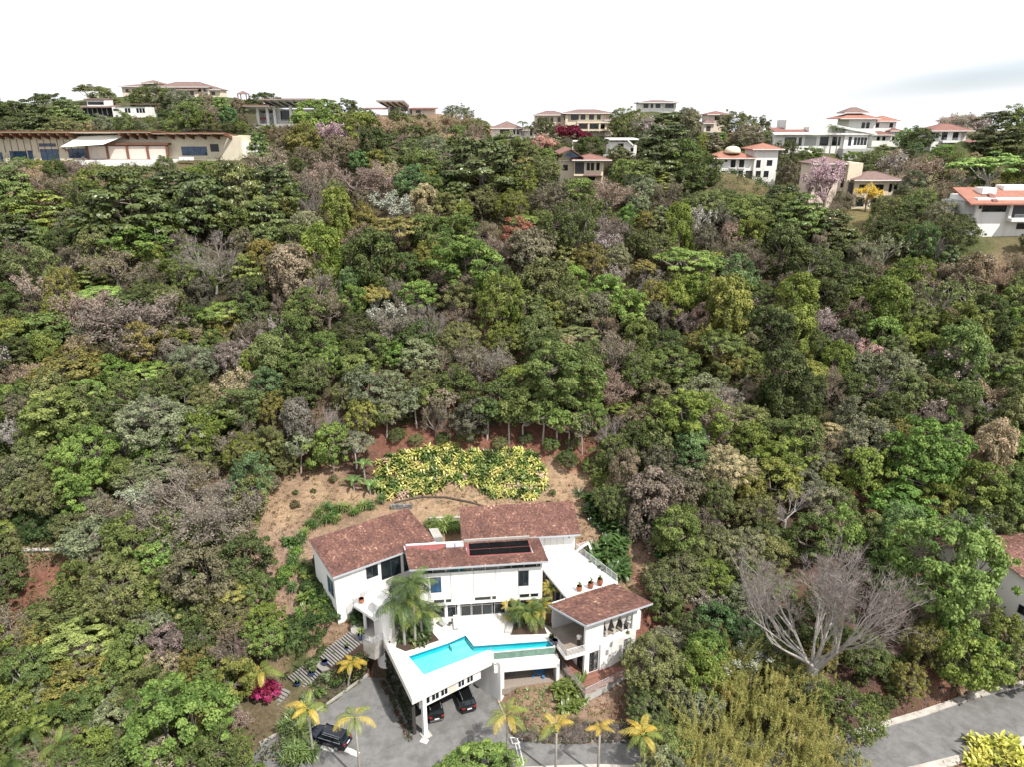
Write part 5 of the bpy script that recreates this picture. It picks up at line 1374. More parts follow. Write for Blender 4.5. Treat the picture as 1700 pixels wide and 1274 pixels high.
# ------------------------------------------------------------------ houses along the ridge
class House:
    """one far house: front faces the camera; pixel sizes of the photograph are turned into metres at the house's distance"""
    def __init__(s, key, name, label, yaw=0.0, cat='house'):
        bx, by, t = HOUSES[key][:3]
        x, y, z = HPOS[key]
        s.f = Frame(x, y, yaw, z); s.k = t / FPX; s.bx, s.by = bx, by
        s.t = thing(name, (x, y, z - .3), label, cat)
    def U(s, px): return (px - s.bx) * s.k
    def Z(s, py): return (s.by - py) * s.k
    def wall(s, x0, x1, y0, y1, v0=0, v1=8, m='white', name='wall', drop=0):
        return MB().box(s.f, s.U(x0), s.U(x1), v0, v1, s.Z(y1) - drop, s.Z(y0)).build(name, M[m], s.t)
    def win(s, x0, x1, y0, y1, v=0, mull=1, fm='frame_dark', gm='glass', name='window'):
        return window(s.t, s.f, s.U(x0), s.U(x1), s.Z(y1), s.Z(y0), v, mull, fm, gm, None, name, .12, max(.07, .5 * s.k))
    def hip(s, x0, x1, ye, yr, v0, v1, m='far_red', inset=None, name='roof', apex=None):
        u0, u1, z0, z1 = s.U(x0), s.U(x1), s.Z(ye), s.Z(yr)
        i = inset if inset is not None else min((v1 - v0) / 2, (u1 - u0) / 2 - .05)
        b = MB(); vm = (v0 + v1) / 2
        c = [s.f(u0, v0, z0), s.f(u1, v0, z0), s.f(u1, v1, z0), s.f(u0, v1, z0)]
        r = [s.f(u0 + i, vm, z1), s.f(u1 - i, vm, z1)]
        for q in ([c[0], c[1], r[1], r[0]], [c[1], c[2], r[1]], [c[2], c[3], r[0], r[1]], [c[3], c[0], r[0]]): b.face(q)
        e = [(p[0], p[1], p[2] - .22) for p in c]
        for k in range(4): b.face([e[k], e[(k + 1) % 4], c[(k + 1) % 4], c[k]])
        b.face(e[::-1])
        o = b.build(name, M[m], s.t)
        tr = MB()
        for a, d in ((c[0], r[0]), (c[1], r[1]), (c[2], r[1]), (c[3], r[0]), (r[0], r[1])):
            if (Vector(a) - Vector(d)).length > .3: tr.tube([a, d], .11, 5)
        tr.build('ridge_tiles', M[m], o)
        MB().box(s.f, u0 - .04, u1 + .04, v0 - .12, v0 - .003, z0 - .2, z0 + .02).build('gutter', M['white'], o)
        return o
    def shed(s, x0, x1, yf, yb, v0, v1, m='far_red', th=.3, name='roof', x2=None, x3=None, soffit=None):
        """single slope: front edge at yf, back edge at yb (both in the photograph's rows, seen at this distance)"""
        a = [s.f(s.U(x0), v0, s.Z(yf)), s.f(s.U(x1), v0, s.Z(yf)), s.f(s.U(x3 if x3 is not None else x1), v1, s.Z(yb)), s.f(s.U(x2 if x2 is not None else x0), v1, s.Z(yb))]
        b = MB(); slab_between(b, *a, th); o = b.build(name, M[m], s.t)
        if soffit:
            b = MB(); slab_between(b, *[(p[0], p[1], p[2] - th - .002) for p in a], .06); b.build('soffit', M[soffit], o)
        return o
    def col(s, x, y0, y1, v=0, w=.4, m='white', name='column'):
        u = s.U(x); return MB().box(s.f, u - w / 2, u + w / 2, v, v + w, s.Z(y1) - .3, s.Z(y0)).build(name, M[m], s.t)
    def rail(s, x0, x1, y0, y1, v, m='rail'):
        return railing(s.t, [s.f(s.U(x0), v, s.Z(y1)), s.f(s.U(x1), v, s.Z(y1))], s.Z(y0) - s.Z(y1), 3, 1.4, m)

# long beige single storey house, far left
h = House('long', 'long_house', 'long beige single storey house with brown rafter beams and a white sail, far left ridge')
h.wall(-60, 398, 228, 270, 0, 12, 'beige', drop=2)
h.shed(-62, 285, 219, 232, -3.2, 13, 'beam', .35, soffit='beige')
h.shed(268, 385, 221, 232, -3.2, 13, 'beam', .35, soffit='beige', name='side_roof')
for x in list(range(-50, 140, 15)) + list(range(215, 275, 15)) + [290, 306, 322, 342, 364, 384]:
    u = h.U(x); b = MB()
    b.hexa([h.f(u - .2, -3.1, h.Z(221) - .75), h.f(u + .2, -3.1, h.Z(221) - .75), h.f(u + .2 + .8, .1, h.Z(226) - 1.1), h.f(u - .2 + .8, .1, h.Z(226) - 1.1), h.f(u - .2, -3.1, h.Z(221) - .3), h.f(u + .2, -3.1, h.Z(221) - .3), h.f(u + 1.0, .1, h.Z(226) - .2), h.f(u + .6, .1, h.Z(226) - .2)])
    b.build('beam', M['beam'], h.t)
for x in range(-20, 135, 11):
    MB().box(h.f, h.U(x) - .06, h.U(x) + .06, -.06, 0, h.Z(253), h.Z(232)).build('batten', M['beam'], h.t)
for x0, x1, y0, y1, n in ((-8, 6, 253, 268, 0), (19, 47, 251, 268, 2), (49, 57, 250, 266, 0), (70, 100, 248, 266, 2), (70, 98, 239, 244, 2), (116, 148, 247, 262, 3), (114, 148, 238, 242, 2), (304, 346, 244, 258, 3)):
    h.win(x0, x1, y0, y1, 0, n, 'frame_dark', 'blue_glass')
for k in range(4):
    x = 155 + k * 33
    MB().box(h.f, h.U(x) + .1, h.U(x + 31), -1.9, -1.75, h.Z(263), h.Z(243)).build('folding_door', M['door_panel'], h.t)
    h.col(x, 240, 264, -2.2, .5, 'beam', 'post')
h.col(286, 240, 264, -2.2, .5, 'beam', 'post')
MB().box(h.f, h.U(150), h.U(289), -2.4, -.1, h.Z(241), h.Z(238)).build('pergola_beam', M['beam'], h.t)
MB().box(h.f, h.U(140), h.U(300), -5.5, -.1, h.Z(270) - 3, h.Z(264)).build('terrace_edge', M['white'], h.t)
b = MB()
for i in range(6):
    for j in range(4):
        def sp(i, j):
            a, c = i / 6, j / 4
            x = (h.U(126) * (1 - a) + h.U(196) * a) * (1 - c) + (h.U(143) * (1 - a) + h.U(220) * a) * c
            return h.f(x, -5.5 * (1 - c) - .4, (h.Z(242) * (1 - a) + h.Z(238) * a) * (1 - c) + (h.Z(226) * (1 - a) + h.Z(224) * a) * c - .5 * math.sin(math.pi * a) * math.sin(math.pi * c) - .25)
        b.face([sp(i, j), sp(i + 1, j), sp(i + 1, j + 1), sp(i, j + 1)]); 
o = b.build('sail', M['sail'], h.t)
so = o.modifiers.new('thickness', 'SOLIDIFY'); so.thickness = .03
MB().tube([h.f(h.U(126), -5.8, h.Z(242)), h.f(h.U(141), -3.2, h.Z(258))], .14, 5).build('sail_post', M['beam'], h.t)
for x in (268, 276, 312, 320, 328): MB().box(h.f, h.U(x), h.U(x + 6), -5.0, -4.2, h.Z(264), h.Z(259)).build('white_chair', M['white_clean'], h.t)
h.wall(352, 366, 240, 252, -.05, .1, 'frame_dark', 'dark_opening')
h.wall(398, 414, 240, 256, 3, 9, 'white', 'end_wall', 1)

# white modern house upper left
h = House('modern', 'modern_house', 'white and dark flat roofed modern house above the long beige house')
h.wall(188, 244, 178, 196, 0, 8, 'white', drop=2); h.shed(196, 246, 173, 172, -.6, 9, 'far_brown', .3)
h.wall(143, 172, 165, 176, 2, 8, 'white', 'upper_storey', 1); h.shed(140, 173, 165, 163.5, 1.2, 9, 'far_brown', .3, 'upper_roof')
h.shed(123, 188, 178, 175, -2.5, 7, 'far_brown', .35, 'porch_roof'); h.wall(136, 188, 179, 190, 1.2, 7, 'frame_dark', 'glazed_wall', 1)
for x in range(140, 188, 8): h.col(x, 179, 190, -.4, .25, 'frame_grey')
h.win(145, 171, 170, 174.5, 2, 3); h.win(190, 199, 181, 184, 0, 1)
for x in (209, 214, 228, 233, 238): h.win(x, x + 4, 180, 187, 0, 0)
# hilltop mansion
h = House('mansion', 'hilltop_mansion', 'wide beige mansion with brown hipped roofs on the highest hilltop, upper left')
h.wall(266, 348, 145, 158, 0, 10, 'pinkish', drop=2); h.hip(262, 350, 145, 136.5, -1.2, 11, 'far_brown'); h.wall(200, 266, 144, 158, 2, 11, 'pinkish', drop=2, name='left_wing')
h.hip(196, 268, 144, 140, 1, 12, 'far_brown', name='wing_roof'); h.wall(236, 264, 138, 146, 1, 8, 'pinkish', 'tower'); h.hip(234, 266, 139, 134, .2, 9, 'far_brown', name='tower_roof')
h.wall(300, 330, 150, 160, -3, 0, 'pinkish', 'porch', 2); h.shed(297, 333, 150, 147.5, -3.8, 0, 'far_brown', .3, 'porch_roof')
h.wall(345, 365, 149, 160, 1, 8, 'cream', 'side_wing', 2); h.hip(342, 367, 149, 145, 0, 9, 'far_brown', name='side_roof')
for x in range(276, 346, 9): h.win(x, x + 5, 147.5, 152, 0, 1)
for x in range(206, 262, 11): h.win(x, x + 5, 148, 153, 2, 1)
for x in (303, 312, 321): h.win(x, x + 6, 152, 158, -3, 1)
h.win(240, 260, 140.5, 144, 1, 4); h.win(350, 356, 152, 157, 1, 0)
# twin shed-roof houses with rafters
h = House('beams', 'rafter_house', 'house with two tilted roofs on black rafters and tall white columns')
h.shed(440, 531, 166.5, 178.5, -3.5, 5, 'far_red', .3, soffit='white', x2=452, x3=537); h.shed(412, 455, 176, 186, -3.0, 7, 'far_red', .35, 'side_roof', soffit='white')
h.wall(455, 535, 182, 208, 3.5, 9, 'white', drop=1); h.wall(428, 455, 188, 206, 3, 8, 'frame_grey', 'side_wing', 1)
for k in range(7):
    u = h.U(447 + k * 12); b = MB(); b.hexa([h.f(u, -3.3, h.Z(169.3) - .62), h.f(u + .22, -3.3, h.Z(169.3) - .62), h.f(u + 1.3, 3.4, h.Z(175.5) - .75), h.f(u + 1.1, 3.4, h.Z(175.5) - .75), h.f(u, -3.3, h.Z(169.3) - .2), h.f(u + .22, -3.3, h.Z(169.3) - .2), h.f(u + 1.3, 3.4, h.Z(175.5) - .3), h.f(u + 1.1, 3.4, h.Z(175.5) - .3)]); b.build('beam', M['frame_dark'], h.t)
for x in (429, 445, 457, 484, 501): h.col(x, 178, 206, .2, .75)
h.win(462, 482, 184, 200, 3.5, 2); h.win(488, 500, 183, 200, 3.5, 1); h.win(506, 528, 184, 198, 3.5, 2)
MB().box(h.f, h.U(430), h.U(444), 1.5, 2.3, h.Z(199), h.Z(195)).build('red_cushions', M['red_membrane'], h.t)
h.rail(428, 500, 199, 204, -.6); MB().box(h.f, h.U(425), h.U(535), -2, 4, h.Z(207) - 2.5, h.Z(205)).build('terrace_slab', M['concrete'], h.t)
# shed roof in the middle of the ridge
h = House('shed', 'tilted_roof_house', 'house mostly hidden by dry brush with one tilted roof facing the valley, ridge centre')
h.shed(628, 674, 168, 177, -3, 4, 'far_brown', .3, soffit='white', x2=640, x3=680); h.wall(642, 680, 175, 188, 2.5, 8, 'white', drop=1.5)
for k in range(4):
    u = h.U(634 + k * 10); b = MB(); b.hexa([h.f(u, -2.8, h.Z(170) - .55), h.f(u + .3, -2.8, h.Z(170) - .55), h.f(u + 1.8, 2.6, h.Z(174.5) - .8), h.f(u + 1.5, 2.6, h.Z(174.5) - .8), h.f(u, -2.8, h.Z(170)), h.f(u + .3, -2.8, h.Z(170)), h.f(u + 1.8, 2.6, h.Z(174.5)), h.f(u + 1.5, 2.6, h.Z(174.5))]); b.build('beam', M['frame_dark'], h.t)
h.win(646, 660, 178, 184, 2.5, 2); h.win(664, 676, 178, 184, 2.5, 1); h.shed(678, 724, 180, 178, 0, 8, 'far_red', .3, 'side_roof'); h.shed(600, 640, 180, 178, 3, 9, 'far_red', .3, 'low_roof'); h.wall(684, 720, 181, 190, 1, 7, 'pinkish', 'side_wing', 1.5)
h.win(690, 698, 183, 187, 1, 1)
# grey-roofed house
h = House('grey', 'ridge_house', 'white house with grey brown hipped roof and deep balcony left of the large cream house')
h.wall(817, 862, 214, 230, 0, 8, 'white', drop=2); h.hip(814, 868, 213, 203, -1.2, 9, 'far_brown'); h.wall(862, 888, 216, 230, 2, 9, 'white', 'side_wing', 2); h.hip(860, 892, 216, 210, 1, 10, 'far_brown', name='side_roof')
h.wall(830, 846, 215.5, 223, -.04, .1, 'frame_dark', 'balcony_opening'); h.wall(828, 848, 223, 225.5, -1, 0, 'white', 'balcony')
for x in (852, 858): h.win(x, x + 3.5, 216, 223, 0, 0)
for x in (866, 880): h.win(x, x + 4, 218, 225, 2, 0)
h.wall(828, 860, 227, 230, -.03, .1, 'frame_dark', 'lower_opening')
# large cream house with balconies
h = House('balcony', 'cream_house', 'large cream two storey house with long balcony beside crimson bougainvillea')
h.wall(940, 1014, 190, 222, 0, 9, 'cream', drop=2); h.hip(932, 1016, 189.5, 184, -1.2, 10, 'far_brown'); h.wall(888, 940, 192, 215, 3, 10, 'cream', 'left_wing', 2); h.hip(886, 942, 192, 186, 2, 11, 'far_brown', name='left_roof')
h.wall(957, 1012, 202.5, 205, -2.2, 0, 'cream', 'balcony'); h.wall(957, 1012, 214.5, 217, -2.2, 0, 'cream', 'lower_ledge')
for x in (958, 976, 994, 1010): h.col(x, 205, 217, -2.1, .5, 'cream')
for x0, x1 in ((947, 960), (963, 971), (977, 985), (990, 996)): h.win(x0, x1, 192, 200, 0, 1)
for x0, x1 in ((960, 974), (978, 992), (996, 1008)): h.win(x0, x1, 206.5, 213.5, 0, 2)
h.win(936, 940.5, 194, 200, -.02, 0); h.wall(938, 942, 193, 221, -.5, 0, 'cream', 'pier')
for x in (894, 904, 914, 926): h.win(x, x + 5, 196, 203, 3, 0)
h.rail(958, 1011, 199.5, 202.5, -2.1, 'rail'); h.wall(1003, 1016, 200, 222, -1.5, 5, 'cream', 'side_wing', 2); h.hip(1001, 1018, 200, 197, -2, 6, 'far_red', name='side_roof')
# white modern with folded roof
h = House('white', 'white_house', 'small bright white modern house with folded roofline below the cream house', 0)
h.wall(1012, 1046, 236, 256, 0, 9, 'white', drop=2); h.wall(1046, 1057, 242, 256, 1, 9, 'white', 'side_wing', 2)
h.shed(1008, 1040, 231.5, 231, -1.5, 9, 'white', .4); h.shed(1038, 1058, 231.5, 231, -1.2, 9, 'white', .35, 'fold_roof')
b = MB(); f = h.f; b.hexa([f(h.U(1038), -1.2, h.Z(233)), f(h.U(1048), -1.2, h.Z(242)), f(h.U(1048), 9, h.Z(242)), f(h.U(1038), 9, h.Z(233)), f(h.U(1038), -1.2, h.Z(231)), f(h.U(1050), -1.2, h.Z(241)), f(h.U(1050), 9, h.Z(241)), f(h.U(1038), 9, h.Z(231))]); b.build('sloping_edge', M['white'], h.t)
h.win(1025, 1034, 239, 256, 0, 1); h.wall(950, 966, 234, 236, -1, 2, 'white', 'canopy'); h.col(950, 236, 252, -.5, .35); h.wall(1000, 1046, 256, 259, -2.5, 2, 'grey', 'terrace_slab', 1.5); h.col(1036, 259, 268, -1, .8); h.rail(1005, 1044, 253, 256, -2.4)
h.win(1047, 1052, 246, 252, 1, 0)
# red gable house in the trees
h = House('gable', 'gable_house', 'two storey house with dull red roofs and a glazed gable among trees')
h.wall(953, 1000, 266, 302, 0, 9, 'cream', drop=2); h.hip(948, 1013, 266, 258, -1.6, 9.5, 'far_red'); h.wall(930, 953, 270, 300, 2, 9, 'cream', 'left_wing', 2)
b = MB(); f = h.f
b.hexa([f(h.U(926), -1.5, h.Z(258)), f(h.U(946), -1.5, h.Z(250)), f(h.U(940), 8, h.Z(248)), f(h.U(922), 8, h.Z(256)), f(h.U(926), -1.5, h.Z(258) + .25), f(h.U(946), -1.5, h.Z(250) + .25), f(h.U(940), 8, h.Z(248) + .25), f(h.U(922), 8, h.Z(256) + .25)])
b.build('gable_roof', M['far_red'], h.t)
b = MB(); b.hexa([f(h.U(946), -1.5, h.Z(250)), f(h.U(968), -1.5, h.Z(264)), f(h.U(962), 8, h.Z(262)), f(h.U(940), 8, h.Z(248)), f(h.U(946), -1.5, h.Z(250) + .25), f(h.U(968), -1.5, h.Z(264) + .25), f(h.U(962), 8, h.Z(262) + .25), f(h.U(940), 8, h.Z(248) + .25)]); b.build('gable_roof', M['far_red'], h.t)
b = MB(); b.face([f(h.U(934), -.8, h.Z(262)), f(h.U(962), -.8, h.Z(262)), f(h.U(946), -.8, h.Z(252))]); b.face([f(h.U(934), -.7, h.Z(262)), f(h.U(946), -.7, h.Z(252)), f(h.U(962), -.7, h.Z(262))]); b.build('gable_glass', M['blue_glass'], h.t)
h.wall(954, 969, 270, 289, -.04, .1, 'frame_dark', 'balcony_opening')
for x in (973, 980, 989): h.win(x, x + 5.5, 271, 283, 0, 0)
h.wall(952, 1000, 289, 291.5, -1, 0, 'cream', 'ledge'); h.win(972, 988, 293, 299, 0, 2); h.shed(968, 996, 290, 288, -2, 0, 'far_brown', .2, 'canopy'); h.col(999, 266, 302, -.3, .5, 'cream'); h.win(935, 943, 275, 284, 2, 1)
# hilltop white
h = House('top', 'hilltop_house', 'white flat hipped house on the skyline right of centre')
h.wall(1062, 1122, 171, 184, 0, 9, 'white', drop=2); h.hip(1058, 1126, 170.5, 167, -1.5, 10, 'far_brown')
for x0, x1 in ((1068, 1076), (1080, 1084), (1088, 1096), (1104, 1118)): h.win(x0, x1, 172.5, 179, 0, 1)
h.rail(1100, 1120, 176, 179, -.8)
h = House('hidden', 'red_roof_house', 'dull red roofed house almost hidden by trees with a dark arched doorway')
h.wall(1174, 1206, 192, 214, 1, 9, 'pinkish', drop=2); h.hip(1172, 1210, 191, 186, 0, 10, 'far_red'); h.wall(1166, 1182, 205, 218, -2, 2, 'pinkish', 'porch', 2); h.hip(1164, 1184, 205, 198, -2.6, 3, 'far_brown', name='porch_roof')
b = MB(); b.prism([h.f(h.U(1170), -2.05)[:2], h.f(h.U(1177), -2.05)[:2], h.f(h.U(1177), -1.9)[:2], h.f(h.U(1170), -1.9)[:2]], h.f(0, 0, h.Z(217))[2], h.f(0, 0, h.Z(209))[2]); b.build('doorway', M['frame_dark'], h.t)
h.win(1186, 1194, 194, 200, 1, 1)
# white three storey with dome
h = House('dome', 'domed_house', 'white three storey house with orange tiled roof and small pale dome on the right slope')
h.wall(1187, 1246, 264, 312, 0, 9, 'white', drop=2); h.hip(1176, 1248, 264, 254.5, -1.2, 10, 'ridge_tile', inset=4); h.wall(1246, 1284, 250, 306, -.6, 9, 'white', 'tower', 2); h.hip(1240, 1292, 250, 241.5, -1.6, 10, 'ridge_tile', name='tower_roof')
dx = h.U(1214)
b = MB(); b.lathe(*h.f(dx, 2.5)[:2], [(2.3, h.f(0, 0, h.Z(257))[2]), (2.3, h.f(0, 0, h.Z(254))[2]), (2.2, h.f(0, 0, h.Z(251))[2]), (1.75, h.f(0, 0, h.Z(248))[2]), (1.0, h.f(0, 0, h.Z(246.3))[2]), (.05, h.f(0, 0, h.Z(245.6))[2])], 20); b.build('dome', M['cream'], h.t, smooth=True)
for x0, x1, y0, y1 in ((1209, 1217, 267, 279), (1223, 1231, 267, 279), (1199, 1203, 267, 270), (1195, 1202, 284, 291), (1210, 1220, 284, 297), (1223, 1231, 284, 297), (1235, 1246, 284, 298), (1208, 1216, 302, 309), (1221, 1229, 302, 312), (1189, 1198, 302, 312)): h.win(x0, x1, y0, y1, 0, 1)
for x0, x1, y0, y1 in ((1250, 1257, 267, 279), (1267, 1276, 267, 276), (1251, 1259, 284, 294), (1264, 1272, 284, 294)): h.win(x0, x1, y0, y1, -.6, 1)
h.wall(1204, 1248, 298, 300.5, -1.3, 0, 'white', 'balcony'); h.rail(1205, 1247, 294, 298, -1.2, 'frame_dark')
for x in (1207, 1221): h.wall(x, x + 12, 279, 280.5, -.6, 0, 'white', 'sill')
# big white modern house
h = House('big', 'large_white_house', 'largest bright white modern house with low red brown roof on the right ridge')
h.wall(1281, 1400, 224, 258, 0, 12, 'white', drop=3); h.wall(1308, 1376, 202, 226, 5, 14, 'white', 'upper_block'); h.wall(1396, 1434, 218, 258, -1, 11, 'white', 'right_block', 3)
h.shed(1284, 1342, 223.5, 214, -1.5, 8, 'far_red', .35, x2=1284, x3=1346); h.shed(1278, 1446, 223, 221.5, -1.8, -.4, 'white', .4, 'cornice')
b = MB(); f = h.f
b.hexa([f(h.U(1376), -2, h.Z(213)), f(h.U(1442), -2, h.Z(224)), f(h.U(1442), 11, h.Z(224)), f(h.U(1376), 11, h.Z(213)), f(h.U(1376), -2, h.Z(209.5)), f(h.U(1443), -2, h.Z(221)), f(h.U(1443), 11, h.Z(221)), f(h.U(1376), 11, h.Z(209.5))]); b.build('sloping_roof', M['white'], h.t)
h.wall(1340, 1396, 212, 224, 1, 9, 'white', 'mid_block')
for x0, x1, y0, y1, n in ((1300, 1319, 229, 242, 1), (1323, 1328, 229, 242, 0), (1358, 1372, 228, 242, 2), (1378, 1392, 228, 242, 1)): h.win(x0, x1, y0, y1, 0, n)
h.wall(1333, 1352, 228, 242, -.05, .1, 'grey', 'garage_door')
for x in (1412, 1417.5, 1423, 1428.5): h.win(x, x + 4.6, 229, 241, -1, 0)
h.win(1403, 1408, 228, 242, -1, 0); h.wall(1390, 1440, 246, 250, -4, 0, 'grey', 'terrace_slab', 3)
for x in (1392, 1404, 1416, 1428, 1438): h.col(x, 250, 262, -3.8, .5, 'concrete', 'pier')
h.rail(1391, 1440, 242.5, 246, -3.9)
# spanish house behind
h = House('spanish', 'tiled_villa', 'white villa with layered orange tile roofs and arched windows behind the largest white house')
h.wall(1404, 1448, 199, 236, 0, 10, 'white', drop=2); h.hip(1386, 1452, 199, 190, -1.5, 11, 'ridge_tile'); h.hip(1398, 1440, 190, 182, 2, 9, 'far_brown', name='top_roof'); h.wall(1448, 1484, 203, 236, 1, 9, 'white', 'right_wing', 2); h.hip(1444, 1490, 203, 195, 0, 10, 'ridge_tile', name='wing_roof')
h.wall(1440, 1470, 224, 242, -3, 2, 'white', 'lower_wing', 2); h.hip(1436, 1473, 224, 219, -3.8, 3, 'far_red', name='lower_roof'); h.wall(1470, 1488, 219, 238, -2, 3, 'white', 'side_block', 2); h.hip(1468, 1490, 218, 214, -2.8, 4, 'far_red', name='side_roof')
for x in (1425, 1432.5): h.win(x, x + 5.5, 205, 214, 0, 0)
for x in (1450, 1473): h.win(x, x + 6, 206, 213, 1, 0)
for x in (1447, 1456, 1474): h.win(x, x + 5, 227, 233, -3 if x < 1470 else -2, 0)
h = House('hip', 'hipped_house', 'white house with dark red hipped roof and balcony near the right end of the ridge')
h.wall(1543, 1590, 218, 248, 0, 9, 'white', drop=2); h.hip(1536, 1607, 218.5, 208, -1.5, 10, 'far_red'); h.wall(1590, 1604, 219, 240, 2, 9, 'white', 'right_wing', 2); h.wall(1556, 1590, 234, 237, -2, 0, 'white', 'balcony'); h.rail(1557, 1590, 230, 234, -1.9)
h.wall(1582, 1612, 238, 256, -2, 4, 'white', 'lower_block', 2); h.shed(1580, 1624, 238, 232, -3, 5, 'far_red', .25, 'lower_roof')
for x0, x1 in ((1558, 1567), (1576, 1585)): h.win(x0, x1, 221, 233, 0, 1)
h.win(1548, 1553, 222, 230, 0, 0)
# pink and cream cubes
h = House('pink', 'pink_house', 'pale pink two storey house with dark roof behind the pink blossoming tree')
h.wall(1344, 1400, 274, 340, 1, 9, 'pinkish', drop=2); h.hip(1340, 1405, 274, 264, 0, 10, 'far_brown'); h.wall(1398, 1421, 273, 342, -.5, 8, 'cream', 'stair_tower', 2)
for x0, x1, y0, y1 in ((1392, 1397, 282, 296), (1352, 1362, 282, 294), (1372, 1382, 282, 294), (1352, 1362, 312, 324), (1388, 1396, 318, 328)): h.win(x0, x1, y0, y1, 1, 1)
h.win(1405, 1411, 318, 330, -.5, 0); h.win(1393, 1397.5, 298, 312, .96, 0)
h = House('cube', 'cream_cube_house', 'cream cube house with brown pyramid roof and four large square windows')
h.wall(1413, 1486, 300, 344, 0, 9, 'cream', drop=2); h.hip(1408, 1493, 299.5, 288, -1.2, 10, 'far_brown')
for x0, x1 in ((1421, 1435), (1446, 1461)):
    h.win(x0, x1, 307, 320, 0, 1); h.win(x0 - 2, x1 - 2, 328, 342, 0, 1)
h.win(1470, 1475, 306, 319, 0, 0); h.win(1478, 1484, 306, 315, 0, 0); h.win(1470, 1474, 330, 340, 0, 0); h.wall(1408, 1412, 305, 343, .5, 2, 'frame_dark', 'side_shutter')
h.shed(1406, 1420, 300, 298, 1, 6, 'cream', .4, 'link_roof')
# right edge white house with red roof
h = House('right', 'red_roof_villa', 'low white house with salmon red roof cut by the right edge of the picture')
h.wall(1612, 1730, 330, 384, 0, 10, 'white', drop=2); h.shed(1592, 1740, 337, 318, -2, 8, 'ridge_tile', .3, x2=1604, x3=1740); h.wall(1594, 1640, 338, 348, .5, 9, 'grey', 'left_wing', 1)
h.win(1622, 1662, 339, 352, 0, 1); h.win(1616, 1621, 339, 347, 0, 0); h.wall(1668, 1730, 340, 361, -.05, .1, 'frame_dark', 'balcony_opening'); h.wall(1664, 1732, 361, 366, -2, 0, 'white', 'balcony'); h.rail(1668, 1730, 355, 361, -1.9, 'rail'); h.col(1666, 340, 362, -.8, .6)
b = MB(); f = h.f; b.hexa([f(h.U(1632), -1, h.Z(336)), f(h.U(1640), -1, h.Z(336)), f(h.U(1656), 6, h.Z(322)), f(h.U(1648), 6, h.Z(322)), f(h.U(1632), -1, h.Z(333)), f(h.U(1640), -1, h.Z(333)), f(h.U(1656), 6, h.Z(318)), f(h.U(1648), 6, h.Z(318))]); b.build('roof_ridge', M['far_red'], h.t)
h.wall(1632, 1655, 316, 326, 3, 6, 'white', 'chimney_block'); h.wall(1682, 1730, 314, 325, 6, 9, 'white', 'chimney_block'); h.win(1685, 1710, 370, 380, 0, 2, name='lower_window')
h = House('small', 'small_house', 'small white house with brown roof under the wide umbrella tree')
h.wall(1614, 1640, 300, 316, 0, 6, 'white', drop=1.5); h.hip(1610, 1643, 300, 295, -.8, 7, 'far_red'); h.win(1620, 1626, 303, 309, 0, 1); h.win(1630, 1636, 303, 309, 0, 1)
h = House('hazy', 'distant_house', 'distant pale red roofed house behind leafless trees at the right skyline')
h.wall(1576, 1636, 200, 216, 0, 9, 'pinkish', drop=2); h.hip(1570, 1640, 201, 193, -1, 10, 'far_red'); h.win(1584, 1592, 203, 209, 0, 1); h.win(1604, 1612, 203, 209, 0, 1); h.win(1622, 1630, 203, 209, 0, 1)
# gazebo and water tank
x, y, z = rp(405, 166, 280)
t = thing('gazebo', (x, y, z - 1), 'tiny open gazebo with brown pyramid roof on the left skyline', 'gazebo')
f = Frame(x, y, 0, z); b = MB(); b.hexa([f(-2.2, -2.2, 2.2), f(2.2, -2.2, 2.2), f(2.2, 2.2, 2.2), f(-2.2, 2.2, 2.2), f(-.1, -.1, 3.4), f(.1, -.1, 3.4), f(.1, .1, 3.4), f(-.1, .1, 3.4)]); b.build('roof', M['far_brown'], t)
for a in (-1.6, 1.6):
    for c in (-1.6, 1.6): MB().box(f, a - .15, a + .15, c - .15, c + .15, -1, 2.2).build('post', M['beam'], t)
x, y, z = rp(382, 190, 245)
t = thing('water_tank', (x, y, z - 1), 'pale blue water tank on the slope left of the rafter house', 'water tank')
f = Frame(x, y, 0, z); M['tank'] = mat('pale_blue_tank', (.35, .48, .66), .5, .08, 1)
b = MB(); b.lathe(x, y, [(1.4, z - 1), (1.5, z), (1.5, z + .9), (1.2, z + 1.25), (.4, z + 1.4)], 14); b.build('tank', M['tank'], t); MB().lathe(x, y, [(.35, z + 1.4), (.35, z + 1.5)], 10).build('lid', M['tank'], t)
# near neighbour cut by the right edge
a_ = at(1660, 922, 11.5); c_ = at(1702, 1000, 10.2)
t = thing('neighbour_house', (a_[0] + 4, a_[1], 3), 'pale grey gabled neighbour house with tile roof cut by the right edge', 'house')
f = Frame(a_[0], a_[1], -62)
b = MB(); b.prism([f(.3, 0)[:2], f(9, 0)[:2], f(9, 9)[:2], f(.3, 9)[:2]], 2.5, [10.9, 8.6, 8.6, 10.9]); b.build('wall', M['white'], t)
b = MB(); b.prism([f(-8, 0)[:2], f(.3, 0)[:2], f(.3, 9)[:2], f(-8, 9)[:2]], 2.5, [8.6, 10.9, 10.9, 8.6]); b.build('wall', M['white'], t)
for nm, u0, z0, u1, z1 in (('roof', -.1, 11.2, 9.8, 8.55), ('roof', -8.6, 8.7, -.1, 11.2)):
    q = [f(u0, -.5, z0), f(u1, -.5, z1), f(u1, 9.5, z1), f(u0, 9.5, z0)]
    b = MB(); slab_between(b, *q, .15); o = b.build(nm, M['trim'], t); tb = MB(); tile_field(tb, *q, 34, 30, 17); tag(tb.build('roof_tiles', M['tile'], o), kind='stuff')
window(t, f, 3.5, 4.8, 5.2, 6.4, 0, 1)

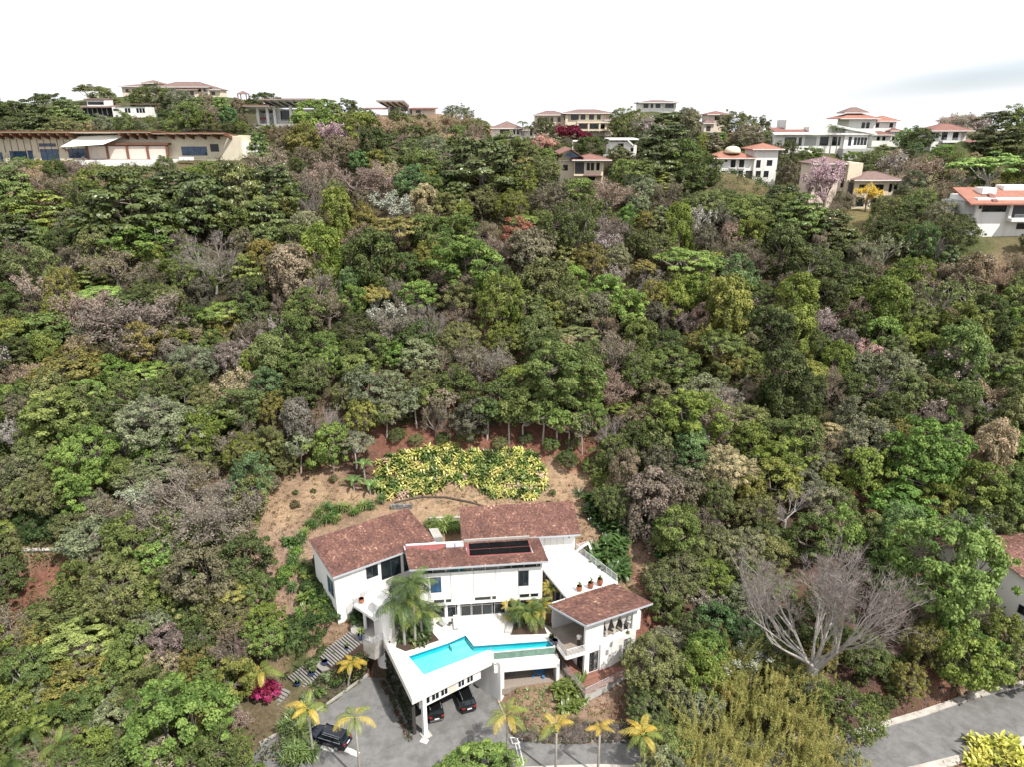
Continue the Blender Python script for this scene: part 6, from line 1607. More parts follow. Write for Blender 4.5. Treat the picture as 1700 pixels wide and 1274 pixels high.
# ------------------------------------------------------------------ vegetation: meshes
def quads_mesh(name, V, var, m, smooth=False):
    """V: (n, 4, 3) corners, var: (n,) shade number of each leaf"""
    n = len(V)
    me = bpy.data.meshes.new(name)
    me.vertices.add(n * 4); me.vertices.foreach_set('co', np.ascontiguousarray(V, np.float32).ravel())
    me.loops.add(n * 4); me.loops.foreach_set('vertex_index', np.arange(n * 4, dtype=np.int32))
    me.polygons.add(n); me.polygons.foreach_set('loop_start', np.arange(0, n * 4, 4, dtype=np.int32))
    a = me.attributes.new('var', 'FLOAT', 'FACE'); a.data.foreach_set('value', np.clip(var, 0, 1).astype(np.float32))
    me.materials.append(m)
    me.update(calc_edges=True); me.validate()
    return me

def unit(a): return a / np.maximum(np.linalg.norm(a, axis=-1, keepdims=True), 1e-9)

def leaf_quads(g, C, Nn, size, aspect=1.7):
    n = len(C); Nn = unit(Nn)
    t = unit(np.cross(Nn, unit(g.normal(size=(n, 3))))); s = np.cross(Nn, t)
    L = (size * aspect / 2)[:, None] * t; W = (size / 2)[:, None] * s
    lift = Nn * (size * .22)[:, None]
    return np.stack([C - L, C + W - L * .1 + lift, C + L, C - W - L * .1 + lift], 1)

def cluster_leaves(g, cen, rad, n, flat, size, up=.6, outw=.35, ctr=(0, 0, 1.2), rough=.5, tint=.24):
    K = len(cen)
    idx = np.repeat(np.arange(K), n)
    d = unit(g.normal(size=(K * n, 3)) + np.array([0, 0, up]))
    rr = rad[idx][:, None] * (g.uniform(.55, 1.08, (K * n, 1)))
    P = cen[idx] + d * rr * np.array([1, 1, flat])
    out = unit(P - np.array(ctr))
    Nn = d * .55 + out * outw + g.normal(size=P.shape) * rough + np.array([0, 0, .35])
    var = .5 + g.normal(size=K)[idx] * tint + g.normal(size=K * n) * .17
    return leaf_quads(g, P, Nn, size * g.uniform(.65, 1.25, K * n)), var

def limbs_to(b, g, cen, hb, r0, nmain=6, sides=5, sub=1.0, base=(0, 0, 0)):
    """trunk, main limbs and branches that reach the leaf clusters"""
    bend = g.normal(size=2) * .08
    top = np.array([base[0] + bend[0], base[1] + bend[1], hb])
    b.tube([base, (base[0] + bend[0] * .2, base[1] + bend[1] * .3, hb * .45), tuple(top)], [r0 * 1.25, r0, r0 * .8], sides + 1)
    k = min(nmain, len(cen)); order = g.permutation(len(cen))
    ends = []
    for i in order[:k]:
        e = top + (cen[i] - top) * .82; mid = top + (e - top) * .5 + np.array([0, 0, -.06 + .1 * g.normal()]) + g.normal(size=3) * .05
        b.tube([tuple(top), tuple(mid), tuple(e), tuple(cen[i])], [r0 * .55, r0 * .4, r0 * .26, r0 * .1], sides, cap=False)
        ends.append((mid, e))
    for i in order[k:]:
        if g.random() > sub: continue
        ds = [min(np.linalg.norm(cen[i] - m), np.linalg.norm(cen[i] - e)) for m, e in ends]
        m, e = ends[int(np.argmin(ds))]
        s = m if np.linalg.norm(cen[i] - m) < np.linalg.norm(cen[i] - e) else e
        q = (s + cen[i]) / 2 + g.normal(size=3) * .04
        b.tube([tuple(s), tuple(q), tuple(cen[i])], [r0 * .2, r0 * .14, r0 * .06], 4, cap=False)

def fib(n, zmin, g, jit=.25):
    i = np.arange(n) + .5; z = 1 - (1 - zmin) * i / n; ph = i * 2.39996 + g.uniform(0, 6.28)
    r = np.sqrt(np.maximum(1 - z * z, 0))
    return unit(np.stack([r * np.cos(ph), r * np.sin(ph), z], 1) + g.normal(size=(n, 3)) * jit * .5)

PROTO = {}     # kind -> list of (trunk mesh, crown mesh, crown centre height, top height)
def reg(kind, trunk, crown, hc, top): PROTO.setdefault(kind, []).append((trunk, crown, hc, top))

def lobed(d, g, n=6, a=.2):
    L_ = unit(g.normal(size=(n, 3))); w = np.maximum((d @ L_.T), 0) ** 3
    return 1 - a + 1.6 * a * np.clip(w.max(1), 0, 1)

def gen_broad(seed, K=85, n=95, size=.058, rc=.21, vr=.92, hc=1.12, flat=.6, zmin=-.72, lob=.30, bark='bark', kind='broad', hole=.1):
    g = np.random.default_rng(seed)
    d = fib(K, zmin, g, .5); R_ = lobed(d, g, 7, lob) * g.uniform(.72, 1.0, K)
    cen = d * R_[:, None] * np.array([1, 1, vr]) + np.array([0, 0, hc])
    keep = g.random(K) > hole; cen = cen[keep]
    rad = g.uniform(.7, 1.3, len(cen)) * rc
    o_ = g.random(len(cen)) < .2; cen[o_] = (cen[o_] - (0, 0, hc)) * g.uniform(1.08, 1.28, (int(o_.sum()), 1)) + (0, 0, hc); rad[o_] *= .6
    V, var = cluster_leaves(g, cen, rad, n, flat, size, ctr=(0, 0, hc - .3))
    b = MB(); limbs_to(b, g, cen, hc - .45, .055, 6, 5, .7)
    reg(kind, b.mesh('trunk', M[bark]), quads_mesh('crown', V, var, M['leaf']), hc, hc + vr)

def gen_layer(seed, kind='layer', n=130, size=.060):
    g = np.random.default_rng(seed); cen, rad = [], []
    for z, R_, k in ((.5, .85, 16), (.75, 1.0, 20), (1.0, .95, 18), (1.25, .8, 14), (1.5, .6, 10), (1.72, .35, 5)):
        a0 = g.uniform(0, 6.28)
        for i in range(k):
            a = a0 + 6.283 * i / k + g.normal() * .18; q = R_ * g.uniform(.6, 1.0)
            cen.append((q * math.cos(a), q * math.sin(a), z + g.normal() * .07 - .12 * q)); rad.append(g.uniform(.15, .26))
    cen, rad = np.array(cen), np.array(rad)
    V, var = cluster_leaves(g, cen, rad, n, .34, size, up=.8, outw=.25, rough=.33, ctr=(0, 0, .6))
    b = MB(); limbs_to(b, g, cen, .7, .07, 8, 5, .5)
    reg(kind, b.mesh('trunk', M['bark']), quads_mesh('crown', V, var, M['leaf_glossy']), 1.2, 1.95)

def gen_fine(seed, K=210, n=50, size=.04, rc=.13, vr=.78, hc=.98, kind='fine', lob=.24):
    gen_broad(seed, K, n, size, rc, vr, hc, .8, -.6, lob, 'bark', kind, .06)

def gen_drape(seed, kind='drape'):
    g = np.random.default_rng(seed); cen, rad, fl = [], [], []
    K = 46; d = fib(K, -.05, g, .4)
    cen = d * (lobed(d, g, 5, .2) * g.uniform(.7, 1, K))[:, None] * np.array([.9, .9, .7]) + np.array([0, 0, 1.4])
    V1, v1 = cluster_leaves(g, cen, g.uniform(.15, .26, K), 110, .7, .055, ctr=(0, 0, 1.0))
    K2 = 60; a = g.uniform(0, 6.28, K2); hz = g.uniform(.15, 1.3, K2); q = g.uniform(.55, 1.0, K2) * (1.05 - .18 * hz)
    c2 = np.stack([q * np.cos(a), q * np.sin(a), hz], 1)
    V2, v2 = cluster_leaves(g, c2, g.uniform(.11, .2, K2), 100, 1.7, .05, up=.1, outw=.7, ctr=(0, 0, 1.0), rough=.35)
    b = MB(); limbs_to(b, g, cen, .9, .07, 5, 5, .5)
    reg(kind, b.mesh('trunk', M['bark']), quads_mesh('crown', np.concatenate([V1, V2]), np.concatenate([v1, v2 - .08]), M['leaf']), 1.15, 2.15)

def gen_umbrella(seed, kind='umbrella', hc=1.35):
    g = np.random.default_rng(seed); K = 75
    a = g.uniform(0, 6.28, K); q = np.sqrt(g.uniform(.02, 1, K)) * .92
    cen = np.stack([q * np.cos(a), q * np.sin(a), hc + .2 - .42 * q ** 2 + g.normal(size=K) * .08], 1)
    V, var = cluster_leaves(g, cen, g.uniform(.10, .2, K), 95, .42, .045, up=.9, rough=.3, ctr=(0, 0, .6))
    b = MB(); limbs_to(b, g, cen, .72, .05, 8, 5, .9)
    reg(kind, b.mesh('trunk', M['pale_bark']), quads_mesh('crown', V, var, M['leaf']), hc, hc + .3)

def gen_bare(seed, kind='bare', levels=4, spread=.75, bark='pale_bark', leaves=0, twigs=5, r0=.055, trunk_h=.55, up=.35, nmain=6, leafsize=.06, twlen=.16, tww=.009, ellim=(.35, 1.15), wob=.17, lf=.62):
    g = np.random.default_rng(seed); b = MB(); tips = []
    def grow(p, d, L, r, lv):
        pts, rs = [tuple(p)], [r]; q = np.array(p, float); dd = np.array(d, float)
        for i in range(3):
            dd = unit(dd + g.normal(size=3) * wob + np.array([0, 0, up * .12])); q = q + dd * L / 3; pts.append(tuple(q)); rs.append(r * (1 - .22 * (i + 1)))
        b.tube(pts, rs, 5 if lv < 2 else (4 if lv < 3 else 3), g.uniform(.3, .7), cap=False)
        if lv >= levels:
            tips.append((q, dd)); return
        k = int(g.integers(2, 4)) + (1 if lv < 2 else 0)
        for i in range(k):
            f = 1.0 if i == 0 else g.uniform(.35, .95); j = min(int(f * 3), 2); pp = np.array(pts[j]) * (1 - (f * 3 - j)) + np.array(pts[j + 1]) * (f * 3 - j)
            nd = unit(dd + unit(g.normal(size=3)) * (spread if i else spread * .4) + np.array([0, 0, up * .3]))
            grow(pp, nd, L * g.uniform(.55, .8), r * (.55 if i else .7) * .95, lv + 1)
    b.tube([(0, 0, 0), (.02, .0, trunk_h * .5), (0, .02, trunk_h)], [r0 * 1.35, r0, r0 * .95], 7)
    a0 = g.uniform(0, 6.28)
    for i in range(nmain):
        a = a0 + 6.283 * i / nmain + g.normal() * .3; el = g.uniform(*ellim)
        grow((0, 0, trunk_h * g.uniform(.7, 1)), (math.cos(a) * math.cos(el), math.sin(a) * math.cos(el), math.sin(el)), g.uniform(.4, .55), r0 * lf, 1)
    T = np.array([t[0] for t in tips]); Dn = np.array([t[1] for t in tips])
    R_ = np.quantile(np.hypot(T[:, 0], T[:, 1]), .93)
    for q, dd in tips:
        for k in range(twigs):
            e = unit(dd + g.normal(size=3) * .55 + np.array([0, 0, .15])) * twlen * g.uniform(.6, 1.3) * R_; s = unit(np.cross(e, g.normal(size=3))) * tww * R_
            b.face([tuple(q - s), tuple(q + s), tuple(q + e)], g.uniform(.2, .9), 1)
            m_ = q + e * .5; e2 = unit(e + g.normal(size=3) * .06) * twlen * .5 * R_
            b.face([tuple(m_ - s * .6), tuple(m_ + s * .6), tuple(m_ + e2)], g.uniform(.2, .9), 1)
    b.V = [tuple(np.array(v) / R_) for v in b.V]
    T = T / R_
    zc = (T[:, 2].max() + T[:, 2].min()) / 2
    tm_ = b.mesh('trunk', [M[bark], M['twig' if bark == 'twig' else 'fine_twig']]); cm = None
    if leaves:
        idx = g.integers(0, len(T), leaves); P = T[idx] + g.normal(size=(leaves, 3)) * .06
        V = leaf_quads(g, P, g.normal(size=(leaves, 3)) * .6 + np.array([0, 0, .6]), leafsize * g.uniform(.6, 1.3, leaves)); cm = quads_mesh('crown', V, .5 + g.normal(size=leaves) * .2, M['twigleaf'])
    reg(kind, tm_, cm, float(zc), float(T[:, 2].max()))

for s in range(4): gen_broad(100 + s)
for s in range(2): gen_broad(120 + s, 190, 120, .040, .15, .92, 1.12, .58, -.72, .34, 'bark', 'broad_big', .06)
for s in range(3): gen_layer(200 + s)
for s in range(4): gen_fine(300 + s)
for s in range(2): gen_fine(320 + s, 340, 60, .030, .10, .72, .95, 'fine_big', .24)
for s in range(3): gen_drape(400 + s)
for s in range(3): gen_umbrella(500 + s)
for s in range(4): gen_bare(600 + s, 'dry', 4, .8, 'twig', 4200, 8, .045, .45, .3, 8, .036, .17, .006)
for s in range(3): gen_bare(640 + s, 'bare', 5, .7, 'grey_bark', 0, 6, .034, .5, .5, 6, .06, .15, .004)
for s in range(2): gen_bare(660 + s, 'sparse', 4, .7, 'pale_bark', 2200, 4, .05, .6, .35, 5, .05, .14, .006)
gen_bare(690, 'bare_big', 6, .5, 'grey_bark', 0, 7, .046, .46, .5, 9, .05, .13, .0022, (.55, 1.4), .09, .45)
gen_bare(691, 'dry_big', 5, .75, 'twig', 9000, 9, .045, .3, .3, 9, .022, .13, .003)
for s in range(2): gen_broad(700 + s, 26, 60, .11, .27, .62, 1.5, .7, -.1, .15, 'pale_bark', 'sapling', .1)
for s in range(2): gen_bare(720 + s, 'blossom', 4, .7, 'bark', 5000, 4, .05, .5, .35, 6, .045, .14, .006)

# ------------------------------------------------------------------ vegetation: placing trees
COLS = {'dkgreen': (.061, .080, .024), 'green': (.096, .124, .034), 'bright': (.118, .180, .040), 'lime': (.158, .222, .060), 'ygreen': (.122, .150, .030), 'olive': (.115, .130, .046), 'greyol': (.138, .148, .084),
        'yolive': (.150, .140, .038), 'brown': (.140, .122, .074), 'dkbrown': (.088, .084, .052), 'purple': (.150, .134, .110), 'pinkb': (.19, .152, .115), 'rust': (.19, .075, .042), 'pale': (.26, .24, .13), 'grey': (.30, .27, .24), 'pink': (.48, .32, .36), 'tan': (.27, .21, .125), 'white': (.30, .31, .25), 'bluegr': (.080, .130, .048), 'yellow': (.5, .38, .06), 'crimson': (.30, .02, .06), 'pinkpale': (.40, .26, .21)}
CWORD = {'dkgreen': 'dark green', 'green': 'mid green', 'bright': 'bright green', 'lime': 'pale lime green', 'ygreen': 'yellow green', 'olive': 'olive green', 'greyol': 'grey olive', 'yolive': 'golden olive', 'brown': 'dry brown', 'dkbrown': 'dark brown', 'purple': 'purple brown', 'pinkb': 'pinkish brown', 'rust': 'rust red', 'pale': 'pale straw green', 'grey': 'pale grey', 'pink': 'pink', 'tan': 'tan', 'white': 'whitish', 'bluegr': 'blue green', 'yellow': 'bright yellow', 'crimson': 'crimson', 'pinkpale': 'pale pink'}
KNAME = {'broad': ('broadleaf_tree', 'round tree'), 'broad_big': ('broadleaf_tree', 'big round tree'), 'layer': ('evergreen_tree', 'layered evergreen'), 'fine': ('fine_leaved_tree', 'dome tree'), 'fine_big': ('fine_leaved_tree', 'big dome tree'), 'drape': ('vine_draped_tree', 'vine draped tree'),
         'umbrella': ('umbrella_tree', 'umbrella tree'), 'dry': ('dry_tree', 'twiggy tree'), 'bare': ('bare_tree', 'leafless tree'), 'sparse': ('sparse_tree', 'sparse tree'), 'bare_big': ('bare_tree', 'huge bare tree'), 'dry_big': ('dry_tree', 'huge twiggy tree'), 'sapling': ('sapling', 'sapling'), 'blossom': ('blossom_tree', 'blossoming tree')}
TREES = []       # records for labelling
PROT_OBJ = {}
def plant_tree(kind, x, y, z, r, col, sq=1.0, label=None, var=None, rz=None, px=None, py=None, group='trees on the forested hillside'):
    name = KNAME[kind][0]
    v = rnd.randrange(len(PROTO[kind])) if var is None else var
    tr, cr, hc, top = PROTO[kind][v]
    c = COLS[col] if isinstance(col, str) else col
    j = [rnd.uniform(.86, 1.16) for _ in range(3)]; m = rnd.uniform(1.25, 1.75)
    if isinstance(col, str) and col in ('white', 'pink', 'grey'): m *= .85
    colr = tuple(min(ci * (1 + (ji - 1) * .5) * m, 1) for ci, ji in zip(c, j)) + (1,)
    key = (kind, v)
    root = bpy.data.objects.new(name, None); COL.objects.link(root); root.empty_display_size = .2
    o = bpy.data.objects.new('trunk', tr); COL.objects.link(o); o.parent = root
    if cr is not None:
        o = bpy.data.objects.new('crown', cr); COL.objects.link(o); o.parent = root; o.color = colr
    root.location = (x, y, z - .05 * r); root.rotation_euler = (rnd.gauss(0, .035), rnd.gauss(0, .035), rnd.uniform(0, 6.28) if rz is None else rz); root.scale = (r * rnd.uniform(.86, 1.16), r * rnd.uniform(.86, 1.16), r * sq)
    root['category'] = 'tree'; root['group'] = group
    if px is None: px, py, _ = proj(x, y, z + hc * r * sq)
    TREES.append(dict(o=root, kind=kind, col=col, px=px, py=py, r=r, label=label))
    return root

CROWNS = []      # (px, py, halfwidth, halfheight, t)
def tree_px(kind, px, py, w, col, h=None, label=None, var=None, maxt=400):
    """a tree whose crown centre shows at (px, py) with a crown w pixels wide"""
    v = rnd.randrange(len(PROTO[kind])) if var is None else var
    hc = PROTO[kind][v][2]; t = 130.0
    sq = 1.0
    for _ in range(3):
        r = w / 2 * t / FPX
        p, t2 = hit(px, py, hc * r * sq)
        if p is None: return None
        t = t2
    r = w / 2 * t / FPX
    dep = ray(px, py)
    if h: sq = min(max(h / w / .80, .72), 1.4); p, t2 = hit(px, py, hc * r * sq); 
    if p is None: return None
    if inside(DRIVE, p[0], p[1]):          # no trunk on the paving
        for k_ in range(1, 40):
            y_ = p[1] + (.25 * k_ if p[1] > 59.2 else -.25 * k_)
            if not inside(DRIVE, p[0], y_) or k_ == 39: p = (p[0], y_, ground(p[0], y_)); break
    CROWNS.append((px, py, w / 2, (h or w * .8) / 2, t))
    return plant_tree(kind, p[0], p[1], p[2], r, col, sq, label, v, None, px, py)
B_, Bb, E_, O_, Ob, V_, U_, D_, W_, S_, P_l = 'broad', 'broad_big', 'layer', 'fine', 'fine_big', 'drape', 'umbrella', 'dry', 'bare', 'sparse', 'blossom'
HAND = [
 # upper left slope
 (E_, 205, 330, 150, 'dkgreen', 110), (O_, 170, 302, 100, 'ygreen', 52), (E_, 62, 338, 115, 'ygreen', 60), (E_, 20, 300, 70, 'green', 60), (E_, 338, 322, 110, 'dkgreen', 90), (E_, 398, 308, 95, 'green', 105), (B_, 235, 403, 100, 'bright', 50), (B_, 312, 428, 60, 'green', 45), (O_, 70, 398, 48, 'lime', 45), (D_, 112, 428, 85, 'dkbrown', 60), (W_, 350, 420, 120, 'grey', 90),
 (U_, 163, 482, 78, 'lime', 36), (S_, 48, 478, 72, 'pinkb', 70), (D_, 230, 530, 150, 'purple', 80), (U_, 370, 512, 75, 'bright', 60), (O_, 285, 557, 58, 'ygreen', 40), (D_, 142, 515, 95, 'pinkb', 70), (B_, 70, 545, 90, 'green', 60), (O_, 12, 440, 60, 'olive', 50), (B_, 12, 520, 70, 'dkgreen', 60), (D_, 190, 440, 90, 'brown', 60), (D_, 255, 455, 100, 'dkbrown', 60), (D_, 132, 285, 62, 'purple', 45), (D_, 98, 312, 55, 'brown', 45), (O_, 22, 283, 60, 'greyol', 35), (E_, 292, 300, 95, 'dkgreen', 46), (B_, 365, 287, 60, 'green', 30), (B_, 225, 298, 80, 'olive', 46), (O_, 320, 288, 44, 'ygreen', 22), (D_, 60, 295, 55, 'tan', 40), (O_, 115, 276, 40, 'yolive', 18), (O_, 66, 274, 40, 'yolive', 18), (O_, 35, 272, 40, 'lime', 20), (D_, 30, 420, 55, 'dkbrown', 45), (E_, 30, 380, 90, 'dkgreen', 60), (D_, 290, 400, 60, 'purple', 45), (B_, 400, 370, 70, 'green', 55), (O_, 405, 276, 40, 'green', 22), (B_, 345, 277, 40, 'green', 18),
 # upper middle
 (E_, 452, 298, 85, 'dkgreen', 70), (D_, 445, 266, 85, 'pinkb', 50), (D_, 540, 290, 80, 'pinkb', 60), (D_, 522, 318, 60, 'purple', 55), (D_, 602, 300, 100, 'pinkb', 60), (B_, 482, 330, 60, 'green', 45), (E_, 438, 352, 85, 'green', 75), (S_, 650, 335, 78, 'white', 42), (V_, 560, 352, 60, 'ygreen', 75), (O_, 470, 342, 46, 'yolive', 40), (U_, 655, 372, 120, 'yolive', 45), (O_, 510, 374, 62, 'pale', 50), (V_, 530, 420, 72, 'ygreen', 100), (B_, 488, 396, 62, 'green', 55), (V_, 478, 450, 98, 'pinkb', 80), (B_, 700, 380, 72, 'green', 60), (B_, 747, 390, 80, 'green', 65), (Bb, 775, 440, 112, 'bright', 85), (D_, 738, 467, 82, 'pinkb', 55), (B_, 672, 440, 60, 'dkgreen', 50), (V_, 622, 432, 82, 'dkgreen', 85), (S_, 640, 520, 78, 'white', 50), (D_, 650, 546, 85, 'purple', 60), (W_, 718, 528, 55, 'grey', 72), (D_, 545, 508, 72, 'brown', 60), (B_, 588, 498, 44, 'bright', 50), (O_, 828, 500, 90, 'ygreen', 105), (O_, 800, 332, 62, 'olive', 50), (E_, 758, 322, 55, 'green', 50), (B_, 710, 272, 62, 'green', 45), (E_, 800, 262, 150, 'dkgreen', 95), (V_, 620, 245, 50, 'dkgreen', 55), (B_, 575, 430, 55, 'green', 45), (D_, 590, 390, 55, 'pinkb', 45), (O_, 770, 300, 60, 'yolive', 45), (B_, 680, 300, 60, 'bluegr', 45), (D_, 640, 290, 60, 'tan', 45), (O_, 560, 250, 70, 'brown', 50), (O_, 850, 340, 60, 'ygreen', 50), (S_, 455, 545, 45, 'grey', 70), (B_, 430, 480, 50, 'dkgreen', 50), (V_, 450, 590, 60, 'olive', 70), (B_, 735, 345, 60, 'olive', 45), (D_, 810, 380, 55, 'brown', 40),
 # upper right
 (B_, 868, 392, 80, 'rust', 55), (U_, 872, 362, 62, 'lime', 24), (O_, 950, 382, 82, 'dkgreen', 95), (O_, 915, 332, 78, 'dkbrown', 60), (O_, 868, 302, 62, 'ygreen', 55), (O_, 905, 280, 60, 'olive', 45), (B_, 965, 312, 60, 'bright', 40), (B_, 1042, 286, 78, 'green', 52), (E_, 1100, 262, 95, 'dkgreen', 64), (O_, 1062, 312, 62, 'greyol', 50), (D_, 1010, 325, 72, 'pinkb', 55), (D_, 1012, 390, 78, 'purple', 65), (V_, 1130, 372, 56, 'ygreen', 65), (D_, 1108, 322, 62, 'brown', 50), (U_, 1140, 425, 122, 'bright', 60), (O_, 980, 432, 68, 'yolive', 55), (V_, 882, 425, 85, 'brown', 75), (S_, 1020, 456, 42, 'grey', 42), (B_, 1010, 482, 58, 'bright', 50), (D_, 1080, 470, 75, 'purple', 50), (D_, 1182, 470, 80, 'pale', 55), (V_, 1158, 490, 66, 'ygreen', 65), (V_, 1205, 515, 88, 'ygreen', 95), (D_, 1128, 525, 72, 'purple', 45), (O_, 950, 510, 85, 'olive', 65), (B_, 1042, 512, 72, 'bright', 60), (V_, 900, 475, 82, 'olive', 80), (B_, 1238, 352, 72, 'green', 50), (D_, 1205, 362, 55, 'purple', 45), (D_, 1225, 422, 70, 'dkbrown', 55), (D_, 1262, 438, 62, 'dkbrown', 50), (B_, 1145, 268, 60, 'green', 60), (O_, 1175, 340, 62, 'olive', 50), (O_, 1085, 405, 62, 'olive', 50), (S_, 1000, 398, 60, 'grey', 45), (V_, 1060, 560, 60, 'green', 60), (D_, 960, 352, 55, 'pinkb', 40), (U_, 955, 550, 82, 'olive', 45), (B_, 1150, 300, 70, 'dkgreen', 40),
 # right
 (V_, 1302, 410, 62, 'dkgreen', 85), (E_, 1335, 350, 100, 'green', 70), (E_, 1385, 372, 70, 'dkgreen', 60), (V_, 1322, 495, 72, 'ygreen', 70), (O_, 1352, 435, 82, 'dkgreen', 65), (S_, 1470, 415, 62, 'greyol', 60), (O_, 1470, 345, 60, 'olive', 45), (B_, 1530, 400, 52, 'bluegr', 55), (O_, 1590, 385, 66, 'dkgreen', 60), (O_, 1408, 465, 92, 'dkgreen', 60), (V_, 1475, 505, 72, 'ygreen', 95), (D_, 1570, 455, 85, 'brown', 60), (S_, 1562, 495, 85, 'olive', 75), (S_, 1612, 490, 80, 'olive', 70), (P_l, 1437, 578, 62, 'pinkpale', 36), (V_, 1322, 545, 66, 'ygreen', 80), (D_, 1362, 532, 62, 'grey', 55), (V_, 1388, 600, 52, 'ygreen', 62), (B_, 1512, 560, 62, 'ygreen', 55), (V_, 1605, 590, 105, 'green', 95), (S_, 1605, 590, 85, 'grey', 75), (B_, 1688, 565, 55, 'ygreen', 60), (B_, 1690, 498, 62, 'green', 60), (B_, 1645, 520, 75, 'dkgreen', 60), (O_, 1495, 612, 85, 'greyol', 65), (E_, 1580, 425, 50, 'dkgreen', 45), (V_, 1300, 630, 85, 'dkgreen', 105), (V_, 1340, 660, 62, 'dkgreen', 75), (B_, 1420, 640, 60, 'dkgreen', 50), (O_, 1550, 650, 80, 'olive', 60), (D_, 1640, 660, 70, 'tan', 55), (B_, 1310, 365, 60, 'green', 45), (D_, 1405, 330, 60, 'greyol', 40), (B_, 1500, 375, 60, 'dkgreen', 45), (D_, 1300, 470, 62, 'dkbrown', 50), (B_, 1430, 545, 60, 'dkgreen', 50), (D_, 1690, 440, 60, 'tan', 50),
 # left middle
 (Bb, 75, 700, 118, 'lime', 90), (Bb, 140, 770, 96, 'bright', 105), (B_, 140, 652, 72, 'lime', 45), (Ob, 262, 702, 165, 'greyol', 105), (Ob, 248, 782, 115, 'greyol', 62), (O_, 180, 690, 72, 'dkgreen', 60), (O_, 352, 692, 82, 'ygreen', 45), (O_, 120, 610, 112, 'yolive', 52), (U_, 248, 610, 76, 'bright', 46), (B_, 190, 612, 58, 'bright', 42), (D_, 388, 640, 95, 'tan', 75), (D_, 22, 622, 65, 'brown', 50), (S_, 12, 722, 50, 'grey', 60), (O_, 322, 600, 72, 'greyol', 62), (O_, 405, 752, 70, 'ygreen', 60), (O_, 40, 780, 80, 'greyol', 60), (B_, 350, 570, 50, 'green', 40), (O_, 300, 660, 70, 'dkgreen', 50), (D_, 370, 740, 60, 'purple', 50), (O_, 20, 680, 70, 'greyol', 50),
 # edge of the clearing
 (O_, 450, 678, 58, 'yolive', 60), (B_, 500, 645, 62, 'dkgreen', 50), (O_, 602, 688, 62, 'yolive', 72), (B_, 550, 735, 66, 'bright', 72), ('sapling', 495, 745, 46, 'greyol', 50), (O_, 650, 640, 66, 'greyol', 55), (O_, 655, 678, 66, 'greyol', 52), ('sapling', 732, 668, 52, 'brown', 50), (B_, 782, 695, 68, 'dkbrown', 60), (B_, 700, 592, 62, 'greyol', 50), (D_, 792, 600, 118, 'dkbrown', 80), (B_, 540, 570, 62, 'green', 50), (O_, 482, 590, 92, 'green', 55), (O_, 520, 625, 56, 'olive', 60), (B_, 592, 612, 66, 'green', 55), (D_, 822, 605, 62, 'purple', 60), (B_, 760, 640, 66, 'dkgreen', 60), (O_, 700, 640, 60, 'olive', 50), (B_, 620, 575, 60, 'green', 45), (O_, 570, 655, 56, 'olive', 50), (B_, 690, 560, 70, 'dkgreen', 50), (O_, 765, 560, 70, 'olive', 50), (D_, 760, 520, 60, 'pinkb', 45), (B_, 660, 590, 50, 'bright', 40), (O_, 840, 560, 60, 'ygreen', 50), (B_, 830, 660, 80, 'dkgreen', 70),
 (Bb, 925, 625, 130, 'green', 110), (B_, 965, 640, 66, 'bright', 80), (B_, 880, 660, 70, 'green', 70), (Bb, 1112, 610, 90, 'green', 66), (D_, 1022, 640, 66, 'pinkb', 55), (Bb, 1140, 690, 115, 'ygreen', 85), (B_, 1100, 700, 66, 'green', 66), (D_, 1200, 665, 82, 'purple', 55), (O_, 1240, 700, 80, 'olive', 60), (D_, 1245, 645, 45, 'pinkb', 40), (W_, 1012, 718, 66, 'grey', 66), (U_, 1040, 678, 60, 'ygreen', 35), (Ob, 1202, 782, 92, 'pale', 84), (O_, 1060, 590, 62, 'dkgreen', 50), (B_, 1050, 735, 60, 'dkgreen', 60), (O_, 1160, 570, 62, 'yolive', 45), (O_, 1205, 600, 66, 'yolive', 50), (B_, 1190, 620, 50, 'green', 40), (D_, 1110, 760, 80, 'dkbrown', 50), (B_, 985, 690, 45, 'bright', 60),
 # lower right
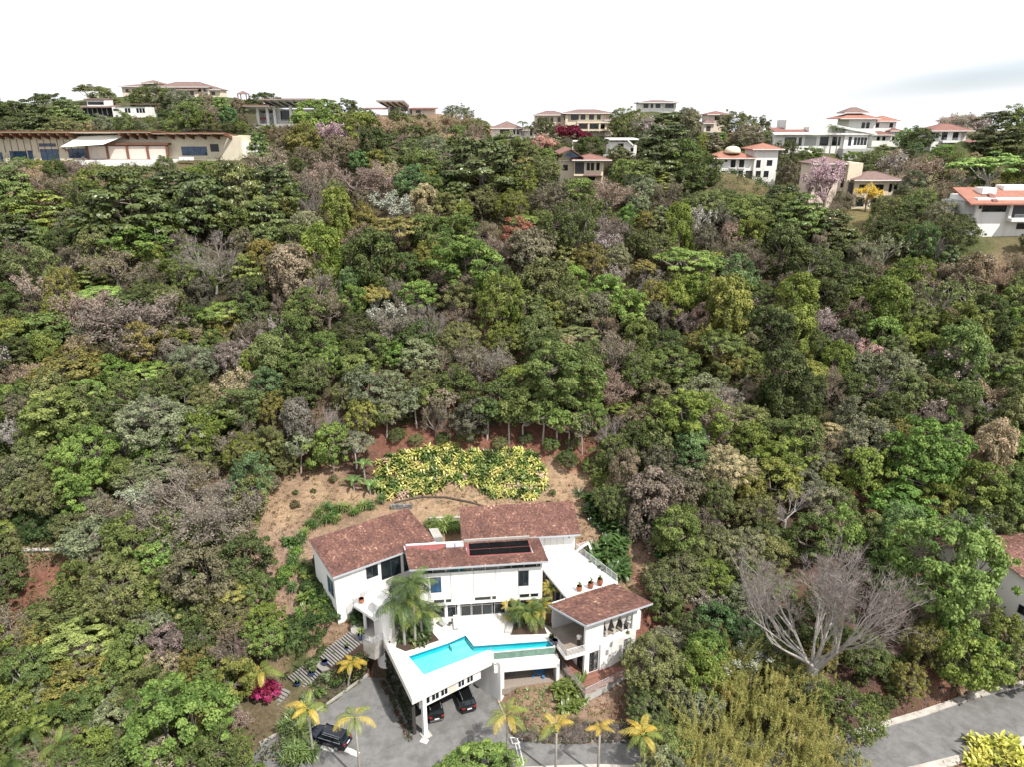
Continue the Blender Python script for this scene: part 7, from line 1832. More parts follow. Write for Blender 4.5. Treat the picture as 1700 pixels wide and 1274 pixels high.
 (B_, 1330, 720, 76, 'green', 66), (U_, 1392, 715, 82, 'pale', 40), (O_, 1445, 735, 90, 'greyol', 80), (Bb, 1548, 768, 140, 'bright', 120), (B_, 1490, 832, 90, 'bright', 40), (V_, 1640, 750, 84, 'tan', 115), (V_, 1690, 700, 70, 'olive', 90), (Bb, 1572, 950, 180, 'bright', 175), (B_, 1690, 830, 80, 'green', 90), (B_, 1672, 1058, 70, 'ygreen', 76), (Ob, 1232, 912, 96, 'greyol', 72), (O_, 1195, 905, 60, 'olive', 60), (Bb, 1112, 885, 100, 'green', 84), (Ob, 1122, 962, 120, 'olive', 88), (O_, 1180, 960, 70, 'ygreen', 66), (B_, 1190, 1028, 66, 'bluegr', 56), (B_, 1172, 1085, 88, 'bright', 80), (Ob, 1096, 1104, 116, 'olive', 110), (Ob, 1078, 1180, 90, 'olive', 60), (S_, 1250, 1100, 86, 'white', 62), (D_, 1305, 1055, 90, 'purple', 60), (O_, 1240, 1000, 84, 'greyol', 70), (O_, 1260, 850, 80, 'olive', 60), (D_, 1180, 870, 60, 'purple', 50), (O_, 1330, 800, 70, 'greyol', 50), (O_, 1360, 770, 62, 'greyol', 50), (B_, 1380, 790, 50, 'ygreen', 44), (O_, 1440, 1085, 86, 'dkgreen', 62), (O_, 1510, 1130, 60, 'yolive', 50), (O_, 1340, 1140, 80, 'olive', 60), (O_, 1350, 1085, 70, 'yolive', 60), (O_, 1660, 720, 70, 'olive', 70), (D_, 1600, 700, 66, 'brown', 66), (B_, 1400, 830, 50, 'olive', 40), (O_, 1405, 1262, 60, 'greyol', 60), (S_, 1170, 1000, 60, 'grey', 50), (O_, 1150, 1040, 60, 'olive', 45), (B_, 1105, 1010, 50, 'green', 50), (O_, 1100, 1065, 60, 'greyol', 50), (D_, 1560, 860, 70, 'grey', 40),
 # lower left
 (O_, 330, 955, 135, 'brown', 110), (Ob, 190, 985, 140, 'olive', 120), (S_, 232, 825, 76, 'white', 56), (Bb, 140, 1058, 106, 'lime', 62), (B_, 112, 1020, 90, 'green', 66), (Bb, 290, 1205, 160, 'bright', 135), (O_, 120, 1130, 115, 'yolive', 70), (O_, 270, 1108, 62, 'pale', 70), (O_, 330, 1098, 62, 'yolive', 52), (P_l, 392, 1045, 84, 'brown', 50), (Bb, 442, 1222, 92, 'bright', 74), (D_, 110, 1225, 80, 'brown', 56), (O_, 215, 1240, 80, 'olive', 56), (D_, 388, 1205, 56, 'pinkb', 66), (Bb, 788, 1272, 140, 'bright', 66), (O_, 565, 1278, 76, 'olive', 40), (O_, 685, 1284, 76, 'olive', 40), (O_, 380, 1020, 80, 'olive', 60), (O_, 250, 1040, 90, 'greyol', 66), (O_, 190, 1180, 80, 'greyol', 60), (O_, 150, 900, 90, 'greyol', 70), (O_, 120, 870, 66, 'olive', 46), (B_, 350, 1130, 70, 'green', 56), (O_, 430, 980, 70, 'green', 56), (B_, 60, 1020, 40, 'green', 34), (O_, 330, 1060, 70, 'dkgreen', 56), (O_, 205, 1110, 60, 'olive', 50), (B_, 505, 1270, 60, 'bright', 60), (D_, 60, 1260, 70, 'brown', 50),
 # skyline and ridge gardens
 (E_, 30, 180, 66, 'dkgreen', 44), (B_, 75, 172, 60, 'dkgreen', 40), (E_, 112, 182, 55, 'green', 40), (B_, 8, 195, 60, 'dkgreen', 45), (U_, 150, 146, 60, 'olive', 18), (U_, 186, 140, 46, 'dkgreen', 20), (B_, 172, 162, 50, 'olive', 30), (O_, 250, 160, 70, 'green', 34), (O_, 300, 166, 60, 'greyol', 30), (E_, 60, 205, 70, 'dkgreen', 45), (O_, 20, 215, 60, 'dkgreen', 40), (O_, 100, 212, 60, 'olive', 36), (B_, 440, 163, 42, 'dkgreen', 26), (B_, 420, 170, 30, 'dkgreen', 22), (E_, 545, 186, 66, 'green', 50), (B_, 515, 200, 70, 'bright', 56), (B_, 600, 212, 66, 'ygreen', 60), (P_l, 545, 222, 55, 'pink', 42), (B_, 575, 178, 46, 'green', 24), (B_, 500, 232, 60, 'yolive', 50), (D_, 640, 205, 60, 'tan', 36), (D_, 690, 212, 60, 'tan', 36), (D_, 740, 202, 60, 'tan', 36), (D_, 780, 205, 40, 'tan', 30), (B_, 660, 195, 40, 'dkgreen', 28), (O_, 760, 190, 55, 'greyol', 25), (O_, 790, 208, 40, 'green', 26), (B_, 690, 220, 40, 'dkgreen', 30), (D_, 600, 240, 60, 'tan', 40),
 (P_l, 900, 235, 50, 'pinkpale', 30), (O_, 900, 212, 46, 'dkgreen', 34), (O_, 1042, 205, 72, 'olive', 50), (S_, 1070, 205, 50, 'grey', 40), (E_, 1110, 200, 70, 'dkgreen', 36), (O_, 1140, 190, 46, 'greyol', 26), (E_, 1190, 178, 52, 'dkgreen', 24), (O_, 1225, 205, 60, 'olive', 44), (B_, 1260, 186, 50, 'green', 26), (B_, 1290, 190, 55, 'green', 26), (B_, 1320, 188, 46, 'green', 24), (E_, 1110, 228, 110, 'dkgreen', 40), (B_, 980, 242, 66, 'dkgreen', 36), (B_, 915, 245, 40, 'green', 30), (O_, 1240, 225, 60, 'brown', 40), (O_, 1270, 232, 36, 'green', 30), (B_, 1345, 256, 40, 'bright', 22), (O_, 1300, 265, 62, 'dkgreen', 62), (O_, 1320, 290, 60, 'dkbrown', 46), (E_, 1292, 318, 40, 'dkgreen', 30), (P_l, 1374, 296, 78, 'pink', 66), (B_, 1215, 338, 56, 'green', 36), (O_, 1246, 340, 50, 'olive', 34), (B_, 1190, 328, 40, 'dkgreen', 30), (D_, 1500, 275, 70, 'pinkb', 56), (D_, 1545, 285, 80, 'pinkb', 60), (S_, 1490, 268, 55, 'grey', 44), (O_, 1450, 270, 62, 'olive', 40), (B_, 1420, 262, 46, 'green', 24), (B_, 1530, 230, 46, 'dkgreen', 36), (B_, 1570, 248, 36, 'bright', 18), (U_, 1655, 268, 130, 'lime', 46), (D_, 1560, 325, 70, 'brown', 50), (O_, 1530, 335, 60, 'green', 46), (B_, 1620, 345, 40, 'yolive', 30), (E_, 1660, 222, 80, 'dkgreen', 50), (O_, 1620, 200, 62, 'grey', 30), (D_, 1640, 196, 60, 'grey', 30), (B_, 1690, 190, 60, 'green', 40), (O_, 1690, 230, 50, 'dkgreen', 46), (O_, 1515, 345, 60, 'dkgreen', 40), (B_, 1162, 287, 55, 'green', 56), (B_, 1275, 345, 60, 'dkgreen', 40), (B_, 1310, 340, 50, 'green', 36), (S_, 1600, 300, 50, 'white', 30), (D_, 1690, 350, 60, 'grey', 50), (B_, 835, 240, 60, 'green', 36), (B_, 868, 250, 46, 'olive', 30), (B_, 1030, 255, 40, 'olive', 24),
]
for rec in HAND: tree_px(*rec[:5], h=rec[5])
HAND2 = [(O_, x, y, w, c, w * .7) for x, y, w, c in ((660, 722, 30, 'dkgreen'), (690, 730, 24, 'olive'), (735, 728, 28, 'dkgreen'), (775, 722, 34, 'green'), (830, 735, 26, 'olive'), (872, 728, 26, 'dkgreen'), (915, 738, 34, 'green'), (940, 762, 40, 'dkgreen'), (950, 735, 28, 'olive'), (985, 775, 40, 'green'), (998, 800, 40, 'ygreen'), (470, 772, 46, 'olive'), (520, 770, 34, 'green'), (450, 800, 40, 'brown'))] + [('sapling', x, y, w, c, h) for x, y, w, c, h in ((690, 668, 46, 'greyol', 50), (716, 660, 50, 'green', 54), (808, 682, 56, 'dkgreen', 56), (845, 688, 50, 'green', 56), (868, 694, 50, 'dkgreen', 50), (902, 690, 52, 'green', 56), (925, 700, 50, 'bright', 52), (945, 704, 46, 'olive', 50), (968, 712, 46, 'dkbrown', 50), (640, 690, 40, 'olive', 44), (1090, 768, 50, 'dkbrown', 60), (1095, 735, 50, 'olive', 50))]
for rec in HAND2: tree_px(*rec[:5], h=rec[5])
_p, _t = hit(1628, 1126); _r = 47 * _t / FPX
plant_tree(Bb, _p[0], _p[1] + .6, _p[2] - .42 * _r, _r, 'bright', 1.0, 'bright green low crowned tree on the roadside next to the street lamp', 0, None, 1628, 1080); CROWNS.append((1628, 1080, 47, 48, _t))
# landmark trees
SPECIAL = [('bare_big', 1372, 962, 245, 'grey', 200, 'huge grey leafless tree with spreading limbs on red earth above the road'), ('dry_big', 335, 835, 200, 'purple', 110, 'huge purple brown leafless tangle tree left of the tan clearing'), ('bare', 1308, 835, 118, 'grey', 60, 'pale leafless tree with a flat fan of twigs left of the red clearing')]
for k, px, py, w, c, h, lab in SPECIAL: tree_px(k, px, py, w, c, h, lab)

# ---- filling the forest between them
EXCL = [[(455, 800), (600, 725), (640, 705), (900, 705), (985, 740), (1010, 830), (1080, 905), (1090, 1010), (1075, 1060), (1040, 1170), (1110, 1250), (1110, 1310), (470, 1310), (470, 1240), (385, 1235), (395, 1090), (455, 1050), (430, 1000), (430, 880)],
        [(1390, 1205), (1700, 1120), (1800, 1100), (1800, 1330), (1320, 1330)], [(1410, 795), (1515, 785), (1530, 865), (1410, 880)], [(1390, 960), (1490, 960), (1540, 1090), (1640, 1150), (1480, 1195), (1400, 1190), (1370, 1130)], [(0, 830), (100, 860), (130, 1000), (0, 1015)], [(1180, 1120), (1400, 1120), (1420, 1320), (1110, 1320)], [(1595, 395), (1700, 395), (1700, 450), (1595, 450)], [(1410, 345), (1495, 345), (1495, 378), (1410, 378)]]
HBOX = [(-10, 414, 216, 262, 185), (123, 246, 163, 190, 250), (200, 366, 133, 156, 300), (412, 537, 165, 205, 225), (628, 724, 168, 186, 245), (814, 892, 203, 226, 235), (886, 1018, 184, 220, 250), (948, 1058, 230, 260, 220), (926, 1013, 248, 298, 190), (1058, 1126, 166, 179, 280), (1166, 1210, 186, 214, 262), (1176, 1292, 241, 308, 214), (1278, 1446, 200, 256, 240), (1386, 1490, 182, 236, 262), (1536, 1624, 207, 252, 240), (1340, 1421, 264, 336, 188), (1408, 1493, 288, 344, 186), (1592, 1700, 314, 382, 150), (1640, 1770, 895, 1045, 90)]
def skyline(x):
    return float(np.interp(x, [0, 120, 160, 300, 370, 450, 560, 640, 760, 830, 880, 1000, 1060, 1130, 1250, 1340, 1400, 1500, 1560, 1640, 1700], [170, 172, 150, 150, 165, 172, 178, 192, 196, 208, 205, 200, 190, 190, 186, 196, 200, 215, 215, 195, 186]))
PAL = [('dkgreen', 15), ('green', 16), ('olive', 15), ('greyol', 9), ('ygreen', 12), ('yolive', 6), ('bright', 5), ('brown', 6), ('purple', 5), ('pinkb', 4), ('dkbrown', 4), ('bluegr', 3), ('tan', 2), ('grey', 3)]
pal_n = [p[0] for p in PAL]; pal_w = [p[1] for p in PAL]
fails = made = 0
while fails < 3000 and made < 400:
    px, py = rnd.uniform(-40, 1740), rnd.uniform(150, 1290)
    if py < skyline(px) + 8 or any(inside(e, px, py) for e in EXCL): fails += 1; continue
    w = float(np.interp(py, [170, 260, 450, 700, 1000, 1270], [30, 42, 58, 72, 84, 95])) * rnd.uniform(.72, 1.2); hh = w * .75
    bad = False
    for cx, cy_, hw_, hh_, t_ in CROWNS:
        if abs(px - cx) < (hw_ + w / 2) * .55 and abs(py - cy_) < (hh_ + hh / 2) * .54: bad = True; break
    if not bad:
        for x0, x1, y0, y1, t_ in HBOX:
            if x0 - w * .35 < px < x1 + w * .35 and y0 - hh * .45 < py < y1 + hh * .55: bad = True; break
    if bad: fails += 1; continue
    c = rnd.choices(pal_n, pal_w)[0]
    if c in ('brown', 'purple', 'pinkb', 'tan', 'dkbrown'): k = rnd.choice([D_, D_, D_, O_, V_])
    elif c == 'grey': k = rnd.choice([W_, S_])
    else: k = rnd.choice([B_, B_, B_, O_, O_, O_, V_, E_ if py < 500 else B_, U_])
    if tree_px(k, px, py, w, c, w * rnd.uniform(.8, 1.15)) is not None: made += 1; fails = 0
    else: fails += 1

# gardens and trees close round the ridge houses
fails = n_ridge = 0
while fails < 3000 and n_ridge < 130:
    px, py = rnd.uniform(-20, 1720), rnd.uniform(150, 300)
    if py < skyline(px) - 1 or py > skyline(px) + 85: fails += 1; continue
    w = rnd.uniform(18, 38); hh = w * .8; bad = False
    for cx, cy_, hw_, hh_, t_ in CROWNS:
        if abs(px - cx) < (hw_ + w / 2) * .5 and abs(py - cy_) < (hh_ + hh / 2) * .5: bad = True; break
    if not bad:
        for x0, x1, y0, y1, t_ in HBOX:
            if x0 - w * .3 < px < x1 + w * .3 and y0 - hh * .3 < py < y1 + hh * .5: bad = True; break
    if bad or inside(EXCL[7], px, py): fails += 1; continue
    if tree_px(rnd.choice([B_, O_, O_, B_, E_, D_]), px, py, w, rnd.choices(['dkgreen', 'green', 'olive', 'greyol', 'ygreen', 'tan', 'brown', 'bright'], [5, 5, 5, 3, 3, 2, 2, 2])[0], hh) is not None: n_ridge += 1; fails = 0
    else: fails += 1
def tree_at(kind, px, py, t, w, col, sq=1.0):
    x, y, z = rp(px, py, t); r = w / 2 * t / FPX; g_ = ground(x, y); v = rnd.randrange(len(PROTO[kind])); hc = PROTO[kind][v][2]
    plant_tree(kind, x, y, g_, r, col, max((z - g_) / (hc * r), .6), None, v, None, px, py)
for q in ((P_l, 1441, 318, 180, 40, 'yellow'), (D_, 1588, 206, 296, 56, 'grey'), (D_, 1622, 203, 296, 60, 'grey'), (U_, 1655, 197, 296, 70, 'greyol'), (B_, 1690, 196, 290, 60, 'green'), (S_, 1600, 198, 300, 50, 'grey')): tree_at(*q)
from collections import Counter
#print('KINDS', Counter(t['o'].name.split('.')[0] for t in TREES), made, n_ridge)

# ------------------------------------------------------------------ palms
def frond_mesh(name, length=1.0, pairs=20, droop=.55, rise=.35, leaf=.30, wid=.035, hang=.45, seed=0):
    """one feather frond along +x: arching midrib with two rows of leaflets; length 1"""
    r = random.Random(seed); b = MB(); pts = []
    for i in range(9):
        t = i / 8; pts.append(Vector((length * (t - .18 * t * t * droop), 0, length * (rise * t - droop * t * t))))
    b.tube(pts, [.014 * (1 - .8 * i / 8) + .002 for i in range(9)], 4, .4, cap=False)
    for k in range(pairs):
        t = .14 + .86 * (k + .5) / pairs; i = min(int(t * 8), 7); f = t * 8 - i; p = pts[i].lerp(pts[i + 1], f); d = (pts[i + 1] - pts[i]).normalized()
        ll = leaf * math.sin(math.pi * (.18 + .78 * t)) ** .8
        for s in (-1, 1):
            q = p + d * ll * r.uniform(.3, .65) + Vector((0, s * ll * r.uniform(.6, .95), -ll * hang * r.uniform(.4, 1.2))); m_ = p + d * ll * .28 + Vector((0, s * ll * .5, -ll * hang * .12)); w = d * wid * r.uniform(.8, 1.2)
            n = len(b.V); b.V.extend([tuple(p - w * .4), tuple(p + w * .4), tuple(m_ + w * .6), tuple(m_ - w * .6), tuple(q)])
            b.F.append((n, n + 1, n + 2, n + 3)); b.F.append((n + 3, n + 2, n + 4)); a = min(max(r.gauss(.5, .18), 0), 1); b.A.extend([a, a]); b.mi.extend([0, 0])
    return b.mesh(name, M['frond'])
FR = [frond_mesh('frond', 1, 24, .7, .48, .26, .0185, .8, 1), frond_mesh('frond', 1, 23, 1.05, .6, .24, .0185, 1.0, 2), frond_mesh('frond', 1, 24, .5, .36, .27, .019, .6, 3), frond_mesh('frond', 1, 27, .85, .8, .24, .016, 1.1, 4)]
def palm(name, base, H_, L_, n, cols, label, group, r0=.13, tilt=(0, 0), kinds=(0, 1), lo=-.25, hi=1.1, shaft=True, pale=True):
    t = thing(name, base, label, 'palm', group)
    if H_ > .4:
        b = MB(); b.lathe(0, 0, [(r0 * 1.5, -.3), (r0 * 1.25, .25), (r0, H_ * .4), (r0 * .85, H_)], 9)
        if tilt != (0, 0): b.V = [(v[0] + tilt[0] * (max(v[2], 0) / H_) ** 1.5, v[1] + tilt[1] * (max(v[2], 0) / H_) ** 1.5, v[2]) for v in b.V]
        b.build('trunk', M['palm_bark'], t, local=True, smooth=True)
    cx, cy_, cz = tilt[0], tilt[1], max(H_, 0)
    if shaft:
        b = MB(); b.tube([(cx, cy_, cz - .05), (cx, cy_, cz + .35), (cx, cy_, cz + .75)], [r0 * 1.0, r0 * .85, r0 * .3], 8); o = b.build('crownshaft', M['frond'], t, local=True, smooth=True); o.color = (.16, .20, .05, 1)
        cz += .6
    a0 = rnd.uniform(0, 6.28)
    for k in range(n):
        o = bpy.data.objects.new('frond', FR[rnd.choice(kinds)]); COL.objects.link(o); o.parent = t
        o.location = (cx, cy_, cz); s = L_ * rnd.uniform(.82, 1.1); o.scale = (s, s, s)
        o.rotation_euler = (rnd.gauss(0, .15), -rnd.uniform(lo, hi) * (.9 if k % 3 else .35) + .15, a0 + k * 2.39996)
        c = rnd.choice(cols); m = rnd.uniform(.85, 1.15); o.color = (c[0] * m, c[1] * m, c[2] * m, 1)
    return t
GOLD, GOLD2, PG, PG2, DG = (.56, .40, .06), (.46, .37, .07), (.19, .235, .05), (.105, .16, .04), (.055, .095, .03)
def hgt(bx, by, bz, py):
    lo, hi = 0, 40
    for _ in range(40):
        m = (lo + hi) / 2
        if proj(bx, by, bz + m)[1] > py: lo = m
        else: hi = m
    return lo
FRONT = [((521, 1262), 1172, 2.45, 8, (GOLD, GOLD, GOLD2, PG), 'most golden palm standing left of the driveway above the navy car'), ((599, 1300), 1187, 2.5, 9, (PG, GOLD2, PG), 'green gold palm in the middle of the open driveway front edge'), ((842, 1262), 1182, 2.7, 10, (PG, PG, GOLD2), 'green palm at the driveway corner beside the painted box'),
         ((922, 1290), 1202, 2.25, 7, (GOLD, PG, GOLD2), 'golden palm in front of the planted bank, second from the painted box'), ((992, 1290), 1205, 1.75, 6, (GOLD, GOLD), 'smallest golden palm in front of the rock bank'), ((1062, 1285), 1216, 2.5, 8, (GOLD2, PG, GOLD), 'golden palm with a green spear nearest the bamboo')]
for (bx, by), cy_, L_, n, cols, lab in FRONT:
    x, y, z = at(bx, by, 0); H_ = hgt(x, y, 0, cy_ + 6)
    palm('golden_palm', (x, y, 0), H_ - .6, L_, n, cols, lab, 'golden palms along the driveway', .12, kinds=(0, 1, 3), lo=-.1, hi=1.0)
p_, _ = hit(440, 1152); palm('golden_palm', p_, 2.6, 2.8, 8, (PG, GOLD2), 'yellow green palm beside the crimson bush at the stair foot', 'golden palms along the driveway', .12, kinds=(0, 2), lo=-.2, hi=.8)
p_ = (-19.3, 67.75, ground(-19.3, 67.75)); palm('golden_palm', p_, 2.9, 2.1, 10, (GOLD, GOLD, GOLD2), 'golden palm leaning beside the upper garden stairs', 'golden palms along the driveway', .1, kinds=(0, 2), lo=.1, hi=1.0, tilt=(.7, .1))
# tall palms in front of the left end of the house
for (px, py), cy_, n, lab in (((690, 1070), 962, 14, 'tallest green palm in front of the left end of the facade'), ((672, 1072), 990, 12, 'second tall green palm beside the white stair tower'), ((700, 1058), 1010, 11, 'shorter green palm in the left deck bed')):
    x, y, z = at(px, py, D); palm('tall_palm', (x, y, D), hgt(x, y, D, cy_ + 8) - .5, 3.4, n + 5, (PG2, DG, DG, PG), lab, 'tall palms in the left deck bed', .14, kinds=(0, 2, 1), lo=-.5, hi=.8)
for (px, py), L_, n, cols, lab in ((Z1(1140, 1120), 2.2, 11, (PG, PG2, GOLD2), 'bushy yellow green palm low in the left deck bed'), (Z1(1230, 1100), 2.3, 12, (PG, GOLD2, PG2), 'bushy palm with golden fronds at the right end of the left deck bed'), (Z1(960, 1180), 2.0, 9, (DG, PG2), 'dark low palm at the front of the left deck bed'),
                                  (Z2(420, 1150), 2.3, 11, (PG2, DG), 'left clump palm in the right deck bed'), (Z2(530, 1170), 2.5, 12, (PG2, PG), 'middle clump palm in the right deck bed'), (Z2(620, 1120), 2.3, 11, (PG2, PG, GOLD2), 'right clump palm in the right deck bed'), (Z2(360, 1110), 1.3, 9, (GOLD, GOLD2), 'small golden palm at the front corner of the right deck bed'), (Z2(720, 950), 1.5, 9, (PG, GOLD2), 'small bright palm beside the pavilion column')):
    x, y, z = at(px, py, D); t = palm('clump_palm', (x, y, D), 1.5 if 'golden palm at' not in lab else .5, L_, n, cols, lab, 'clump palms in the deck beds', .07, kinds=(3, 1), lo=.1, hi=1.25, shaft=False)
    for k in range(5):
        a = k * 1.257; MB().tube([(.3 * math.cos(a), .3 * math.sin(a), 0), (.36 * math.cos(a), .36 * math.sin(a), 1.3), (.42 * math.cos(a), .42 * math.sin(a), 2.0)], [.06, .05, .03], 6).build('stem', M['palm_bark'], t, local=True)
        for q in range(4):
            o = bpy.data.objects.new('frond', FR[rnd.choice((3, 1))]); COL.objects.link(o); o.parent = t; o.location = (.42 * math.cos(a), .42 * math.sin(a), 1.9); s = L_ * rnd.uniform(.55, .85); o.scale = (s, s, s)
            o.rotation_euler = (0, -rnd.uniform(.1, 1.0), a + rnd.uniform(-1.2, 1.2)); c = rnd.choice(cols); o.color = (*c, 1)
x, y, z = at(*Z1(640, 880), 7.0); palm('clump_palm', (x, y, 7.0), 1.2, 2.1, 13, (PG, PG2, GOLD2), 'green palm against the white wall under the left wing windows', None, .1, kinds=(1, 0), lo=0, hi=1.1, shaft=False)
# palms at the lower left edge
for i, (px, py, L_) in enumerate(((32, 1092, 3.2), (72, 1078, 2.8), (15, 1130, 3.0), (60, 1140, 3.0), (95, 1120, 2.6), (38, 1165, 3.0), (80, 1180, 2.8), (10, 1205, 3.0), (50, 1215, 2.8), (20, 1262, 2.8), (96, 1240, 2.4))):
    p_, _ = hit(px, py, 3.0)
    labs = ('topmost green palm of the lower left corner palms', 'green palm right of the topmost in the lower left corner', 'palm at the left edge below the topmost', 'palm in the middle of the lower left corner palms', 'rightmost palm of the upper row in the lower left corner', 'palm just below the middle of the lower left corner palms', 'lower right palm beside the golden olive bush', 'palm cut by the left edge, low in the corner', 'palm right of the one cut by the left edge', 'palm at the bottom left corner of the picture', 'lowest right palm of the lower left corner palms')
    if p_: palm('green_palm', p_, 2.4, L_, 13, (PG2, DG, PG2, PG), labs[i], 'green palms in the lower left corner', .1, kinds=(1, 3, 0), lo=-.3, hi=1.0)
for i, (px, py, t_) in enumerate(((868, 206, 232), (878, 214, 230), (1383, 213, 236), (1393, 215, 236), (905, 205, 246))):
    x, y, z = rp(px, py, t_); g_ = ground(x, y)
    labs = ('dark slim palm between the ridge house and the cream house', 'shorter dark palm next to it, nearer the cream house', 'left one of two palms in front of the largest white house', 'right one of two palms in front of the largest white house', 'dark palm before the left wing of the cream house')
    palm('ridge_palm', (x, y, g_), max(z - g_, 3), 2.6, 11, (DG, PG2), labs[i], 'palms on the ridge', .16, kinds=(1, 0), lo=-.4, hi=.9)
# banana plants by the yellow bed
for px, py, lab in ((606, 800, 'tallest banana plant at the left end of the yellow leaved bed'), (588, 815, 'small banana plant left of the tallest'), (615, 822, 'small banana plant below the tallest')):
    p_, _ = hit(px, py); hh = 2.6 if 'tallest ban' in lab else 1.3
    t = thing('banana_plant', p_, lab, 'banana plant', 'banana plants by the yellow bed')
    MB().lathe(0, 0, [(.14, -.2), (.12, hh * .6), (.06, hh)], 8).build('stem', M['palm_bark'], t, local=True)
    for k in range(7):
        b = MB(); leaf_strip(b, (0, 0, hh), k * 2.4, 2.0, .5, 1.0, .85, rnd.uniform(.3, .8), 6); o = b.build('leaf', M['leaf_glossy'], t, local=True); o.color = (.11, .19, .05, 1)

# ------------------------------------------------------------------ shrubs and bedding plants: one mesh each, copies share it
def rosette_mesh(n, l, w, lift, droop, seed, m='leaf_glossy', segs=3, stems=1, h=0.0):
    b = MB(); r = random.Random(seed)
    for s in range(stems):
        x, y = (0, 0) if stems == 1 else (r.uniform(-.45, .45), r.uniform(-.45, .45)); z = h * r.uniform(.5, 1.2)
        if h: b.tube([(x * .3, y * .3, 0), (x, y, z)], .03, 4, .25)
        rosette(b, (x, y, z), n, l, w, lift, droop, r, segs)
    return b.mesh('leaves', M[m])
SH = {'agave': [rosette_mesh(16, .55, .11, .8, .25, s) for s in (1, 2)], 'dracaena': [rosette_mesh(26, .75, .075, .8, .75, s, stems=6, h=.9) for s in (3, 4, 5)], 'broad': [rosette_mesh(9, 1.0, .34, 1.0, .9, s, stems=9, h=.5, segs=4) for s in (6, 7)],
      'cycad': [rosette_mesh(40, 1.25, .12, .7, .8, 8)], 'yellow': [rosette_mesh(8, .75, .30, 1.0, .85, s, stems=4, h=.35) for s in (9, 10, 11)], 'fern': [rosette_mesh(18, .55, .07, .7, .7, 12), rosette_mesh(14, .4, .12, .5, .6, 13)], 'bush': []}
g_ = np.random.default_rng(77)
for s in range(3):
    d = fib(16, -.1, g_, .4); cen = d * .75 * g_.uniform(.7, 1, (16, 1)) * np.array([1, 1, .8]) + np.array([0, 0, .55]); V, var = cluster_leaves(g_, cen, g_.uniform(.2, .34, 16), 60, .8, .12, ctr=(0, 0, .2)); SH['bush'].append(quads_mesh('leaves', V, var, M['leaf']))
def shrub(kind, name, p, s, col, label, group, cat='shrub'):
    o = bpy.data.objects.new(name, rnd.choice(SH[kind])); COL.objects.link(o); o.location = (p[0], p[1], p[2] - .05); o.scale = (s * rnd.uniform(.9, 1.1), s * rnd.uniform(.9, 1.1), s * rnd.uniform(.85, 1.15)); o.rotation_euler = (0, 0, rnd.uniform(0, 6.28))
    m = rnd.uniform(.82, 1.2); o.color = (col[0] * m, col[1] * m * rnd.uniform(.94, 1.06), col[2] * m, 1)
    return tag(o, label, cat, group)
def scatter_px(poly, n, dist, tries=4000):
    """points on the ground inside an image polygon, at least dist metres apart"""
    xs, ys = [p[0] for p in poly], [p[1] for p in poly]; out = []
    for _ in range(tries):
        px, py = rnd.uniform(min(xs), max(xs)), rnd.uniform(min(ys), max(ys))
        if not inside(poly, px, py): continue
        h_, _t = hit(px, py, 0, 60, 140)
        if h_ is None or any((h_[0] - q[0]) ** 2 + (h_[1] - q[1]) ** 2 < dist * dist for q in out): continue
        out.append(h_)
        if len(out) >= n: break
    return out
BEDP = [(622, 812), (630, 768), (655, 755), (690, 752), (720, 745), (745, 742), (775, 752), (805, 755), (860, 748), (890, 760), (905, 785), (903, 815), (880, 832), (845, 828), (815, 826), (785, 806), (745, 806), (705, 822), (670, 826), (640, 828)]
for p in scatter_px(BEDP, 260, .62, 9000):
    ci = rnd.choices(range(5), [5, 6, 6, 1, 4])[0]; c = [(.50, .48, .15), (.40, .42, .11), (.14, .20, .05), (.48, .36, .26), (.08, .13, .03)][ci]; cw = ['pale yellow', 'yellow green', 'mid green', 'pale pinkish', 'dark green'][ci]
    shrub('yellow', 'yellow_leaved_shrub', p, rnd.uniform(.85, 1.15), c, f'{cw} broad leaved shrub in the dense bed above the villa', 'yellow leaved shrubs of the bank bed')
PB = [(860, 1150), (905, 1142), (945, 1150), (950, 1180), (935, 1215), (900, 1225), (860, 1222), (855, 1190)]
for p in scatter_px(PB, 60, .75): shrub('agave', 'agave', p, rnd.uniform(.6, 1.0), rnd.choice([(.17, .23, .08), (.12, .18, .05)]), 'pale green agave rosette planted in rows on the brown bank below the patio', 'agaves on the bank below the patio', 'agave')
RB = [(855, 1215), (940, 1205), (1010, 1200), (1060, 1205), (1060, 1232), (1000, 1232), (930, 1234), (870, 1232)]
for p in scatter_px(RB, 48, .7): shrub('agave', 'agave', p, rnd.uniform(.55, .95), rnd.choice([(.15, .20, .08), (.08, .12, .04)]), 'pale agave rosette among the dark rocks at the edge of the driveway', 'agaves among the bank rocks', 'agave')
LB = [(500, 1160), (535, 1120), (570, 1095), (605, 1090), (612, 1115), (580, 1145), (545, 1172), (520, 1190)]
for p in scatter_px(LB, 34, .8): shrub(rnd.choice(['agave', 'agave', 'fern', 'bush']), 'bank_plant', p, rnd.uniform(.7, 1.15), rnd.choice([(.20, .26, .12), (.12, .19, .05), (.07, .12, .03)]), 'pale green succulent or fern on the dark bank between stairs and driveway', 'plants on the bank beside the stairs', 'plant')
DR = [(532, 862), (548, 852), (558, 858), (572, 852), (590, 856), (602, 850), (616, 848), (633, 838), (520, 878), (505, 892), (497, 905), (492, 925), (488, 940), (500, 948), (512, 968), (522, 985), (507, 1000), (520, 1015), (483, 905), (475, 960), (465, 975), (486, 985), (500, 1030), (540, 1000), (552, 1010), (575, 1000), (590, 985), (560, 1020), (535, 1030), (545, 870), (560, 868)]
DR += [(760, 885), (715, 875), (728, 878), (745, 872), (755, 880), (738, 884), (723, 884)]
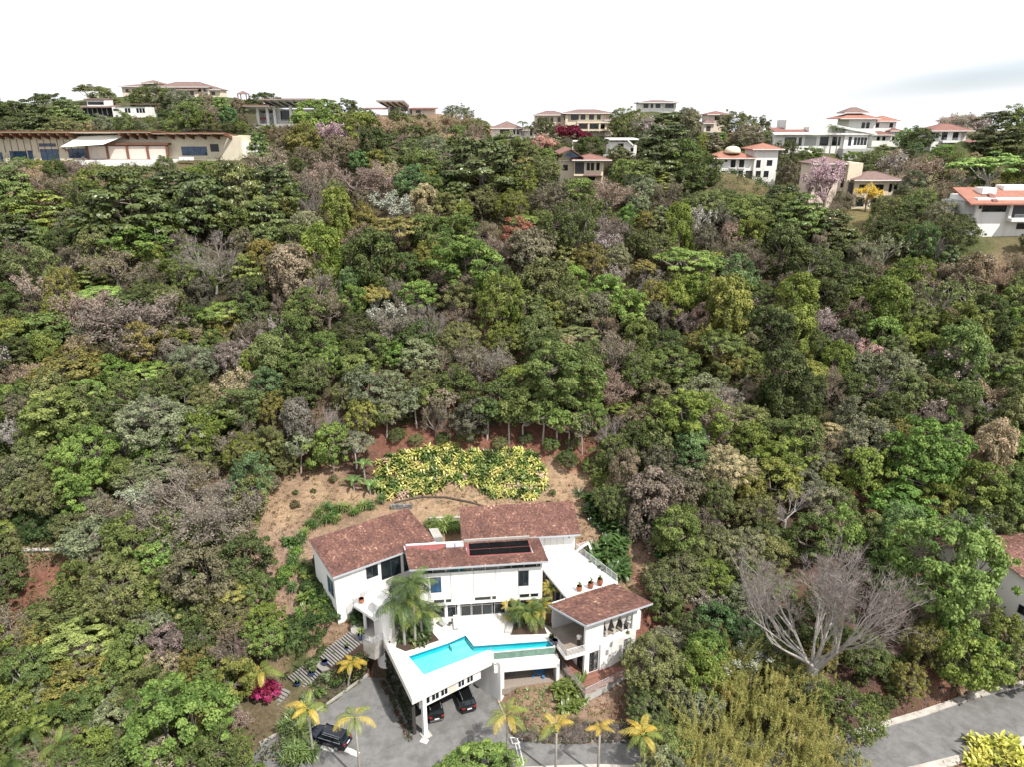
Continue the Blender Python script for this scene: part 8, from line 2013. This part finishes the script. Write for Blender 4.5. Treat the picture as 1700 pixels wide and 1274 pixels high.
for i, (px, py) in enumerate(DR):
    p_, _ = hit(px, py)
    side = 'along the rubble edge left of the left roof' if py < 900 and px < 640 else ('between the left and back roofs' if px > 700 else 'on the slope beside the left wing wall')
    shrub(rnd.choice(['dracaena', 'dracaena', 'bush', 'broad']) if py > 890 else 'dracaena', 'garden_shrub', p_, rnd.uniform(.9, 1.4), rnd.choice([(.12, .19, .04), (.07, .13, .03), (.16, .22, .05)]), 'spiky green garden shrub ' + side, 'garden shrubs ' + side)
for (x0, y0, x1, y1, n, kind, col, s, lab, grp) in ((985, 835, 1070, 885, 16, 'broad', (.045, .085, .022), 1.5, 'dark glossy big leaved shrub in the clump right of the back roof', 'glossy shrubs right of the back roof'), (985, 905, 1040, 965, 16, 'broad', (.06, .11, .028), 1.2, 'glossy green shrub below the terrace railing', 'shrubs below the terrace railing'),
                                                (1030, 945, 1070, 1010, 34, 'fern', (.14, .18, .05), .8, 'low green plant in rows on the slope right of the terrace', 'rows of low plants right of the terrace'), (930, 1135, 965, 1180, 9, 'broad', (.13, .17, .035), 1.0, 'yellow green shrub at the corner of the boardwalk', 'shrubs at the boardwalk corner'),
                                                (505, 935, 600, 1040, 26, 'bush', (.05, .09, .025), 1.2, 'dark green bush on the slope below the left wing', 'bushes below the left wing'), (640, 820, 960, 845, 16, 'fern', (.10, .14, .05), .9, 'grassy tuft along the foot of the bank behind the roofs', 'tufts at the foot of the bank'), (455, 1040, 540, 1110, 16, 'bush', (.08, .12, .035), 1.0, 'green bush on the slope left of the garden stairs', 'bushes left of the garden stairs'),
                                                (480, 1195, 514, 1274, 12, 'dracaena', (.12, .17, .05), 1.5, 'spiky green shrub at the left edge of the driveway', 'spiky shrubs at the left driveway edge'), (1060, 1180, 1140, 1235, 14, 'bush', (.05, .08, .025), 1.3, 'dark bush at the driveway edge by the bamboo', 'bushes by the bamboo'), (1090, 925, 1120, 1010, 10, 'broad', (.04, .08, .022), 1.2, 'dark leafy shrub beside the earth steps', 'shrubs beside the earth steps'),
                                                (0, 855, 110, 905, 22, 'bush', (.06, .10, .03), 1.1, 'low green bush on the left lot above the coping wall', 'bushes on the left lot'), (1390, 1020, 1520, 1190, 22, 'bush', (.10, .12, .035), 1.0, 'low olive bush on the red earth under the huge leafless tree', 'bushes under the huge leafless tree'), (1400, 930, 1500, 1010, 8, 'bush', (.10, .12, .035), .9, 'small olive bush on the red earth beside the tall bright tree', 'small bushes beside the tall bright tree'), (1610, 1235, 1700, 1274, 16, 'yellow', (.38, .38, .06), 1.2, 'yellow green broad leaved shrub in the bottom right corner', 'yellow shrubs in the bottom right corner')):
    for p in scatter_px([(x0, y0), (x1, y0), (x1, y1), (x0, y1)], n, .8): shrub(kind, 'garden_shrub', p, s * rnd.uniform(.8, 1.2), col, lab, grp)
for p in scatter_px([(460, 795), (600, 790), (640, 830), (520, 870), (470, 930), (450, 880)], 14, 2.0) + scatter_px([(650, 830), (960, 815), (990, 880), (940, 845), (700, 845)], 14, 2.0): shrub(rnd.choice(['fern', 'bush', 'fern']), 'scrub', p, rnd.uniform(.5, 1.0), rnd.choice([(.16, .14, .07), (.10, .12, .04), (.20, .16, .09)]), 'dry scrubby tuft on the tan clearing behind the villa', 'dry tufts on the clearing')
for px, py, lab in ((962, 820, 'dark round cycad on the tan slope right of the yellow bed'), (500, 1105, 'dark cycad left of the garden stairs'), (470, 1120, 'second dark cycad lower down left of the stairs')):
    p_, _ = hit(px, py); shrub('cycad', 'cycad', p_, 1.1, (.04, .075, .03), lab, None, 'cycad')
p_, _ = hit(446, 1160)
shrub('bush', 'crimson_bush', p_, 1.8, (.26, .018, .07), 'crimson flowering bush under the yellow green palm at the stair foot', None)
for i, (px, py, s) in enumerate(((928, 231, 3.6), (940, 233, 3.2), (952, 229, 3.6), (964, 231, 2.6), (975, 228, 2.4))):
    x, y, z = rp(px, py, 243); z = ground(x, y)
    shrub('bush', 'bougainvillea', (x, y, z), s, (.17, .012, .035), 'crimson bougainvillea bush at the foot of the large cream house', 'crimson bougainvillea below the cream house')
for i, (px, py) in enumerate(((392, 1040), (415, 1050), (432, 1045), (405, 1070), (425, 1072), (440, 1062))):
    p_, _ = hit(px, py, 2.5); shrub('bush', 'flowering_bush', (p_[0], p_[1], p_[2] + 1.2), 1.5, (.30, .16, .20) if i % 2 else (.14, .15, .05), 'rambling bush with pale pink flowers left of the tan path', 'pink flowering bushes left of the path')

# ------------------------------------------------------------------ bamboo
def bamboo_meshes(seed):
    r = random.Random(seed); g = np.random.default_rng(seed); c = MB(); P, Nn = [], []
    for k in range(24):
        a, rr_ = r.uniform(0, 6.28), r.uniform(0, .5); H_ = r.uniform(4.5, 8.0); bend = r.uniform(1.2, 4.6); d = Vector((math.cos(a), math.sin(a), 0)); pts = []
        for i in range(9):
            t = i / 8; q = Vector((rr_ * math.cos(a), rr_ * math.sin(a), 0)) + d * bend * t ** 2.4 + Vector((0, 0, H_ * (t - .22 * t ** 3))); pts.append(q)
            if t > .25:
                for _ in range(70):
                    s_ = .5 - .38 * t; P.append(q + Vector((r.gauss(0, s_ * .5), r.gauss(0, s_ * .5), r.gauss(-.15, .32)))); Nn.append((r.gauss(0, .5), r.gauss(0, .5), .5))
        c.tube(pts, [.045 * (1 - .8 * i / 8) + .004 for i in range(9)], 4, r.random(), cap=False)
    P = np.array([tuple(p) for p in P]); n = len(P)
    V = leaf_quads(g, P, np.array(Nn), g.uniform(.032, .06, n), 5.0)
    return c.mesh('culms', M['bamboo']), quads_mesh('foliage', V, .5 + g.normal(size=n) * .22, M['leaf'])
M['bamboo'] = mat('yellow_bamboo', (.30, .25, .07), .5, .2, 2, attr=.3)
BM = [bamboo_meshes(s) for s in (1, 2, 3)]
BL = [(1192, 1128, 'bamboo clump nearest the planted bank, leaning over the olive trees'), (1250, 1160, 'tall bamboo clump above the middle of the bamboo thicket'), (1300, 1175, 'bamboo clump below the huge leafless tree'), (1215, 1200, 'bamboo clump leaning over the driveway'), (1160, 1215, 'bamboo clump nearest the golden palms'), (1345, 1205, 'bamboo clump at the edge of the road'), (1270, 1225, 'bamboo clump in the centre of the thicket'), (1190, 1262, 'lowest bamboo clump near the driveway kerb'), (1330, 1255, 'lowest bamboo clump beside the road'), (1255, 1275, 'bamboo clump cut by the bottom edge'), (1120, 1250, 'leftmost low bamboo clump over the driveway edge'), (1380, 1240, 'bamboo clump bending onto the road bend'), (1225, 1105, 'thin bamboo clump rising behind the thicket'), (1310, 1120, 'thin brown bamboo clump under the leafless tree')]
for i, (px, py, lab) in enumerate(BL):
    p_, _ = hit(px, py, 4.2); s = rnd.uniform(.85, 1.1)
    t = thing('bamboo_clump', p_, lab, 'bamboo', 'bamboo clumps between driveway and road', rnd.uniform(0, 6.28)); t.scale = (s, s, s)
    a, c = BM[i % 3]
    o = bpy.data.objects.new('culms', a); COL.objects.link(o); o.parent = t
    o = bpy.data.objects.new('foliage', c); COL.objects.link(o); o.parent = t; col = rnd.choice([(.36, .33, .10), (.30, .30, .085), (.42, .34, .11), (.27, .28, .08)]); o.color = (*col, 1)

# ------------------------------------------------------------------ uncountable cover
def stuff_leaves(name, pts, per, spread, hgt_, size, colf, m, label, up=.6, aspect=1.7, seed=5):
    """clumps of leaves or blades joined in one mesh, with a colour for each clump"""
    g = np.random.default_rng(seed); pts = np.array(pts); K = len(pts); idx = np.repeat(np.arange(K), per)
    sc = g.uniform(.6, 1.3, K)[idx][:, None]
    off = g.normal(size=(K * per, 3)) * np.array([spread, spread, hgt_ * .4]) * sc; off[:, 2] = np.abs(off[:, 2])
    P = pts[idx] + off
    V = leaf_quads(g, P, g.normal(size=P.shape) * .6 + np.array([0, 0, up]), size * g.uniform(.6, 1.3, K * per), aspect)
    me = quads_mesh(name, V, .5 + g.normal(size=K * per) * .2, m)
    cl = np.array([colf(i) for i in range(K)])[idx]
    ca = me.attributes.new('tint', 'FLOAT_COLOR', 'FACE'); ca.data.foreach_set('color', np.concatenate([cl, np.ones((len(cl), 1))], 1).astype(np.float32).ravel())
    o = bpy.data.objects.new(name, me); COL.objects.link(o); return tag(o, label, kind='stuff')
def tint_leaf(name):
    m = leaf_mat(name, .2, .7, .15); N, L = m.node_tree.nodes, m.node_tree.links
    a = N.new('ShaderNodeAttribute'); a.attribute_name = 'tint'
    h = [n for n in N if n.bl_idname == 'ShaderNodeHueSaturation'][0]
    L.new(a.outputs['Color'], h.inputs['Color']); return m
M['tint_leaf'] = tint_leaf('ground_cover_leaf')
up_, tw_ = [], []
PALU = [(.05, .085, .025), (.08, .125, .03), (.12, .14, .04), (.095, .08, .045), (.06, .075, .03), (.13, .11, .06), (.07, .11, .03)]
rr = random.Random(15)
while len(up_) < 7000:
    y = 96 + 125 * rr.random() ** 1.3; x = rr.uniform(-.78, .78) * (y + 20)
    px, py, d_ = proj(x, y, ground(x, y))
    if px < -60 or px > 1760: continue
    if inside(EXCL[0], px, py) or inside(EXCL[2], px, py) or inside(EXCL[6], px, py) or inside(EXCL[7], px, py): continue
    if any(abs(x - HPOS[k][0]) < HOUSES[k][3] / 2 + 1.5 and -6 < y - HPOS[k][1] < HOUSES[k][4] + 1 for k in HOUSES): continue
    up_.append((x, y, ground(x, y) + .2))
k_ = 0
while k_ < 1500:
    px, py = rr.uniform(-20, 1720), rr.uniform(700, 1274)
    k_ += 1
    if any(inside(EXCL[i], px, py) for i in (0, 1, 2, 3)): continue
    if inside(EXCL[3 + 0], px, py) or inside([(1400, 930), (1500, 930), (1640, 1150), (1450, 1200), (1380, 1180)], px, py) and rr.random() < .75: continue
    h_, _t = hit(px, py)
    if h_: up_.append((h_[0], h_[1], h_[2] + .2))
stuff_leaves('undergrowth', up_, 34, .75, 1.7, .24, lambda i: rr.choice(PALU), M['tint_leaf'], 'tangled low undergrowth between the trees on the hillside')
for poly, n in (([(440, 780), (640, 800), (640, 840), (520, 880), (480, 1010), (430, 1010), (430, 880)], 700), ([(640, 815), (980, 800), (1010, 900), (960, 900), (940, 850), (660, 850)], 600), ([(850, 1140), (1060, 1160), (1060, 1235), (850, 1230)], 260), ([(480, 1020), (620, 1040), (540, 1120), (450, 1120)], 200), ([(1400, 800), (1520, 790), (1520, 860), (1400, 870)], 160), ([(1440, 1130), (1690, 1110), (1690, 1150), (1430, 1210)], 260), ([(1480, 1270), (1700, 1200), (1700, 1274)], 260), ([(640, 705), (1000, 715), (1000, 770), (640, 760)], 260), ([(1000, 890), (1090, 920), (1080, 1040), (1030, 960)], 260), ([(0, 840), (130, 860), (130, 1010), (0, 1010)], 300)):
    for _ in range(n):
        xs, ys = [p[0] for p in poly], [p[1] for p in poly]; px, py = rr.uniform(min(xs), max(xs)), rr.uniform(min(ys), max(ys))
        if not inside(poly, px, py): continue
        h_, _t = hit(px, py, 0, 60, 140, .8)
        if h_ and not inside(DRIVE, h_[0], h_[1]) and not (-14 < h_[0] < 8 and h_[1] < 86 and h_[1] > 69): tw_.append((h_[0], h_[1], h_[2]))
stuff_leaves('dry_grass', tw_, 9, .22, .35, .10, lambda i: rr.choice([(.30, .21, .11), (.24, .16, .09), (.17, .15, .06), (.12, .14, .04), (.20, .10, .06)]), M['tint_leaf'], 'dry grass and weeds in tufts on the bare slopes', .3, 2.8, 6)
for bd, n in ((BED_L, 26), (BED_R, 18)):
    for _ in range(n * 6):
        x, y = rnd.uniform(min(p[0] for p in bd), max(p[0] for p in bd)), rnd.uniform(min(p[1] for p in bd), max(p[1] for p in bd))
        if n > 0 and inside(bd, x, y):
            n -= 1; k_ = 'left' if bd is BED_L else 'right'
            shrub(rnd.choice(['fern', 'broad', 'fern']), 'bed_plant', (x, y, D + .1), rnd.uniform(.6, .95), rnd.choice([(.09, .14, .04), (.16, .19, .06), (.06, .09, .03)]), f'low green plant under the palms of the {k_} deck bed', f'low plants of the {k_} deck bed', 'plant')
sw = [lp(lowR, topR, rr.uniform(.25, 1.0)) + (rr.uniform(.1, .95),) for _ in range(220)]
stuff_leaves('bank_creeper', [(x + rr.uniform(0, .5), y - rr.uniform(0, .6), max(ground(x, y), 0) + f * max(1.0 + 4.4 * ((x - lowR[0]) / (topR[0] - lowR[0])) - ground(x, y) - .5, .2)) for x, y, f in sw], 16, .2, .3, .14, lambda i: rr.choice([(.06, .09, .03), (.10, .13, .04), (.11, .08, .05), (.05, .07, .03)]), M['tint_leaf'], 'creeping plants covering the bank under the garden stairs', .5, 1.7, 9)
# ivy on the flank wall of the carport and a few trailing plants on its foot
iv = [FW(rr.uniform(.9, FWL + .4), .58 + rr.uniform(-.03, .05), rr.uniform(0, D - .9)) for _ in range(700)]
iv = [FW(rr.uniform(.9, FWL + .4), -.16 + .0, rr.uniform(0, D - .9)) for _ in range(10)] + [FW(rr.uniform(.9, FWL + .4), rr.uniform(-.16, -.1), rr.uniform(0, D - .9)) for _ in range(100)] + iv
stuff_leaves('ivy', [FW(rr.uniform(.9, FWL + .4), .02 + rr.uniform(-.08, .08) - .15, rr.uniform(0, D - 1.0)) for _ in range(420)], 12, .08, .3, .10, lambda i: rr.choice([(.018, .03, .012), (.03, .045, .016), (.035, .03, .02)]), M['tint_leaf'], 'shade-darkened ivy covering the flank wall below the pool terrace', .2, 1.3, 7)  # leaf greens near black, the wall's shade put into their colour
stuff_leaves('foot_planting', [(*FW(rr.uniform(.3, FWL - .4), rr.uniform(.1, .75))[:2], .02) for _ in range(120)], 12, .13, .3, .09, lambda i: rr.choice([(.12, .06, .04), (.07, .07, .03), (.10, .05, .035), (.06, .09, .03)]), M['tint_leaf'], 'red brown low planting along the foot of the flank wall', .5, 2.0, 8)
# dark rocks of the driveway bank
b = MB(); r = random.Random(12)
def rock(b, c, s, r):
    d = [Vector((r.gauss(0, 1), r.gauss(0, 1), r.gauss(0, 1))).normalized() for _ in range(1)]
    n = len(b.V); ph = (1 + 5 ** .5) / 2
    vs = [(-1, ph, 0), (1, ph, 0), (-1, -ph, 0), (1, -ph, 0), (0, -1, ph), (0, 1, ph), (0, -1, -ph), (0, 1, -ph), (ph, 0, -1), (ph, 0, 1), (-ph, 0, -1), (-ph, 0, 1)]
    sc = (s * r.uniform(.7, 1.3), s * r.uniform(.7, 1.3), s * r.uniform(.5, .9))
    b.V.extend([tuple(c[i] + v[i] * .53 * sc[i] * r.uniform(.75, 1.2) for i in range(3)) for v in vs])
    a = r.random()
    for f in ((0, 11, 5), (0, 5, 1), (0, 1, 7), (0, 7, 10), (0, 10, 11), (1, 5, 9), (5, 11, 4), (11, 10, 2), (10, 7, 6), (7, 1, 8), (3, 9, 4), (3, 4, 2), (3, 2, 6), (3, 6, 8), (3, 8, 9), (4, 9, 5), (2, 4, 11), (6, 2, 10), (8, 6, 7), (9, 8, 1)):
        b.F.append(tuple(n + q for q in f)); b.A.append(a); b.mi.append(0)
for _ in range(900):
    px, py = r.uniform(850, 1085), r.uniform(1200, 1236); lim = 1222 if px < 930 else 1207
    if py < lim - 4: continue
    h_, _t = hit(px, py, 0, 60, 120)
    if h_ and not inside(DRIVE, h_[0], h_[1]): rock(b, (h_[0], h_[1], h_[2] + .05), r.uniform(.14, .34), r)
for _ in range(110):
    px, py = r.uniform(520, 615), r.uniform(1090, 1180); h_, _t = hit(px, py, 0, 60, 120)
    if h_ and inside(LB, px, py): rock(b, (h_[0], h_[1], h_[2] + .03), r.uniform(.15, .4), r)
for _ in range(60):
    px, py = r.uniform(1480, 1650), r.uniform(1130, 1170); h_, _t = hit(px, py, 0, 60, 120)
    if h_ and not inside(DRIVE, h_[0], h_[1]): rock(b, (h_[0], h_[1], h_[2]), r.uniform(.1, .25), r)
tag(b.build('bank_rocks', M['rock']), 'dark rocks piled along the planted banks', kind='stuff')

# ------------------------------------------------------------------ labels for the trees: nearest landmark, side and order
LM = [('the long beige house', 205, 245), ('the hilltop mansion', 290, 148), ('the rafter house', 475, 186), ('the tilted roof house', 670, 182), ('the grey roofed ridge house', 850, 216), ('the large cream house', 975, 203), ('the small white house', 1030, 246), ('the red gable house', 970, 278), ('the domed white house', 1235, 275), ('the largest white house', 1360, 232), ('the orange tiled villa', 1440, 205),
      ('the cream cube house', 1450, 318), ('the salmon roofed house', 1650, 350), ('the wide lime umbrella tree', 1655, 268), ('the pink blossom tree', 1374, 294), ('the rust red tree', 868, 385), ('the white twigged tree', 640, 520), ('the pale pink blossom tree', 1437, 578), ('the broad green umbrella tree', 1140, 425), ('the lime umbrella tree', 163, 482), ('the big bright lime tree', 75, 700), ('the grey olive dome tree', 262, 702), ('the huge purple tree', 335, 835),
      ('the yellow leaved bed', 765, 785), ('the left villa roof', 610, 900), ('the rear white terrace', 965, 945), ('the garden pavilion', 1000, 1020), ('the carport', 750, 1170), ('the huge grey leafless tree', 1368, 985), ('the red earth clearing', 1460, 830), ('the tall bright tree', 1548, 768), ('the road bend', 1550, 1200), ('the bamboo', 1260, 1200), ('the navy car', 550, 1225), ('the left retaining wall', 60, 950), ('the lowest left palms', 40, 1150), ('the red barked bank', 980, 740), ('the white parked car', 1625, 437)]
ORD = ['nearest', 'second nearest', 'third nearest', 'fourth nearest', 'fifth nearest', 'sixth nearest', 'seventh nearest', 'eighth nearest', 'ninth nearest', 'tenth nearest']
groups_ = {}
for t in TREES:
    if t['label']: t['o']['label'] = t['label']; continue
    best = min(((math.hypot(t['px'] - x, (t['py'] - y) * 1.15), n, x, y) for n, x, y in LM))
    d, n, x, y = best
    dx, dy = t['px'] - x, t['py'] - y
    side = ('right of' if dx > 0 else 'left of') if abs(dx) > abs(dy) * 1.1 else ('downhill of' if dy > 0 else 'uphill of')
    if d < 14: side = 'right at'
    groups_.setdefault((t['kind'], t['col'], n, side), []).append((d, t))
for (k, c, n, side), L_ in groups_.items():
    L_.sort(key=lambda q: q[0])
    w = CWORD[c] if isinstance(c, str) else 'green'
    for i, (d, t) in enumerate(L_):
        base = f"{w} {KNAME[k][1]} {side} {n}"
        t['o']['label'] = base if len(L_) == 1 else f"{ORD[min(i, 9)]} {base}"
# small groups of look-alikes: their order from left to right in the photograph
NUM = ['first', 'second', 'third', 'fourth', 'fifth', 'sixth', 'seventh', 'eighth', 'ninth', 'tenth', 'eleventh', 'twelfth', 'thirteenth', 'fourteenth', 'fifteenth', 'sixteenth']
NUM += ['seventeenth', 'eighteenth', 'nineteenth', 'twentieth'] + [a + '-' + b for a in ('twenty', 'thirty', 'forty') for b in ('first', 'second', 'third', 'fourth', 'fifth', 'sixth', 'seventh', 'eighth', 'ninth')] 
by_label = {}
for o in bpy.data.objects:
    if o.parent is None and o.get('label') and o.get('group') and o.get('category') not in (None, 'tree'): by_label.setdefault(o['label'], []).append(o)
for lab, L_ in by_label.items():
    if 1 < len(L_) <= 46:
        L_.sort(key=lambda o: proj(*o.location)[0])
        for i, o in enumerate(L_): o['label'] = (NUM[i] + ' from left, ' + lab) if len(lab.split()) <= 13 else (NUM[i] + ' ' + lab)
